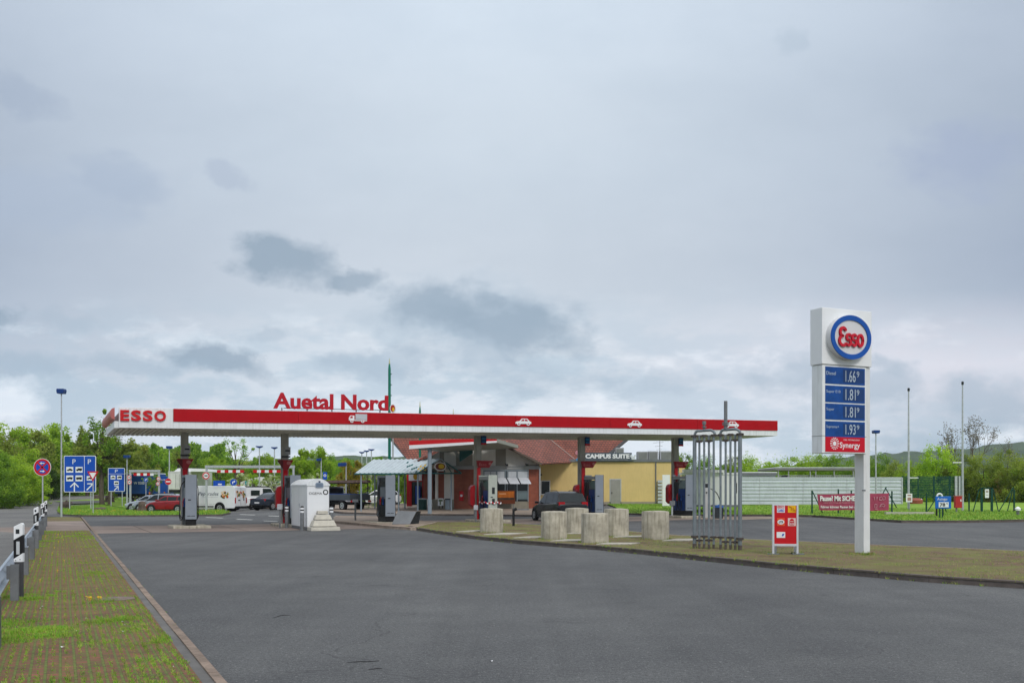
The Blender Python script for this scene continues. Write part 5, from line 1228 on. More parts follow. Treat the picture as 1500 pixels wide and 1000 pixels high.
b = MB(); c = P3(645, 683, -1.25); b.disc(c[0], c[2], 8.3*S3, 6*S3, c[1], c[1]+.1, 32); b.mi = 1; b.disc(c[0], c[2], 7.2*S3, 5.2*S3, c[1]-.02, c[1], 32); b.mi = 2; b.disc(c[0]+1.5*S3, c[2]+.3*S3, 4.2*S3, 3.4*S3, c[1]-.03, c[1]-.02, 20)
b.build('oval_emblem', [whiteclean, mat('emblem brown', (.10, .02, .008, 1)), mat('emblem gold', (.5, .33, .01, 1))], f3.t)
b = MB()
for i in range(9):
    for j in range(3):
        if (i+j) % 2: continue
        px = 596+i*3.2; py = 676+i*1.8+j*3-(0 if i < 5 else (i-4)*2.6); b.mi = 0 if i < 5 else 1
        a = P3(px, py+2.6, -.95+j*.0); 
        vs = [P3(px, py+2.6, -.7), P3(px+2.6, py+2.6, -.7), P3(px+4, py, -.55), P3(px+1.4, py, -.55)]; b.add(vs, [(0, 1, 2, 3)])
b.tf(lambda x, y, z: (x, y-.45, z)); b.build('checked_flag', [teal, yellow], f3.t)
b = MB()
for p, pb, d in ((529, 746, -.9), (549, 745, 3.4), (584, 746.5, -.9), (593, 742, 3.4), (612, 748.5, -.9), (661, 745, -.9)): a = P3(p, 693, d); zb = 0; b.cyl((a[0], d, -.05), (a[0], d, a[2]), .055, n=8)
b.build('posts', steel, f3.t)
# ---- green masts
for px, pt, r, lab in ((570.5, 525, 2.2, 'tallest green mast with pale tip rising left of the shop'), (615.2, 588, 1.8, 'middle green mast in front of the shop entrance'), (664, 599, 1.3, 'small green mast tip showing above the right part of the canopy')):
    Yd = 86 if px < 650 else 100; x = X(px, Yd); z = gz(x, Yd); s = Yd/F; H = Z(pt, Yd)-z
    t = thing('green_mast', lab, 'mast', (x, Yd, z), 0, 'green masts by the shop'); b = MB(); b.cyl((0, 0, 0), (0, 0, H-.9), r*s*1.05, r*s*.9, 14); b.build('mast_pole', green, t, smooth=True)
    b = MB(); b.cyl((0, 0, H-.9), (0, 0, H-.45), r*s*.9, r*s*.5, 12); b.build('mast_neck', green, t); b = MB(); b.cyl((0, 0, H-.45), (0, 0, H), r*s*.5, .02, 10); b.build('mast_tip', mat('tip pale', (.5, .5, .3, 1)), t)
    b = MB()
    for q in (1.3, 2.2, 3.1, 4.0): b.cbox(r*s, 0, H-q, .12, .08, .08)
    b.build('bracket', dgreen, t)
Yd = 85; x = X(575.5, Yd); t = thing('round_logo_sign', 'small round red and gold sign on a pole behind the last roof letter', 'sign', (x, Yd, gz(x, Yd)))
b = MB(); b.cyl((0, .05, 0), (0, .05, Z(600, Yd)-gz(x, Yd)), .06, n=8); b.build('post', sgrey, t); b = MB(); zc = Z(598, Yd)-gz(x, Yd); b.disc(0, zc, .25, .36, -.08, .08, 24); b.mi = 1; b.disc(0, zc, .19, .29, -.1, -.08, 24); b.mi = 2; b.disc(.05, zc-.08, .09, .16, -.12, -.1, 16); b.build('sign_disc', [whiteclean, mat('logo red', (.35, .02, .01, 1)), yellow], t)
# ---- yellow building
f4 = fac('yellow_building', 'flat roofed yellow rendered annex building with grey door and small window', 'building', 900, 738)
print('yellow Y', f4.Y)
f4.add('wall', ochre, 788, 984, 676, 739.5, 0, 9)
f4.add('side_wall', ochre, 984, 1012, 679, 738, 3, 9)
b = MB(); f4.box(792, 985, 672.5, 676.3, -.12, 9, b); b.build('roof_edge', mat('roof felt', (.15, .16, .17, 1)), f4.t)
f4.add('plinth', mat('plinth grey', (.28, .25, .2, 1)), 788, 984.3, 734.5, 740, -.03, .0)
b = MB(); f4.box(893, 910, 701, 739, -.03, .0, b); b.build('door_frame', galv, f4.t); dd = f4.add('door', mat('door grey', (.27, .26, .24, 1), .5), 894.2, 908.8, 702.2, 739, -.05, -.031)
b = MB(); f4.box(895.3, 896.8, 720.5, 722, -.12, -.051, b); b.build('handle', black, dd)
f4.add('window_frame', whiteclean, 792, 806, 703.5, 724.5, -.03, 0); f4.add('window', glassd, 793.3, 805, 704.5, 723, -.04, -.031)
f4.add('wall_lamp', black, 791, 794, 694, 696, -.15, 0)
b = MB(); b.cyl((f4.x(960.5), -.06, 0), (f4.x(960.5), -.06, f4.z(676)), .05, n=8); b.build('downpipe', galvd, f4.t)
b = MB(); 
for k in range(7): f4.box(963, 970, 703+k*5, 706.5+k*5, -.3, -.1, b)
b.build('louvre_panel', mat('louvre', (.45, .48, .5, 1)), f4.t)
# roof sign
x, z = X(889, f4.Y-.3), Z(675, f4.Y); t = thing('roof_lettering', 'dark roof sign with white capital letters on the yellow building', 'roof sign', (X(853, f4.Y), f4.Y-.3, z)); s4 = f4.Y/F
b = MB(); b.box(0, 72*s4, 0, .06, 0, 12*s4); b.build('sign_board', mat('sign slate', (.08, .10, .12, 1)), t)
text('CAMPUS SUITE', 4*s4, 68.5*s4, 3.6*s4, 10.2*s4, -.005, whiteclean, t, 'lettering', .03, bold=.05)
text('HOTEL RESTAURANT LOUNGE', 28*s4, 66*s4, 1*s4, 2.6*s4, -.005, sgrey, t, 'small_lettering', .01)
b = MB(); b.xz([(69*s4, 7*s4), (71*s4, 10*s4), (76*s4, 3*s4), (73*s4, 2*s4)], -.03, .02); b.xz([(71*s4, 2*s4), (76*s4, 9*s4), (78*s4, 9*s4), (76*s4, 2*s4)], -.04, .01); b.build('leaf_mark', mat('pale mark', (.55, .58, .6, 1)), t)
for a, c, t0, lab in ((934, 949, 661, 'left grey air conditioning unit on the flat roof'), (950, 964, 660.5, 'middle grey air conditioning unit on the flat roof'), (967, 986, 660, 'right pale air conditioning unit on the flat roof'), (902, 914, 655.5, 'small pale box behind the roof sign letters')):
    Yd = f4.Y+3.0; x = X(a, Yd); z = Z(674.5, Yd); s = Yd/F; t = thing('roof_unit', lab, 'air conditioner', (x, Yd, z), 0, 'units on the flat roof')
    b = MB(); b.box(0, (c-a)*s, 0, 1, -.2, (674.5-t0)*s); b.build('casing', sgrey if a < 965 else mat('unit pale', (.48, .5, .52, 1)), t, bevel=.02)
    b = MB(); b.box(.08, (c-a)*s-.08, -.03, 0, .12, (674.5-t0)*s-.1); b.build('grille', mat('grille', (.18, .19, .17, 1), var=.2), t)
Yd = f4.Y+1; x = X(966.5, Yd); t = thing('roof_antenna', 'thin antenna mast with crossbars on the flat roof', 'antenna', (x, Yd, Z(676, Yd)))
b = MB(); b.cyl((0, 0, -.1), (0, 0, 1.75), .025, n=6); b.build('mast', galvd, t); b = MB()
for z_, w in ((1.6, .55), (1.3, .4), (1.0, .3)): b.cyl((-w, 0, z_), (w*.6, 0, z_+.05), .012, n=5)
b.build('crossbars', galvd, t)
for px, pz, c, lab in ((846, 663, pinkred, 'pink round disc sign at the roof edge by the tiled roof'), (847, 673, lampblue, 'small blue round sign under the pink disc')):
    Yd = f4.Y-.5; x = X(px, Yd); t = thing('disc_sign', lab, 'sign', (x, Yd, Z(676, Yd))); b = MB(); b.cyl((0, .05, 0), (0, .05, Z(pz, Yd)-Z(676, Yd)), .02, n=6); b.build('post', galvd, t); b = MB(); b.disc(0, Z(pz, Yd)-Z(676, Yd)+.02, .19, .19 if pz < 670 else .12, -.02, .02, 20); b.build('disc', mat('disc pink', (.5, .22, .25, 1)) if pz < 670 else mat('disc blue', (.05, .25, .5, 1)), t)
# ---- white panels, far pump, dark bin near the right end
f5 = fac('white_partition', 'tall white partition panel right of the yellow building', 'panel', 976, 741)
f5.add('panel', whiteclean, 970.5, 981.5, 695, 740.5, 0, .12); b = MB(); f5.box(971.5, 972.5, 739, 743, .02, .1, b); f5.box(979.5, 980.5, 739, 743, .02, .1, b); b.build('feet', galv, f5.t)
f5 = fac('white_kiosk', 'white flat roofed kiosk behind the vent pipe rack', 'kiosk', 1050, 741, Y=66)
f5.add('wall', whiteclean, 1012, 1085, 694, 741, 0, 3.5); b = MB()
for k in range(12): f5.box(1000+k*5, 1004.6+k*5, 687+.1*k, 692, -.3, .2, b)
b.build('roof_ribs', whiteclean, f5.t); f5.add('roof', whiteclean, 998, 1086, 692, 694.5, -.06, 3.6)
b = MB(); f5.box(1077, 1079.5, 707, 722, -.02, 0, b); b.build('wall_sign', pumpdark, f5.t); f5.add('plinth', galvd, 1012, 1085.2, 739, 742, -.02, 0)
q = fac('air_and_water_unit', 'grey air and water service post behind the vent pipes', 'service post', 1035, 758, Y=59)
b = MB(); q.box(1031, 1040, 707, 758, -.2, .2, b); b.build('housing', mat('unit silver', (.45, .45, .43, 1)), q.t, bevel=.02); b = MB(); q.box(1032, 1036, 708, 713.5, -.22, -.2, b); q.box(1033, 1035, 720, 722, -.22, -.2, b); b.build('display', pumpdark, q.t)
b = MB(); b.tube(bez([(q.x(1040), 0, q.z(715)), (q.x(1050), 0, q.z(722)), (q.x(1055), 0, q.z(738)), (q.x(1048), 0, q.z(748))]), .025, 6); b.build('hose', black, q.t)
q = fac('wheeled_bin', 'dark waste bin with blue bag behind the vent pipes', 'bin', 1053, 759, Y=57.5)
b = MB(); b.lathe([(0, 0), (.22, 0), (.26, .62), (0, .62)], 4); b.rot(R(45)); b.tf(lambda x, y, z: (x*1.25, y, z)); b.build('bin_body', mat('bin dark', (.03, .035, .04, 1)), q.t); b = MB(); b.lathe([(0, .62), (.26, .62), (.24, .72), (0, .8)], 12); b.tf(lambda x, y, z: (x*1.1, y, z)); b.build('blue_bag', mat('bag blue', (.03, .10, .32, 1)), q.t, smooth=True)
q = fac('small_bin', 'small grey bin at the foot of the rightmost canopy column', 'bin', 984.5, 757, Y=59.5)
b = MB(); q.box(981, 988.5, 733, 740, -.12, .12, b); b.build('bin_box', galvd, q.t); b = MB(); q.box(983.5, 985.5, 740, 758, -.04, .04, b); b.build('post', galv, q.t)
for px, Yd, lab in ((410, 47.5, 'grey towel and bucket dispenser beside the second truck pump'), (697, 53.5, 'grey paper dispenser bin at the left foot of the silver ended pump')):
    q = fac('service_dispenser', lab, 'dispenser', px, 0, Y=Yd); py = 738 if px == 410 else 739
    b = MB(); b.cbox(0, 0, q.z(py+4), .22, .22, .26); b.build('dispenser_box', galv, q.t, bevel=.02); b = MB(); b.cyl((0, 0, 0), (0, 0, q.z(py+8)), .04, n=8); b.build('post', galvd, q.t)
# ---- long corrugated wall
f6 = fac('corrugated_wall', 'long pale grey horizontally ribbed metal fence wall on the right', 'fence wall', 1200, 738.5)
print('wall Y', f6.Y)
wm = mat('pale sheet', (.50, .54, .58, 1), .55, .0, var=.1, vs=1.2, dirt=.3, dcol=(.22, .25, .27, 1))
prof = []; z = f6.z(739); zt = f6.z(699.6)
while z < zt-.05: prof += [(0, z), (-.05, z+.03), (-.05, z+.15), (0, z+.2)]; z += .27
b = MB(); xa, xb = f6.x(984), f6.x(1321); m = len(prof); vs = [(xa, y, q) for y, q in prof]+[(xb, y, q) for y, q in prof]; vs += [(a, .3, c) for a, _, c in vs]
b.add(vs, [(i, m+i, m+i+1, i+1) for i in range(m-1)]+[(2*m+i, 2*m+i+1, 3*m+i+1, 3*m+i) for i in range(m-1)]+[(m-1, 2*m-1, 4*m-1, 3*m-1), (m, 3*m, 4*m-1, 2*m-1)][:1]); b.build('ribbed_sheet', wm, f6.t)
b = MB(); f6.box(1320, 1322, 699, 740, -.08, .32, b); f6.box(984, 1321, 699, 699.8, -.06, .3, b); 
for p in (1048, 1112, 1176, 1240, 1290): f6.box(p, p+.6, 699, 739, -.065, -.045, b)
b.build('edge_post', galv, f6.t)
f7 = fac('flat_roof_shed', 'low white flat roofed shed behind the ribbed wall', 'shed', 1110, 740, Y=f6.Y+3)
f7.add('wall', white, 1086, 1136, 695, 741, 0, 5); f7.add('roof_edge', galvd, 1085, 1137, 692.3, 696.3, -.2, 5); f7.add('fascia', whiteclean, 1085, 1137, 691, 692.3, -.25, 5.1)
f8 = fac('car_port', 'long open sided carport roof on posts behind the ribbed wall', 'carport', 1190, 740, Y=f6.Y+5)
f8.add('roof', mat('port roof', (.2, .2, .19, 1)), 1136, 1262, 685, 688.3, 0, 6); f8.add('roof_trim', white, 1135.5, 1262.5, 684, 685, -.05, 6)
b = MB()
for p in (1140, 1155, 1187, 1195, 1222, 1250): f8.box(p, p+1.3, 688.3, 741, .1, .2, b)
b.build('post', sgrey, f8.t); b = MB()
for k in range(46): f8.box(1142+k*2.6, 1143+k*2.6, 696, 702, .3, .36, b)
f8.box(1140, 1262, 695.5, 696.5, .28, .38, b); b.build('railing', sgrey, f8.t); f8.add('dark_box', black, 1146, 1154, 696, 701, .1, .3)
# ---- right: fence posts, banner, gas fence, signs
def meshpanel(b, x0, x1, z0, z1, y, step=.1, r=.004, zstep=.2):
    x = x0
    while x <= x1: b.box(x-r, x+r, y-r, y+r, z0, z1); x += step
    z = z0
    while z <= z1: b.box(x0, x1, y-r, y+r, z-r, z+r); z += zstep
Yf = G(1240, 754)[1]
f9 = fac('green_mesh_fence', 'low green posted fence carrying the pink banner', 'fence', 1190, 754, Y=Yf)
b = MB()
for p, t0 in ((1189.5, 718), (1228, 716), (1247, 718), (1306.5, 719)): f9.box(p-.9, p+.9, t0, 755, -.035, .035, b)
b.build('post', dgreen, f9.t)
def brace(F_, p0, q0, p1, q1, d=-.3):
    b = MB(); b.cyl((F_.x(p0), 0, F_.z(q0)), (F_.x(p1), d, F_.z(q1)), .032, n=8); return b.build('brace', dgreen, F_.t)
brace(f9, 1190, 719, 1207, 752, .2); brace(f9, 1297, 714, 1316, 743, .3); brace(f9, 1292, 725, 1300, 713, .2)
fb = fac('pink_banner', 'long faded pink banner with white writing on the fence behind the price pylon', 'banner', 1250, 754, Y=Yf-.12)
b = MB(); n = 24
for i in range(n+1):
    t_ = i/n; px = 1197+(1302-1197)*t_; zt = 723.5-.1*t_+1.2*math.sin(t_*9)*.3-1.5*t_; zb = 746.5+1.2*t_+.5*math.sin(t_*11)
    if i == 0: px0b = 1200
    y = .03*math.sin(t_*25); b.v += [(fb.x(px+(3 if i == 0 else 0)), y, fb.z(zb)), (fb.x(px), y, fb.z(zt))]
b.f = [(2*i, 2*i+2, 2*i+3, 2*i+1) for i in range(n)]; b.m = [0]*n; o = b.build('banner_cloth', mat('banner pink', (.33, .05, .10, 1), .6, var=.15), fb.t, smooth=True)
s9 = fb.Y/F; text('Pause? Mit SICHER', fb.x(1201), fb.x(1257), fb.z(733.4), fb.z(725.6), -.06, whiteclean, fb.t, 'lettering', .004, bold=.035)
text('Fahren können Pausen bei uns', fb.x(1202), fb.x(1256), fb.z(743.8), fb.z(740.2), -.06, whiteclean, fb.t, 'lettering', .004, bold=.02)
text('sicher ankommen mit Pausen im Autohof', fb.x(1206), fb.x(1256), fb.z(736.6), fb.z(734.8), -.06, mat('pale pink', (.6, .3, .35, 1)), fb.t, 'lettering', .003)
b = MB(); 
def pl_(pts): b.tube([(fb.x(p), -.06, fb.z(q)) for p, q in pts], .014, 5)
pl_([(1280, 727), (1281, 732)]); pl_([(1283, 727), (1284, 732), (1285, 727)]); pl_([(1288, 732), (1288, 728), (1291, 727), (1293, 730), (1291, 732), (1288, 732)]); pl_([(1293, 727), (1296, 727), (1296, 731), (1293, 732)])
pl_([(1281, 738), (1281, 743), (1284, 743), (1284, 738), (1281, 738)]); pl_([(1281, 745), (1285, 745)]); pl_([(1288, 742), (1290, 738), (1294, 737.5), (1296, 740), (1294, 742), (1291, 740), (1288, 742)]); b.build('line_icons', mat('icon pink', (.6, .35, .42, 1)), fb.t)
Yg = G(1365, 742)[1]
fg = fac('dark_mesh_enclosure', 'tall dark green mesh gas enclosure fence behind the flagpoles', 'fence', 1365, 742, Y=Yg+10)
b = MB()
for p in (1322, 1345, 1368, 1391, 1407): fg.box(p-.8, p+.8, 696.5, 733, -.05, .05, b)
b.build('post', dgreen, fg.t)
b = MB(); meshpanel(b, fg.x(1321), fg.x(1408), fg.z(728), fg.z(697), -.02, .085, .016); b.build('wire_mesh', mat('mesh teal', (.008, .07, .055, 1), .6), fg.t)
b = MB(); fg.box(1397.5, 1401, 697, 728, -.2, -.1, b); fg.box(1403, 1405.5, 697, 728, -.2, -.1, b); b.build('steel_column', galv, fg.t)
fh = fac('far_mesh_fence', 'green mesh fence with thin posts in front of the far right hedge', 'fence', 1450, 735, Y=Yg+14)
b = MB()
for p in (1415, 1437, 1459, 1472, 1497, 1520, 1545): fh.box(p-.6, p+.6, 700, 734, -.04, .04, b)
b.build('post', dgreen, fh.t); b = MB(); meshpanel(b, fh.x(1409), fh.x(1560), fh.z(730), fh.z(704), 0, .16, .009, .3); b.build('wire_mesh', dgreen, fh.t)
Yp = G(1330, 745)[1]
fi = fac('gas_tank_fence', 'open green post frame fence of the gas tank area with slanting braces', 'fence', 1330, 750, Y=G(1400, 752)[1])
b = MB()
for p, t0, w in ((1357, 722, .8), (1419.5, 722, .7), (1438, 714, 1.4), (1452.8, 714, 1.4), (1485.5, 717, .8), (1376.5, 745, .6)): fi.box(p-w, p+w, t0, 752, -.05, .05, b)
fi.box(1438, 1453, 713.6, 715.2, -.05, .05, b); b.build('post', dgreen, fi.t)
for a in ((1354, 756, 1370, 731), (1434.5, 715.5, 1424.5, 752), (1455, 716, 1462.5, 749), (1484.5, 713, 1463, 749), (1484.5, 713, 1475.5, 749), (1384.5, 744, 1388, 755)): brace(fi, *a, .0)
b = MB(); fi.box(1442, 1447.6, 716, 728.8, -.1, -.06, b); b.build('notice_plate', whiteclean, fi.t)
b = MB(); fi.box(1443, 1446.6, 718, 721, -.105, -.1, b); fi.box(1443, 1446.6, 724, 724.8, -.105, -.1, b); b.build('notice_print', mat('print grey', (.35, .3, .25, 1)), fi.t)
q = fac('gas_price_sign', 'blue gas price sign board on posts near the red bin', 'sign', 1381, 758)
b = MB(); q.box(1370, 1393, 726.5, 744.5, -.04, .04, b); b.build('blue_board', mat('gas sign blue', (.01, .12, .48, 1)), q.t, bevel=.02)
b = MB(); q.box(1374.5, 1389, 735, 742.5, -.055, -.04, b); b.build('price_plate', whiteclean, q.t); text('Autogas', q.x(1372.5), q.x(1387), q.z(733.5), q.z(728.5), -.045, whiteclean, q.t, 'lettering', .005)
text('78', q.x(1376), q.x(1384), q.z(741.3), q.z(736.3), -.057, letterb, q.t, 'price', .005, bold=.03); text('9', q.x(1385.5), q.x(1387.5), q.z(738.8), q.z(736), -.057, letterb, q.t, 'price', .005)
b = MB()
for p in (1376.5, 1380.5): q.box(p-.6, p+.6, 744.5, 759, -.03, .03, b)
b.build('posts', dgreen, q.t)
q = fac('striped_post_pair', 'black and white arched marker behind the gas price sign', 'marker', 1376, 750, Y=q.Y+3); b = MB(); b.tube(bez([(q.x(1372), 0, q.z(732)), (q.x(1373.5), 0, q.z(724)), (q.x(1379), 0, q.z(724)), (q.x(1381), 0, q.z(732))]), .05, 8); b.build('arch', whiteclean, q.t, smooth=True); b = MB(); b.cyl((q.x(1372), 0, 0), (q.x(1372), 0, q.z(731)), .05, n=8); b.cyl((q.x(1381), 0, 0), (q.x(1381), 0, q.z(731)), .05, n=8); b.build('leg', black, q.t)
q = fac('red_bin', 'red post mounted box with white sticker beside the right flagpole', 'bin', 1403, 750)
b = MB(); q.box(1398.5, 1408, 726.5, 743.5, -.15, .15, b); b.build('box', mat('faded red', (.42, .03, .03, 1), .5), q.t, bevel=.02); b = MB(); q.box(1405.3, 1406.8, 731, 734, -.155, -.15, b); b.build('sticker', whiteclean, q.t); b = MB(); q.box(1398, 1408.5, 725.5, 726.5, -.18, .18, b); b.build('lid', pinkred, q.t); b = MB(); q.box(1400, 1402, 743.5, 751, -.04, .04, b); b.build('post', galvd, q.t)
for px, pb, pt, sgn, py, lab in ((1331, 747, 569.5, 1, 699.5, 'left flagpole with short bar pointing right'), (1410, 750, 560, -1, 677, 'right flagpole with short bar pointing left')):
    x, y = G(px, pb); z = gz(x, y); s = y/F; H = Z(pt, y)-z; t = thing('flagpole', lab, 'flagpole', (x, y, z), 0, 'two bare flagpoles')
    b = MB(); b.cyl((0, 0, -.1), (0, 0, H-.15), 1.9*s, .9*s, 14); b.build('pole', galv, t, smooth=True); b = MB(); b.cyl((0, 0, H-.15), (0, 0, H-.02), 1.6*s, 1.8*s, 10); b.lathe([(1.8*s, H-.02), (1.6*s, H+.05), (0, H+.08)], 10); b.build('pole_cap', pumpdark, t)
    zc = Z(py, y)-z; b = MB(); b.box(min(0, sgn*14*s), max(0, sgn*14*s), -.03, .03, zc-.03, zc+.03); b.build('cross_bar', whiteclean, t)
q = fac('notice_plate_sign', 'small pale notice plate at the foot of the left flagpole', 'sign', 1330.5, 748); b = MB(); q.box(1326, 1335, 722.5, 735, -.15, -.12, b); b.build('plate', whiteclean, q.t); b = MB(); q.box(1328, 1333.5, 724, 726, -.155, -.15, b); q.box(1328, 1333.5, 728, 733, -.155, -.15, b); b.build('print', mat('print brown', (.35, .22, .18, 1)), q.t); b = MB(); q.box(1330, 1331, 735, 748, -.14, -.1, b); b.build('post', galvd, q.t)
q = fac('tank_dome_cover', 'rusty red tank dome cover with white cap in the grass behind the plate', 'tank cover', 1341, 737); b = MB(); b.lathe([(0, 0), (.5, 0), (.55, .35), (.3, .5), (0, .52)], 16); b.build('dome', mat('rust red', (.28, .08, .05, 1)), q.t, smooth=True); b = MB(); b.lathe([(0, .48), (.1, .5), (.1, .6), (0, .62)], 10); b.tf(lambda x, y, z: (x+.42, y, z-.15)); b.build('white_cap', whiteclean, q.t)
q = fac('timber_beam', 'pale timber beam lying in the grass in front of the flagpoles', 'timber', 1330, 753); b = MB(); b.box(q.x(1297), q.x(1367), -.15, .15, 0, .24); b.build('beam', mat('beam pale', (.42, .40, .34, 1), .8), q.t)
q = fac('garden_valve', 'small white capped standpipe valve in the grass at far right', 'valve', 1491, 754); b = MB(); b.cyl((0, 0, 0), (0, 0, .35), .08, n=10); b.build('pipe', galvd, q.t); b = MB(); b.lathe([(.0, .33), (.15, .35), (.16, .45), (.05, .56), (0, .57)], 12); b.build('cap', whiteclean, q.t, smooth=True); b = MB(); b.cyl((-.25, 0, .38), (.2, 0, .42), .035, n=8); b.build('handle', black, q.t)
# ============================================================ vehicles
def wheel(t, x, y, r, w=.2, side=1):
    b = MB(); b.cyl((x, y-w/2, r), (x, y+w/2, r), r, n=24); o = b.build('wheel', rubber, t, smooth=True)
    b = MB(); yo = y+side*(w/2+.004); b.cyl((x, yo-side*.01, r), (x, yo, r), r*.64, n=20)
    b.mi = 1
    for k in range(5):
        a = 2*math.pi*k/5; b.cyl((x+math.cos(a)*r*.36, yo, r+math.sin(a)*r*.36), (x+math.cos(a)*r*.36, yo+side*.004, r+math.sin(a)*r*.36), r*.13, n=8)
    b.build('rim', [mat('rim alloy', (.45, .46, .48, 1), .3, .6), black], o)
PAINT = {}
def paint(n, c, metal=.3): return mat('paint '+n, c, .22, metal, var=.03, spec=.6)
# profile per type: (x, z_low, z_belt, half width) stations from rear (-) to front (+); greenhouse points (x, z)
def car(lab, px, py, head, L, W, H, pm, kind='hatch', Yd=None, nm='parked_car', group='parked cars', rails=False, ta=None):
    x, y = (X(px, Yd), Yd) if Yd else G(px, py)
    t = thing(nm, lab, {'van': 'van'}.get(kind, 'car'), (x, y, gz(x, y)+.01), head, group)
    h = L/2; wr = .31*(1.12 if H > 1.6 else 1); 
    if kind == 'hatch': st = [(-1, .55, .86, .86), (-.965, .36, .98, .95), (-.85, .30, 1.0, .99), (-.5, .24, .98, 1), (0, .22, .94, 1), (.4, .22, .92, 1), (.5, .24, .90, .99), (.75, .26, .80, .96), (.92, .30, .68, .88), (1, .38, .58, .72)]
    elif kind == 'sedan': st = [(-1, .45, .84, .82), (-.97, .34, .95, .92), (-.8, .28, .97, .98), (-.5, .24, .96, 1), (0, .22, .93, 1), (.38, .22, .92, 1), (.48, .24, .88, .99), (.75, .26, .80, .96), (.93, .30, .68, .88), (1, .38, .58, .74)]
    else: st = [(-1, .40, 1.0, .93), (-.99, .3, 1.05, .98), (-.8, .28, 1.06, 1), (-.4, .26, 1.06, 1), (.2, .26, 1.06, 1), (.5, .26, 1.05, 1), (.62, .26, 1.02, .99), (.80, .28, .92, .96), (.95, .32, .78, .90), (1, .40, .66, .82)]
    gh = {'hatch': [(-.95, .98), (-.80, H-.10), (-.62, H-.015), (-.2, H), (.08, H-.03), (.46, .92)],
          'sedan': [(-.72, .97), (-.42, H-.07), (-.2, H), (.0, H), (.12, H-.04), (.46, .92)],
          'van': [(-.99, 1.04), (-.975, H-.12), (-.93, H-.02), (0, H), (.40, H-.02), (.74, 1.0)]}[kind]
    def bx(s): return s*h
    b = MB(); vs = []; k = 0
    for s, zl, zb, hw in st:
        w = W/2*hw; zm = zl+(zb-zl)*.55
        ring = [(-w*.86, zl), (-w*.97, zl+.08), (-w, zm), (-w*.98, zb-.06), (-w*.90, zb), (0, zb+.03), (w*.90, zb), (w*.98, zb-.06), (w, zm), (w*.97, zl+.08), (w*.86, zl)]
        vs += [(bx(s), yy, zz) for yy, zz in ring]
    k = 11; n = len(st); fs = [(i*k+j, (i+1)*k+j, (i+1)*k+(j+1) % k, i*k+(j+1) % k) for i in range(n-1) for j in range(k)]
    fs = [q[::-1] for q in fs]
    fs += [tuple(range(k)), tuple(range((n-1)*k+k-1, (n-1)*k-1, -1))]
    b.add(vs, fs)
    body = b.build('body', pm, t, smooth=True)
    bm = bmesh.new(); bm.from_mesh(body.data); bmesh.ops.recalc_face_normals(bm, faces=bm.faces); bm.to_mesh(body.data); bm.free()
    # wheel arches, wheels
    fwx, rwx = h*.64, -h*.60
    for wx in (fwx, rwx):
        for sd in (-1, 1):
            a = MB(); a.cyl((wx, sd*(W/2-.12), wr+.02), (wx, sd*(W/2+.004), wr+.02), wr*1.2, n=24); a.build('wheel_arch', black, t)
            wheel(t, wx, sd*(W/2-.09), wr, .2, sd)
    b = MB(); b.box(-h*.94, h*.9, -W/2*.9, W/2*.9, .18, .30); b.box(-h*.42, h*.42, -W/2*1.005, W/2*1.005, .2, .3); b.build('sill', black, t)
    # cabin in body colour with inset panes
    ins_b, ins_t = .90, .74 if kind != 'van' else .86
    pts = gh; m = len(pts)
    def hw(z): f = min(1, max(0, (z-.95)/(H-.95))); return W/2*(ins_b+(ins_t-ins_b)*f)
    g_ = MB(); vs = []
    for s, z in pts: w = hw(z); vs += [(bx(s), -w, z), (bx(s), -w*.6, z+(.02 if z > H-.2 else 0)), (bx(s), w*.6, z+(.02 if z > H-.2 else 0)), (bx(s), w, z)]
    g_.add(vs, [(4*i+j, 4*i+j+1, 4*(i+1)+j+1, 4*(i+1)+j) for i in range(m-1) for j in range(3)]+[tuple(4*i for i in range(m)), tuple(4*i+3 for i in range(m-1, -1, -1))])
    gl = g_.build('cabin', pm, t, smooth=True); bm = bmesh.new(); bm.from_mesh(gl.data); bmesh.ops.recalc_face_normals(bm, faces=bm.faces); bm.to_mesh(gl.data); bm.free()
    def prof_z(s):
        for (s0, z0), (s1, z1) in zip(pts, pts[1:]):
            if s0 <= s <= s1: return z0+(z1-z0)*(s-s0)/(s1-s0+1e-9)
        return .95
    if kind == 'van': wins = [(-.02, .56)]
    elif kind == 'sedan': wins = [(-.56, -.08), (-.04, .38)]
    else: wins = [(-.84, -.56), (-.52, -.10), (-.06, .38)]
    for sd in (-1, 1):
        for a_, c_ in wins:
            n_ = 8; up = []; lo = []
            for i in range(n_+1):
                s = a_+(c_-a_)*i/n_; zt = max(min(prof_z(s)-.07, H-.10), 1.0); up.append((bx(s), sd*(hw(zt)+.008), zt)); lo.append((bx(s), sd*(hw(.97)+.008), .97))
            w_ = MB(); w_.add(lo+up[::-1], [tuple(range(2*n_+2))]); w_.build('side_window', glassd, t)
    def endwin(i0, i1, nm, k0=.1, k1=.9):
        (s0, z0), (s1, z1) = pts[i0], pts[i1]; L_ = math.hypot(bx(s1-s0), z1-z0); nx, nz = -(z1-z0)/L_, bx(s1-s0)/L_
        if i0 > 2: nx, nz = (z0-z1)/L_*1, bx(s1-s0)/L_
        q = []
        for k_ in (k0, k1):
            s = s0+(s1-s0)*k_; z = z0+(z1-z0)*k_; w = hw(z)*.88; q += [(bx(s)+nx*.012, -w, z+nz*.012), (bx(s)+nx*.012, w, z+nz*.012)]
        w_ = MB(); w_.add([q[0], q[1], q[3], q[2]], [(0, 1, 2, 3)]); w_.build(nm, glassd, t)
    endwin(0, 1, 'rear_window', .12, .95) if kind != 'van' else endwin(0, 1, 'rear_window', .3, .85)
    endwin(m-2, m-1, 'windscreen', .06, .94)
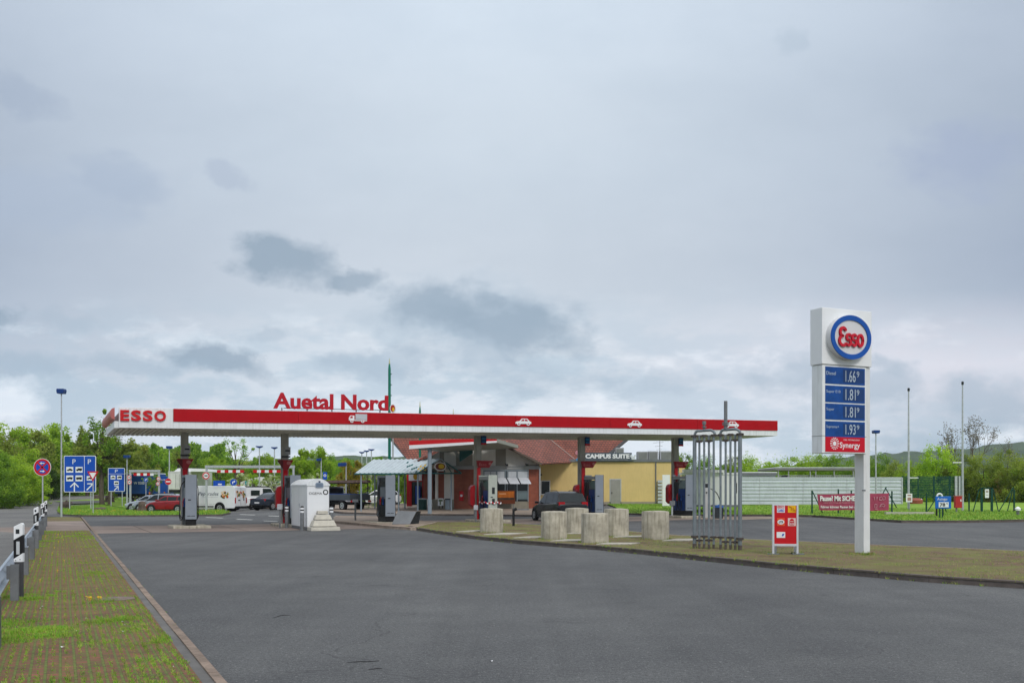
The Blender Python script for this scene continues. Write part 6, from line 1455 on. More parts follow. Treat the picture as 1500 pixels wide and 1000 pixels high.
    for sd in (-1, 1):
        b = MB(); b.box(-h*.975-.02 if kind != 'van' else -h-.02, -h*.90, sd*W*.36-.18, sd*W*.36+.16, (.84 if kind == 'hatch' else .76) if kind != 'van' else .75, (1.04 if kind == 'hatch' else .92) if kind != 'van' else 1.25); b.build('tail_light', mat('lamp red', (.35, .008, .012, 1), .2), t)
        b = MB(); b.box(h*.88, h*.965, sd*W*.33-.16, sd*W*.33+.14, .56, .68); b.build('headlight', mat('lamp clear', (.55, .58, .6, 1), .1), t)
        b = MB(); b.cbox(h*.36, sd*(W/2+.07), 1.0, .12, .2, .12); b.build('mirror', pm, t, bevel=.02)
        b = MB()
        for dx in (-.02,): b.box(bx(dx), bx(dx)+.012, sd*(W/2*1.0+.0)-.004, sd*(W/2)+.004, .35, .9)
        b.box(bx(-.12), bx(-.04), sd*(W/2+.002)-.01, sd*(W/2+.012), .80, .83); b.build('door_handle', black, t)
    b = MB(); b.box(-h-.015, -h+.05, -.26, .26, .55 if kind != 'van' else .62, .66 if kind != 'van' else .73); b.mi = 1; b.box(-h-.02, -h+.1, -W*.42, W*.42, .34, .46); b.build('number_plate', [whiteclean, black], t)
    if rails:
        b = MB()
        for sd in (-1, 1): b.tube([(bx(-.75), sd*W*.36, H-.06), (bx(-.65), sd*W*.36, H+.05), (bx(.0), sd*W*.36, H+.06), (bx(.08), sd*W*.36, H)], .02, 6)
        b.build('roof_rails', black, t)
    return t
black_p = paint('black', (.01, .011, .013, 1)); silver_p = paint('silver', (.42, .45, .52, 1), .4); grey_p = paint('grey', (.30, .33, .36, 1), .4); red_p = paint('red', (.26, .005, .01, 1), .1); white_p = paint('white', (.72, .73, .74, 1), .0); navy_p = paint('navy', (.02, .03, .05, 1))
VH = R(90)+TH      # heading along the lanes, away from the camera
xx, yy = G(822, 764); car('black hatchback waiting behind the concrete rings beside the blue pump', 818, 764, VH-R(6), 4.4, 1.8, 1.58, black_p, 'hatch', Yd=yy+1.6, rails=True)
car('silver car parked leftmost behind the lawn', 222, 746, R(180-10), 4.3, 1.75, 1.42, silver_p, 'hatch', Yd=88)
car('grey estate car parked between the silver and the red car', 236, 746, R(180-12), 4.6, 1.8, 1.52, grey_p, 'hatch', Yd=85.5, rails=True)
car('red compact car parked nearest to the leftmost truck pump', 250, 746, R(180-14), 3.8, 1.7, 1.38, red_p, 'hatch', Yd=82)
car('dark saloon car seen from behind right of the white vans', 405, 745, R(60), 4.6, 1.8, 1.42, navy_p, 'sedan', Yd=86)
tv = car('white delivery van with roof bars parked beyond the lettered van', 375, 746, R(62), 4.9, 1.9, 1.95, white_p, 'van', Yd=92, nm='delivery_van')
b = MB()
for s_ in (-1.6, -.4, .7): b.box(s_, s_+.06, -.8, .8, 2.02, 2.07)
b.box(-1.7, .9, -.7, -.64, 1.97, 2.03); b.box(-1.7, .9, .64, .7, 1.97, 2.03); b.build('roof_bars', black, tv)
b = MB(); b.box(-1.6, -.5, -.875-.02, -.86, 1.25, 1.7); b.build('side_window', glassd, tv)
car('white car half hidden behind the round bush by the shelter', 552, 742, R(190), 4.3, 1.75, 1.45, white_p, 'hatch', Yd=92)
car('pale car beyond the lawn left of the shelter posts', 513, 740, R(180), 4.3, 1.75, 1.45, silver_p, 'hatch', Yd=104)
# lettered panel van: side faces the camera
def panelvan():
    Yd = 84; x1 = X(268, Yd); t = thing('lettered_van', 'white panel van with script lettering and tomato picture on its side', 'van', (x1, Yd, gz(x1, Yd)+.01), R(-14), None)
    L = 4.7; H = 2.15; D = 1.95; sc_ = 1.0
    # local x along the side from front (0) to rear (L); side face at y=0, rear at x=L
    prof = [(-.95, .35), (-.98, .75), (-.75, .98), (-.35, 1.1), (.15, 1.95), (.5, 2.12), (.9, H), (L-.15, H), (L-.04, H-.1), (L, 1.2), (L, .4), (L-.1, .32), (-.8, .30)]
    b = MB(); b.xz(prof, 0, D); b.build('body', white_p, t, bevel=.05)
    b = MB(); b.xz([(-.33, 1.13), (.12, 1.9), (.75, 1.92), (.75, 1.13)], -.012, D+.012); b.build('cab_window', glassd, t)
    b = MB(); b.box(1.3, 2.8, -.02, 0, .42, .52); b.box(.0, 1.2, -.02, 0, .42, .52); b.box(L-.02, L+.06, .05, D-.05, .3, .5); b.build('trim', black, t)
    for wx in (-.35+.0, 3.35):
        for y_, sd in ((.1, -1), (D-.1, 1)):
            a = MB(); a.cyl((wx, y_-.14 if sd < 0 else y_, .38), (wx, y_ if sd < 0 else y_+.14, .38), .46, n=24); a.build('wheel_arch', black, t); wheel(t, wx, y_-.03*-sd-.0, .36, .22, sd)
    script = mat('script grey', (.03, .05, .08, 1)); text('Peperades', 1.4, 3.25, 1.28, 1.66, -.004, script, t, 'lettering', .004, shear=.35)
    text('Mediterrane Spezialitäten', 1.8, 3.2, 1.22, 1.27, -.004, sgrey, t, 'small_lettering', .003); text('www.peperades.de', 1.5, 2.9, .62, .68, -.004, sgrey, t, 'small_lettering', .003)
    rs = random.Random(3); cols = [mat('tomato', (.55, .04, .01, 1)), mat('pepper orange', (.65, .2, .01, 1)), mat('olive dark', (.06, .07, .02, 1)), mat('cheese', (.75, .55, .3, 1)), mat('basil', (.08, .2, .02, 1))]
    for nm, cx, cz, sx, sz, yb in (('fruit_picture', 3.8, 1.45, .36, .28, 0),):
        b = MB()
        for i in range(34): b.mi = i % 5; a = rs.uniform(0, 6.28); r = rs.uniform(0, 1)**.6; b.disc(cx+sx*r*math.cos(a), cz+sz*r*math.sin(a), rs.uniform(.05, .1), rs.uniform(.05, .1), -.004-.0006*i, -.003-.0006*i, 10)
        b.build(nm, cols, t)
    b = MB()
    for i in range(40):
        b.mi = i % 5; cy = rs.uniform(.3, D-.3); cz = 1.42+rs.uniform(-.22, .28); r = rs.uniform(.05, .1)
        b.add([(L+.012+.0006*i, cy+r*math.cos(2*math.pi*k/10), cz+r*math.sin(2*math.pi*k/10)) for k in range(10)], [tuple(range(10))])
    b.build('rear_picture', cols, t)
    b = MB(); b.box(L, L+.01, D/2-.006, D/2+.006, .5, 2.0); b.box(L, L+.02, .55, .85, .95, 1.03); b.box(L, L+.02, 1.4, 1.5, .95, 1.1); b.build('door_seam', black, t)
    for y_ in (.02, D-.12): b = MB(); b.box(L-.04, L+.03, y_, y_+.12, .75, 1.2); b.build('tail_light', mat('lamp red', (.35, .008, .012, 1), .2), t)
    b = MB(); b.box(L-.3, L-.1, D/2-.12, D/2+.12, H, H+.07); b.build('brake_light', redv, t)
panelvan()
# pickup
def pickup():
    Yd = 77; x = X(496, Yd); t = thing('pickup_truck', 'dark flatbed pickup with timber load on its roof rack behind the white container', 'pickup truck', (x, Yd, gz(x, Yd)+.01), TH+R(90)+R(22), None)
    b = MB(); b.box(-2.6, .3, -.95, .95, .75, 1.18); b.build('bed_side', mat('bed grey', (.07, .085, .10, 1), .45), t, bevel=.02)
    b = MB(); b.box(-2.55, .25, -.9, .9, 1.19, 1.24); b.build('blue_tarp', mat('tarp blue', (.02, .06, .22, 1)), t)
    b = MB(); b.xz([(.4, .5), (.4, 1.15), (.55, 1.78), (1.5, 1.78), (2.0, 1.15), (2.75, 1.0), (2.85, .5)], -.88, .88); b.build('cab', grey_p, t, bevel=.05)
    b = MB(); b.xz([(.5, 1.2), (.6, 1.68), (1.45, 1.68), (1.9, 1.2)], -.9, .9); b.box(.38, .5, -.7, .7, 1.25, 1.66); b.build('windows', glassd, t)
    b = MB(); b.box(-2.5, 2.6, -.5, .5, .42, .62); b.box(-2.68, -2.58, -.9, .9, .45, .6); b.build('chassis', black, t)
    for sd in (-1, 1):
        for wx in (-1.6, 2.0): wheel(t, wx, sd*.78, .36, .24, sd)
        b = MB(); b.box(-2.70, -2.62, sd*.8-.14, sd*.8+.1, .62, .74); b.build('tail_light', redv, t)
    b = MB()
    for xx_ in (.1, -2.4):
        for sd in (-1, 1): b.cyl((xx_, sd*.85, 1.18), (xx_, sd*.85, 2.0), .03, n=6)
        b.cyl((xx_, -.9, 2.0), (xx_, .9, 2.0), .03, n=6)
    b.build('rack', black, t)
    b = MB(); rr = random.Random(5)
    for k in range(9): y0 = -.8+k*.19; l0 = rr.uniform(-3.1, -2.6); b.box(l0, rr.uniform(1.4, 2.2), y0, y0+.14, 2.03, 2.03+rr.uniform(.06, .22))
    o = b.build('timber_load', mat('load timber', (.16, .11, .09, 1), .8, var=.5, vs=5), None); o.parent = t
pickup()
# trucks
def truck_blue():
    Yd = 118; x = X(183, Yd); t = thing('blue_trailer_truck', 'long blue curtain sided trailer parked behind the smaller height barrier', 'truck', (x, Yd, gz(x, Yd)), R(-3), None); s = Yd/F
    z0 = Z(723, Yd)-gz(x, Yd); z1 = Z(694, Yd)-gz(x, Yd); W = (244-183)*s
    b = MB(); b.box(-1.2, W*.80, 0, 2.4, z0, z1); b.build('curtain_side', mat('curtain blue', (.008, .05, .20, 1), .45, var=.15), t, bevel=.03)
    b = MB(); b.box(W*.81, W, .2, 2.4, z0-.2, z1-.25); b.build('rear_section', mat('deep blue', (.012, .07, .33, 1), .45), t, bevel=.03)
    b = MB(); b.box(-1.2, W*.80, -.02, 2.42, z1, z1+.1); b.build('top_rail', whiteclean, t)
    text('W 0500', 1.05, 2.3, z0+1.1, z0+1.4, -.01, whiteclean, t, 'lettering', .01); text('TRANS', W*.84, W*.97, z0+1.55, z0+1.7, .19, whiteclean, t, 'lettering', .01)
    b = MB(); b.box(-1, W-.2, .3, 2.1, z0-.3, z0-.002); b.build('chassis', black, t)
    for wx in (.5, 1.7, 2.9, W*.86): wheel(t, wx, .25, .45, .3, -1)
    for q in (.62, .985): b = MB(); b.box(W*q-.15, W*q, -.02, .02, z0-.05, z0+.25); b.build('marker_light', mat('marker orange', (.6, .15, .01, 1)), t)
truck_blue()
def truck_white():
    Yd = 110; x = X(246, Yd); g0 = gz(x, Yd); t = thing('white_box_truck', 'white box trailer with rear doors toward the camera, left of the leftmost pump', 'truck', (x, Yd, g0), R(0), None); s = Yd/F; W = 29*s; zt = Z(690, Yd)-g0; zb = Z(717, Yd)-g0
    b = MB(); b.box(0, W, 0, 9, zb, zt); b.build('box_body', mat('box grey white', (.5, .5, .48, 1), .5), t, bevel=.03)
    for k in range(2): b = MB(); b.box(.08+k*W/2, W/2-.03+k*W/2, -.03, 0, zb+.1, zt-.25); b.build('rear_door', mat('door pale', (.6, .6, .57, 1), .5), t)
    b = MB(); b.cyl((W/2-.2, -.06, zb+.2), (W/2-.2, -.06, zt-.3), .02, n=6); b.cyl((W/2+.2, -.06, zb+.2), (W/2+.2, -.06, zt-.3), .02, n=6); b.build('locking_bar', galvd, t)
    b = MB(); b.box(.1, W-.1, .0, 8, zb-.3, zb-.002); b.box(.1, .7, .1, .8, 0, .9); b.box(W-.7, W-.1, .1, .8, 0, .9); b.build('chassis_and_wheels', black, t)
    b = MB(); b.xz([(.3, zt), (W*.35, zt+.35), (W*.9, zt+.35), (W+1.6, zt+.3), (W+1.7, zt)], 1, 7); b.build('roof_deflector', whiteclean, t)
truck_white()
def truck_far():
    Yd = 125; x = X(352, Yd); g0 = gz(x, Yd); t = thing('white_lettered_truck', 'pale white truck with dark lettering parked behind the young trees', 'truck', (x, Yd, g0), 0, None); s = Yd/F
    zz = lambda q: Z(q, Yd)-g0
    b = MB(); b.xz([(0, zz(722)), (0, zz(706)), (10*s, zz(702)), (28*s, zz(698)), (30*s, zz(704)), (62*s, zz(704)), (62*s, zz(722))], 0, 2.5); b.build('box_body', mat('truck cream', (.6, .6, .56, 1), .5), t, bevel=.05)
    text('CS', 24*s, 32*s, zz(712), zz(705), -.01, letterb, t, 'lettering', .01, shear=.3)
    b = MB(); b.disc(9*s, zz(707), .2, .3, -.02, 0, 16); b.disc(55*s, zz(707), .2, .3, -.02, 0, 16); b.build('teal_emblem', mat('teal mark', (.02, .25, .28, 1)), t)
    b = MB(); b.box(0, 62*s, .2, 2.3, zz(727), zz(722)-.002); b.build('chassis', black, t)
    for wx in (6*s, 20*s, 44*s, 54*s): wheel(t, wx, .2, .45, .3, -1)
truck_far()
# ============================================================ trees and bushes
def leafmat(name, c1, c2, c3):
    m = bpy.data.materials.new(name); m.use_nodes = True; N = m.node_tree.nodes; L = m.node_tree.links; p = N['Principled BSDF']; p.inputs['Roughness'].default_value = .6; p.inputs['Specular IOR Level'].default_value = .25
    at = N.new('ShaderNodeAttribute'); at.attribute_name = 'tint'; r = N.new('ShaderNodeValToRGB'); e = r.color_ramp.elements; e[0].position = 0; e[0].color = c1; e[1].position = 1; e[1].color = c3; q = e.new(.5); q.color = c2; L.new(at.outputs['Fac'], r.inputs[0])
    oi = N.new('ShaderNodeObjectInfo'); hs = N.new('ShaderNodeHueSaturation'); mr = N.new('ShaderNodeMapRange'); L.new(oi.outputs['Random'], mr.inputs[0]); mr.inputs[3].default_value = .8; mr.inputs[4].default_value = 1.2; L.new(mr.outputs[0], hs.inputs['Value']); L.new(r.outputs[0], hs.inputs['Color'])
    L.new(hs.outputs[0], p.inputs['Base Color'])
    tr = N.new('ShaderNodeBsdfTranslucent'); L.new(hs.outputs[0], tr.inputs[0]); mx = N.new('ShaderNodeMixShader'); mx.inputs[0].default_value = .5; L.new(p.outputs[0], mx.inputs[1]); L.new(tr.outputs[0], mx.inputs[2]); L.new(mx.outputs[0], N['Material Output'].inputs[0]); return m
LM = {'green': leafmat('leaves green', (0.085, 0.180, 0.015, 1), (0.195, 0.348, 0.028, 1), (0.351, 0.516, 0.050, 1)),
      'bright': leafmat('leaves bright', (0.169, 0.300, 0.017, 1), (0.338, 0.516, 0.033, 1), (0.520, 0.672, 0.066, 1)),
      'olive': leafmat('leaves olive', (.13, .18, .025, 1), (.26, .34, .045, 1), (.42, .48, .08, 1)),
      'brown': leafmat('leaves budding', (0.195, 0.144, 0.044, 1), (0.325, 0.252, 0.066, 1), (0.442, 0.384, 0.088, 1)),
      'dark': leafmat('leaves dark', (0.039, 0.096, 0.013, 1), (0.091, 0.180, 0.022, 1), (0.156, 0.264, 0.033, 1)),
      'blossom': leafmat('leaves with blossom', (0.156, 0.264, 0.044, 1), (0.455, 0.540, 0.154, 1), (0.800, 0.800, 0.792, 1)),
      'orange': leafmat('leaves orange green', (0.260, 0.180, 0.022, 1), (0.390, 0.360, 0.033, 1), (0.572, 0.360, 0.033, 1))}
bark = mat('bark', (.10, .08, .06, 1), .95, var=.3, vs=6)
def crown_mesh(seed, W, H, n, leaf, shape='round', gap=.0, clumps=60, droop=0, up=0):
    r = np.random.default_rng(seed); cl = []
    while len(cl) < clumps:
        p = r.uniform(-1, 1, 3)
        if shape == 'round': ok = (p[0]**2+p[1]**2+p[2]**2 < 1)
        elif shape == 'dome': ok = (p[0]**2+p[1]**2+((p[2]+1)/2)**2*1.0 < 1)
        elif shape == 'cone': ok = (p[0]**2+p[1]**2)**.5 < (1-(p[2]+1)/2)*.9+.12
        else: ok = (p[0]**2+p[1]**2)**.5 < .35+.75*((p[2]+1)/2)
        if ok and (np.linalg.norm(p[:2]) > .25 or r.random() < .5): cl.append(p)
    cl = np.array(cl); k = rng_choice = r.integers(0, clumps, n)
    crr = r.uniform(.10, .30, clumps)*(1-gap*.5)
    d = r.normal(0, 1, (n, 3)); d /= np.linalg.norm(d, axis=1)[:, None]; d *= (r.uniform(0, 1, n)**.45)[:, None]
    P = cl[k]+d*crr[k][:, None]*np.array([1, 1, 1.0])
    if up: # shoots that stand above the outline
        s = r.integers(0, n, int(n*up)); P[s, 2] += r.uniform(0, .45, len(s)); P[s, :2] = cl[k[s]][:, :2]+r.normal(0, .02, (len(s), 2))
    P[:, 0] *= W/2; P[:, 1] *= W/2; P[:, 2] = (P[:, 2]+1)/2*H
    tint = np.clip(r.normal(.5, .16, clumps)[k]+r.normal(0, .14, n)+d[:, 2]*.12, 0, 1)
    nr = r.normal(0, 1, (n, 3)); nr[:, 2] += .5; nr /= np.linalg.norm(nr, axis=1)[:, None]
    a = np.cross(nr, r.normal(0, 1, (n, 3))); a /= np.linalg.norm(a, axis=1)[:, None]; b = np.cross(nr, a)
    sz = leaf*r.uniform(.6, 1.4, n)[:, None]; a *= sz*.5; b *= sz*.34
    V = np.stack([P-a, P-b*1.0, P+a, P+b*1.0], 1).reshape(-1, 3)
    me = bpy.data.meshes.new('crown'); me.vertices.add(4*n); me.vertices.foreach_set('co', V.ravel()); me.loops.add(4*n); me.loops.foreach_set('vertex_index', np.arange(4*n, dtype=np.int32)); me.polygons.add(n); me.polygons.foreach_set('loop_start', np.arange(0, 4*n, 4, dtype=np.int32))
    at = me.attributes.new('tint', 'FLOAT', 'FACE'); at.data.foreach_set('value', tint.astype(np.float32)); me.update(); me.validate()
    return me, cl
def trunk_mesh(seed, W, H, z0, cl, nb=14, r0=.16):
    rr = random.Random(seed); b = MB(); top = z0+H*.75
    b.tube([(0, 0, -.2), (.03*W, 0, z0*.6), (-.02*W, .02*W, z0+H*.25), (0, 0, top)], [r0, r0*.85, r0*.55, r0*.15], 8)
    idx = list(range(len(cl))); rr.shuffle(idx)
    for i in idx[:nb]:
        c = cl[i]; e = Vector((c[0]*W/2, c[1]*W/2, z0+(c[2]+1)/2*H)); s = Vector((0, 0, z0*.75+(e.z-z0*.75)*rr.uniform(.15, .5))); m_ = s.lerp(e, .5)+Vector((0, 0, H*.04))
        b.tube([s, m_, e], [r0*.35, r0*.22, r0*.06], 5)
    me = bpy.data.meshes.new('trunk'); me.from_pydata(b.v, [], b.f); me.materials.append(bark); me.update(); return me
CACHE = {}
def tree(nm, lab, px, Yd, pyt, wpx, leafk, shape='round', n=5000, leaf=.28, z0=.25, gap=0, clumps=60, nb=14, up=0., grp=None, var=0, py_base=None, r0=.16, cat='tree'):
    x, y = X(px, Yd), Yd; z = gz(x, y); H_all = Z(pyt, y)-z; W = wpx*y/F
    key = (shape, n, leaf, gap, clumps, up, var, round(W/H_all, 1), leafk, z0)
    if key not in CACHE:
        h0 = 6.0; w0 = h0*round(W/H_all, 1); me, cl = crown_mesh(hash(str(key)) % 9999 if 0 else sum(map(ord, str(key))) % 9973, w0, h0*(1-z0), n, leaf*6.0/max(H_all, 1) if 0 else leaf, shape, gap, clumps, up=up)
        me.materials.append(LM[leafk]); CACHE[key] = (me, trunk_mesh(var+3, w0, h0*(1-z0), h0*z0, cl, nb, r0), h0, w0)
    me, tm, h0, w0 = CACHE[key]
    t = thing(nm, lab, cat, (x, y, z), random.uniform(0, 6.28), grp); s = H_all/h0*.97; t.scale = (W/w0, W/w0, s)
    c = bpy.data.objects.new('crown', me); COL.objects.link(c); c.parent = t; c.location = (0, 0, h0*z0)
    k = bpy.data.objects.new('trunk', tm); COL.objects.link(k); k.parent = t
    return t
GL = 'trees of the wooded bank left of the road'
# left bank: (px, depth, top py, width px, foliage)
B = [(-75, 95, 604, 130, 'green', 'leafy tree at the far left edge, nearest of the wooded bank'), (-22, 104, 618, 90, 'olive', 'olive green tree at the left picture edge of the wooded bank'), (14, 110, 622, 74, 'green', 'broad green tree behind the reflector stake at far left'),
     (44, 122, 622, 72, 'olive', 'greyish green tree of the bank above the no stopping sign'), (72, 134, 617, 60, 'green', 'bright topped tree just left of the tall street lamp'), (62, 150, 626, 66, 'bright', 'lighter tree behind the tall street lamp pole'),
     (92, 150, 634, 50, 'green', 'green tree right behind the tall street lamp'), (30, 98, 664, 64, 'green', 'lower leafy bush left of the no stopping sign'), (-14, 88, 660, 70, 'green', 'low leafy bush cut by the left picture edge'), (60, 116, 668, 44, 'dark', 'dark low bush behind the no stopping sign post'), (82, 138, 680, 40, 'dark', 'dark bush at the foot of the tall street lamp trees'),
     (112, 158, 640, 56, 'olive', 'olive tree above the big parking sign'), (6, 102, 690, 50, 'dark', 'dark undergrowth bush by the stake at the left edge')]
for i, (px, Yd, pt, w, k, lab) in enumerate(B): tree('deciduous_tree', lab, px, Yd+14, pt, w*1.35, 'bright' if i in (4, 7, 2) else k, 'dome', 20000, .17, .06, 0, 130, 10, grp=GL, var=i % 3)
for q, (px, Yd, pt) in enumerate([(-60, 88, 700), (-35, 92, 706), (-5, 100, 704), (18, 108, 708), (38, 116, 712), (54, 124, 712), (70, 134, 710), (88, 150, 708), (100, 160, 704)]):
    tree('hedge_bush', 'low bush of the wooded bank '+('cut by the left picture edge, outermost', 'at the left picture edge, second one in', 'just left of the reflector stake', 'directly behind the reflector stake', 'right of the reflector stake', 'left of the no stopping sign post', 'right of the no stopping sign post', 'left of the tall lamp foot', 'behind the tall lamp foot')[q], px, Yd+14, pt, 46, 'green' if q % 2 else 'dark', 'dome', 7000, .14, .0, 0, 50, 4, grp='low bushes along the road edge', cat='bush', var=q % 3)
GM = 'trees behind the truck parking'
Mt = [(150, 112, 596, 62, 'green', .3, 800, 'tall thin leaved tree rising above the left end of the canopy'), (160, 114, 640, 92, 'olive', .42, 5200, 'spreading half bare tree between the two parking signs'), (128, 150, 622, 52, 'olive', .1, 5000, 'dense olive tree between the street lamp and the canopy corner'),
      (200, 128, 640, 70, 'olive', .1, 7000, 'olive tree above the smaller parking sign'), (232, 140, 640, 60, 'green', .1, 7000, 'green tree under the canopy left of the first column'), (262, 150, 652, 56, 'olive', .1, 5000, 'tree behind the white box truck'), (292, 150, 655, 46, 'green', .1, 5000, 'green tree just right of the first canopy column'),
      (318, 132, 664, 62, 'bright', .05, 7000, 'bright green bush tree above the round height limit sign'), (352, 138, 664, 56, 'olive', .05, 6000, 'olive tree behind the striped height barrier'), (346, 128, 640, 62, 'green', .35, 900, 'sparse leaved tall tree above the striped height barrier'),
      (392, 140, 664, 58, 'bright', .05, 7000, 'bright tree left of the second canopy column'), (416, 146, 668, 44, 'green', .05, 5000, 'green tree directly behind the second canopy column'), (438, 118, 654, 50, 'bright', .12, 6500, 'fresh green tree right of the second canopy column'),
      (466, 122, 655, 60, 'bright', .12, 8000, 'tallest fresh green tree above the white container'), (484, 140, 664, 44, 'green', .05, 5000, 'green tree right of the lamp above the white container'), (500, 200, 668, 60, 'green', .05, 5000, 'distant dark tree row end beyond the white container'), (545, 200, 672, 50, 'green', .05, 5000, 'distant tree below the three far lamps'),
      (514, 98, 671, 40, 'orange', .18, 6000, 'round orange green tree left of the metal shelter'), (537, 104, 668, 34, 'blossom', .2, 900, 'sparse young tree below the three far lamps'), (536, 92, 700, 26, 'bright', .3, 1800, 'small young tree left of the shelter posts'),
      (372, 118, 690, 22, 'bright', .4, 1200, 'young tree behind the lettered van, left one'), (401, 118, 690, 34, 'blossom', .4, 2000, 'young blossoming tree behind the dark saloon'), (350, 112, 690, 36, 'blossom', .3, 1500, 'young blossoming tree between the striped bars'),
      (494, 106, 688, 44, 'blossom', .15, 3000, 'white blossoming bush beside the pickup'), (460, 106, 690, 40, 'blossom', .1, 2500, 'white blossoming bush behind the white container roof'), (598, 98, 690, 40, 'green', .05, 4000, 'green tree seen through the metal shelter'),
      (170, 150, 655, 60, 'green', .05, 5000, 'green tree behind the half bare tree'), (222, 112, 690, 30, 'green', .4, 1400, 'slim tree in front of the blue trailer')]
for i, (px, Yd, pt, w, k, z0, n, lab) in enumerate(Mt): tree('deciduous_tree', lab, px, Yd, pt, w, k, 'round' if z0 > .15 else 'dome', int(n*2.2) if n > 2000 else int(n*3.5), .17 if n > 2000 else .13, z0, .4 if n < 3000 else .1, 40 if n < 3000 else 80, 18 if n < 3000 else 14, grp=GM, var=i % 4)
for px, Yd, pt, w, lab in ((563, 88, 724, 30, 'small round clipped bush beside the shelter'), (540, 82, 725, 40, 'large round clipped bush left of the shelter')):
    tree('clipped_bush', lab, px, Yd-4, pt-4, w, 'green', 'dome', 5000, .14, .0, 0, 90, 3, cat='bush', grp='clipped bushes by the shelter')
GR = 'hedge trees behind the ribbed wall'
Rt = [(1000, 110, 660, 50, 'green', 'green tree behind the right end of the canopy columns'), (1040, 112, 664, 60, 'green', 'green hedge tree seen through the vent pipes'), (1080, 108, 668, 50, 'olive', 'hedge tree just right of the vent pipes'), (1100, 104, 664, 46, 'bright', 'spiky topped tree left of the carport'), (1135, 104, 664, 52, 'bright', 'spiky topped tree above the left end of the carport'),
      (1168, 104, 662, 52, 'bright', 'spiky topped tree above the middle of the carport'), (1196, 104, 660, 52, 'bright', 'bright tree directly left of the price pylon panel'), (1228, 102, 664, 52, 'green', 'green tree below the price pylon panel'), (1290, 100, 662, 50, 'green', 'green tree behind the street lamp right of the pylon'),
      (1318, 96, 672, 50, 'olive', 'olive bush tree left of the left flagpole'), (1345, 86, 664, 56, 'bright', 'bright hedge tree behind the left flagpole'), (1372, 84, 648, 58, 'bright', 'tall bright tree between the flagpoles'), (1405, 84, 662, 56, 'olive', 'olive hedge tree behind the right flagpole'),
      (1440, 82, 660, 64, 'olive', 'olive hedge tree right of the right flagpole'), (1476, 80, 658, 62, 'olive', 'broad olive tree near the right picture edge'), (1512, 78, 660, 66, 'olive', 'broad olive tree cut by the right picture edge'), (1555, 78, 655, 66, 'green', 'green tree beyond the right picture edge'), (1262, 104, 668, 50, 'olive', 'olive tree hidden behind the price pylon post')]
for i, (px, Yd, pt, w, k, lab) in enumerate(Rt): tree('hedge_tree', lab, px, Yd+6, pt, w+14, k, 'dome', 17000, .14, .04, 0, 120, 8, up=.05 if k == 'bright' else .012, grp=GR, var=i % 3)
for q in range(12):
    px = 1330+q*19; tree('hedge_bush', 'low hedge bush '+('behind the left flagpole foot', 'right of the left flagpole behind the mesh', 'behind the middle of the gas enclosure', 'behind the right end of the gas enclosure', 'behind the right flagpole foot', 'just right of the right flagpole', 'left of the notice plate frame', 'behind the green frame with the notice plate', 'right of the green frame with the notice plate', 'behind the crossed fence braces', 'above the white capped standpipe valve', 'at the right picture edge')[q]+', dark foliage', px, 92-q*.9, 694+random.uniform(-3, 5), 34, 'brown' if q % 3 == 1 else ('dark' if q % 3 == 0 else 'olive'), 'dome', 3000, .2, 0, 0, 40, 4, grp='low hedge bushes at right', cat='bush', var=q % 3)
def weeds():
    P = []; H = []
    def ring(cx, cy, r, n, h, off=.10):
        a = rng.uniform(0, 6.283, n); rr = r+np.abs(rng.normal(0, .035, n)); k = np.sin(a*3+cx*7) > -.2; a, rr = a[k], rr[k]
        P.append(np.c_[cx+rr*np.cos(a), cy+rr*np.sin(a), np.full(len(a), off)]); H.append(rng.uniform(.4, 1.3, len(a))*h)
    for o in bpy.data.objects:
        if o.name.startswith('concrete_ring'): ring(o.location.x, o.location.y, .47, 260, .07)
        if o.name.startswith('vent_pipe_rack'):
            for k in range(6): ring(o.location.x+.25*k, o.location.y-.02, .08, 60, .07)
    for s_ in (0, .25): ring(X(1260, 26.2)+s_*.5, 26.2, .22, 160, .08)
    for px in (1133, 1168): ring(X(px, 26.3), 26.35, .1, 120, .08)
    for t_ in np.arange(-4, 37, .35):
        x, y = K(.04+rng.normal(0, .01), t_); 
        if rng.random() < .5: ring(x, y, .0, 12, .03, .05)
    for (x0, y0), (x1, y1) in zip(isl_f, isl_f[1:]):
        for k in range(9):
            f = rng.random()
            if rng.random() < .5: ring(x0+(x1-x0)*f, y0+(y1-y0)*f, .02, 22, .05, .0); ring(x0+(x1-x0)*f-.05, y0+(y1-y0)*f+.25, .05, 40, .07, .1)
    o = blades('grass', np.vstack(P), np.concatenate(H), .014, gb[1:]); props(o, 'weeds growing round the concrete rings, sign feet and kerb joints', 'grass', kind='stuff')
weeds()
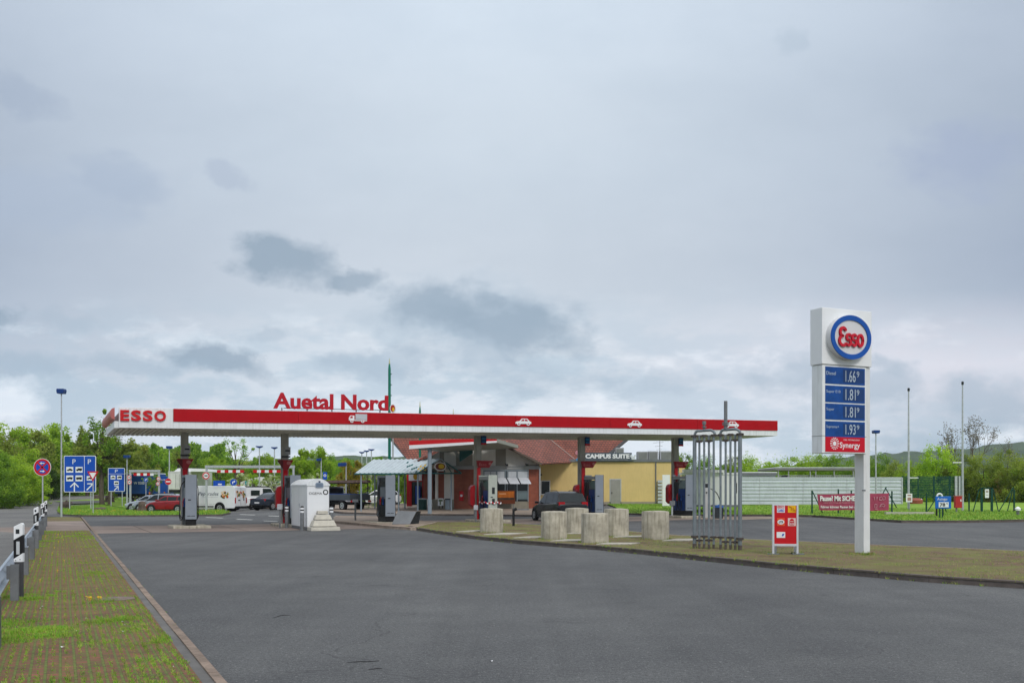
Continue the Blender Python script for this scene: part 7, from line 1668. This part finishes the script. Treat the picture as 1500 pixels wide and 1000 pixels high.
def bare(px, Yd, pt, wpx, seed, lab, lv=500):
    x, y = X(px, Yd), Yd; z = gz(x, y); H = Z(pt, y)-z; rr = random.Random(seed); b = MB(); tips = []; W = wpx*y/F
    def br(p, d, L, r, k):
        e = p+d*L; m_ = p+d*L*.5+Vector((rr.uniform(-1, 1), rr.uniform(-1, 1), .3))*L*.08; b.tube([p, m_, e], [r, r*.8, r*.6], 4 if k > 1 else 6); tips.append(e)
        if k < 6:
            for _ in range(3 if k < 3 else 2):
                q = Vector((rr.gauss(0, 1), rr.gauss(0, 1), rr.gauss(.35, .5))).normalized(); br(p+d*L*rr.uniform(.6, 1), (d*.9+q*.75).normalized(), L*rr.uniform(.62, .8), r*.6, k+1)
    br(Vector((0, 0, 0)), Vector((0, 0, 1)), H*.36, .13, 0)
    mx = max(t.z for t in tips); wx = max(abs(t.x) for t in tips); b.tf(lambda a, c, d: (a*W/2/wx, c*W/2/wx, d*H/mx))
    t = thing('bare_tree', lab, 'tree', (x, y, z), 0, None); b.build('branches', bark, t)
    n = lv; tp = [rr.choice(tips) for _ in range(n)]; P = MB()
    for q in tp:
        p = Vector((q.x*W/2/wx, q.y*W/2/wx, q.z*H/mx))+Vector((rr.gauss(0, .15), rr.gauss(0, .15), rr.gauss(0, .15))); s = .12; P.add([p, p+Vector((s, 0, s*.5)), p+Vector((s*.4, s*.2, s))], [(0, 1, 2)])
    P.build('buds', mat('bud brown', (.15, .14, .11, 1), .9), t)['kind'] = 'stuff'
bare(1428, 96, 609, 66, 4, 'nearly bare tree standing above the hedge right of the right flagpole', 450)
bare(1397, 99, 616, 46, 9, 'nearly bare tree standing above the hedge left of the right flagpole', 300)
bare(1480, 130, 640, 26, 12, 'small distant bare tree top at the right picture edge', 200)
bare(165, 124, 612, 40, 21, 'thin bare branched tree behind the left end of the canopy', 300)
# far woods as one mass
def woods(px0, px1, Yd, top, n, lab, k='green'):
    r = np.random.default_rng(int(Yd)); nn = n; px = r.uniform(px0, px1, nn); cx = np.floor(px/14); jit = np.random.default_rng(3).uniform(-5, 5, 400)[cx.astype(int) % 400]
    y = Yd+r.uniform(-6, 6, nn); t0 = top+jit+3*np.sin(px*.11); f = r.uniform(0, 1, nn)**.6; z1 = 1.7-(t0-720)/F*Yd; P = np.c_[(px-750)/F*y, y, f*z1]
    a = r.normal(0, 1, (nn, 3)); a /= np.linalg.norm(a, axis=1)[:, None]; b_ = np.cross(a, r.normal(0, 1, (nn, 3))); b_ /= np.linalg.norm(b_, axis=1)[:, None]; s = Yd*.003
    V = np.stack([P-a*s*.5, P-b_*s*.35, P+a*s*.5, P+b_*s*.35], 1).reshape(-1, 3)
    me = bpy.data.meshes.new('far_woods'); me.vertices.add(4*nn); me.vertices.foreach_set('co', V.ravel()); me.loops.add(4*nn); me.loops.foreach_set('vertex_index', np.arange(4*nn, dtype=np.int32)); me.polygons.add(nn); me.polygons.foreach_set('loop_start', np.arange(0, 4*nn, 4, dtype=np.int32))
    at = me.attributes.new('tint', 'FLOAT', 'FACE'); at.data.foreach_set('value', np.clip(r.normal(.45, .25, nn), 0, 1).astype(np.float32)); me.update(); me.validate(); me.materials.append(LM[k]); o = bpy.data.objects.new('far_woods', me); COL.objects.link(o); props(o, lab, 'woods', kind='stuff')
woods(-200, 330, 190, 655, 60000, 'mass of woodland behind the left bank and truck parking')
woods(290, 620, 230, 676, 40000, 'distant band of woodland beyond the parking area')
woods(980, 1700, 130, 690, 60000, 'dense hedge mass behind the ribbed wall and mesh fences')

# ============================================================ air
b = MB(); b.box(-1500, 1500, -60, 2100, -12, 260); o = b.build('haze', None); o['kind'] = 'stuff'
hm = bpy.data.materials.new('haze'); hm.use_nodes = True; N = hm.node_tree.nodes; N.remove(N['Principled BSDF']); pv = N.new('ShaderNodeVolumePrincipled'); pv.inputs['Color'].default_value = (.82, .9, 1, 1); pv.inputs['Density'].default_value = .00014; pv.inputs['Anisotropy'].default_value = .2
hm.node_tree.links.new(pv.outputs[0], N['Material Output'].inputs['Volume']); o.data.materials.clear(); o.data.materials.append(hm)
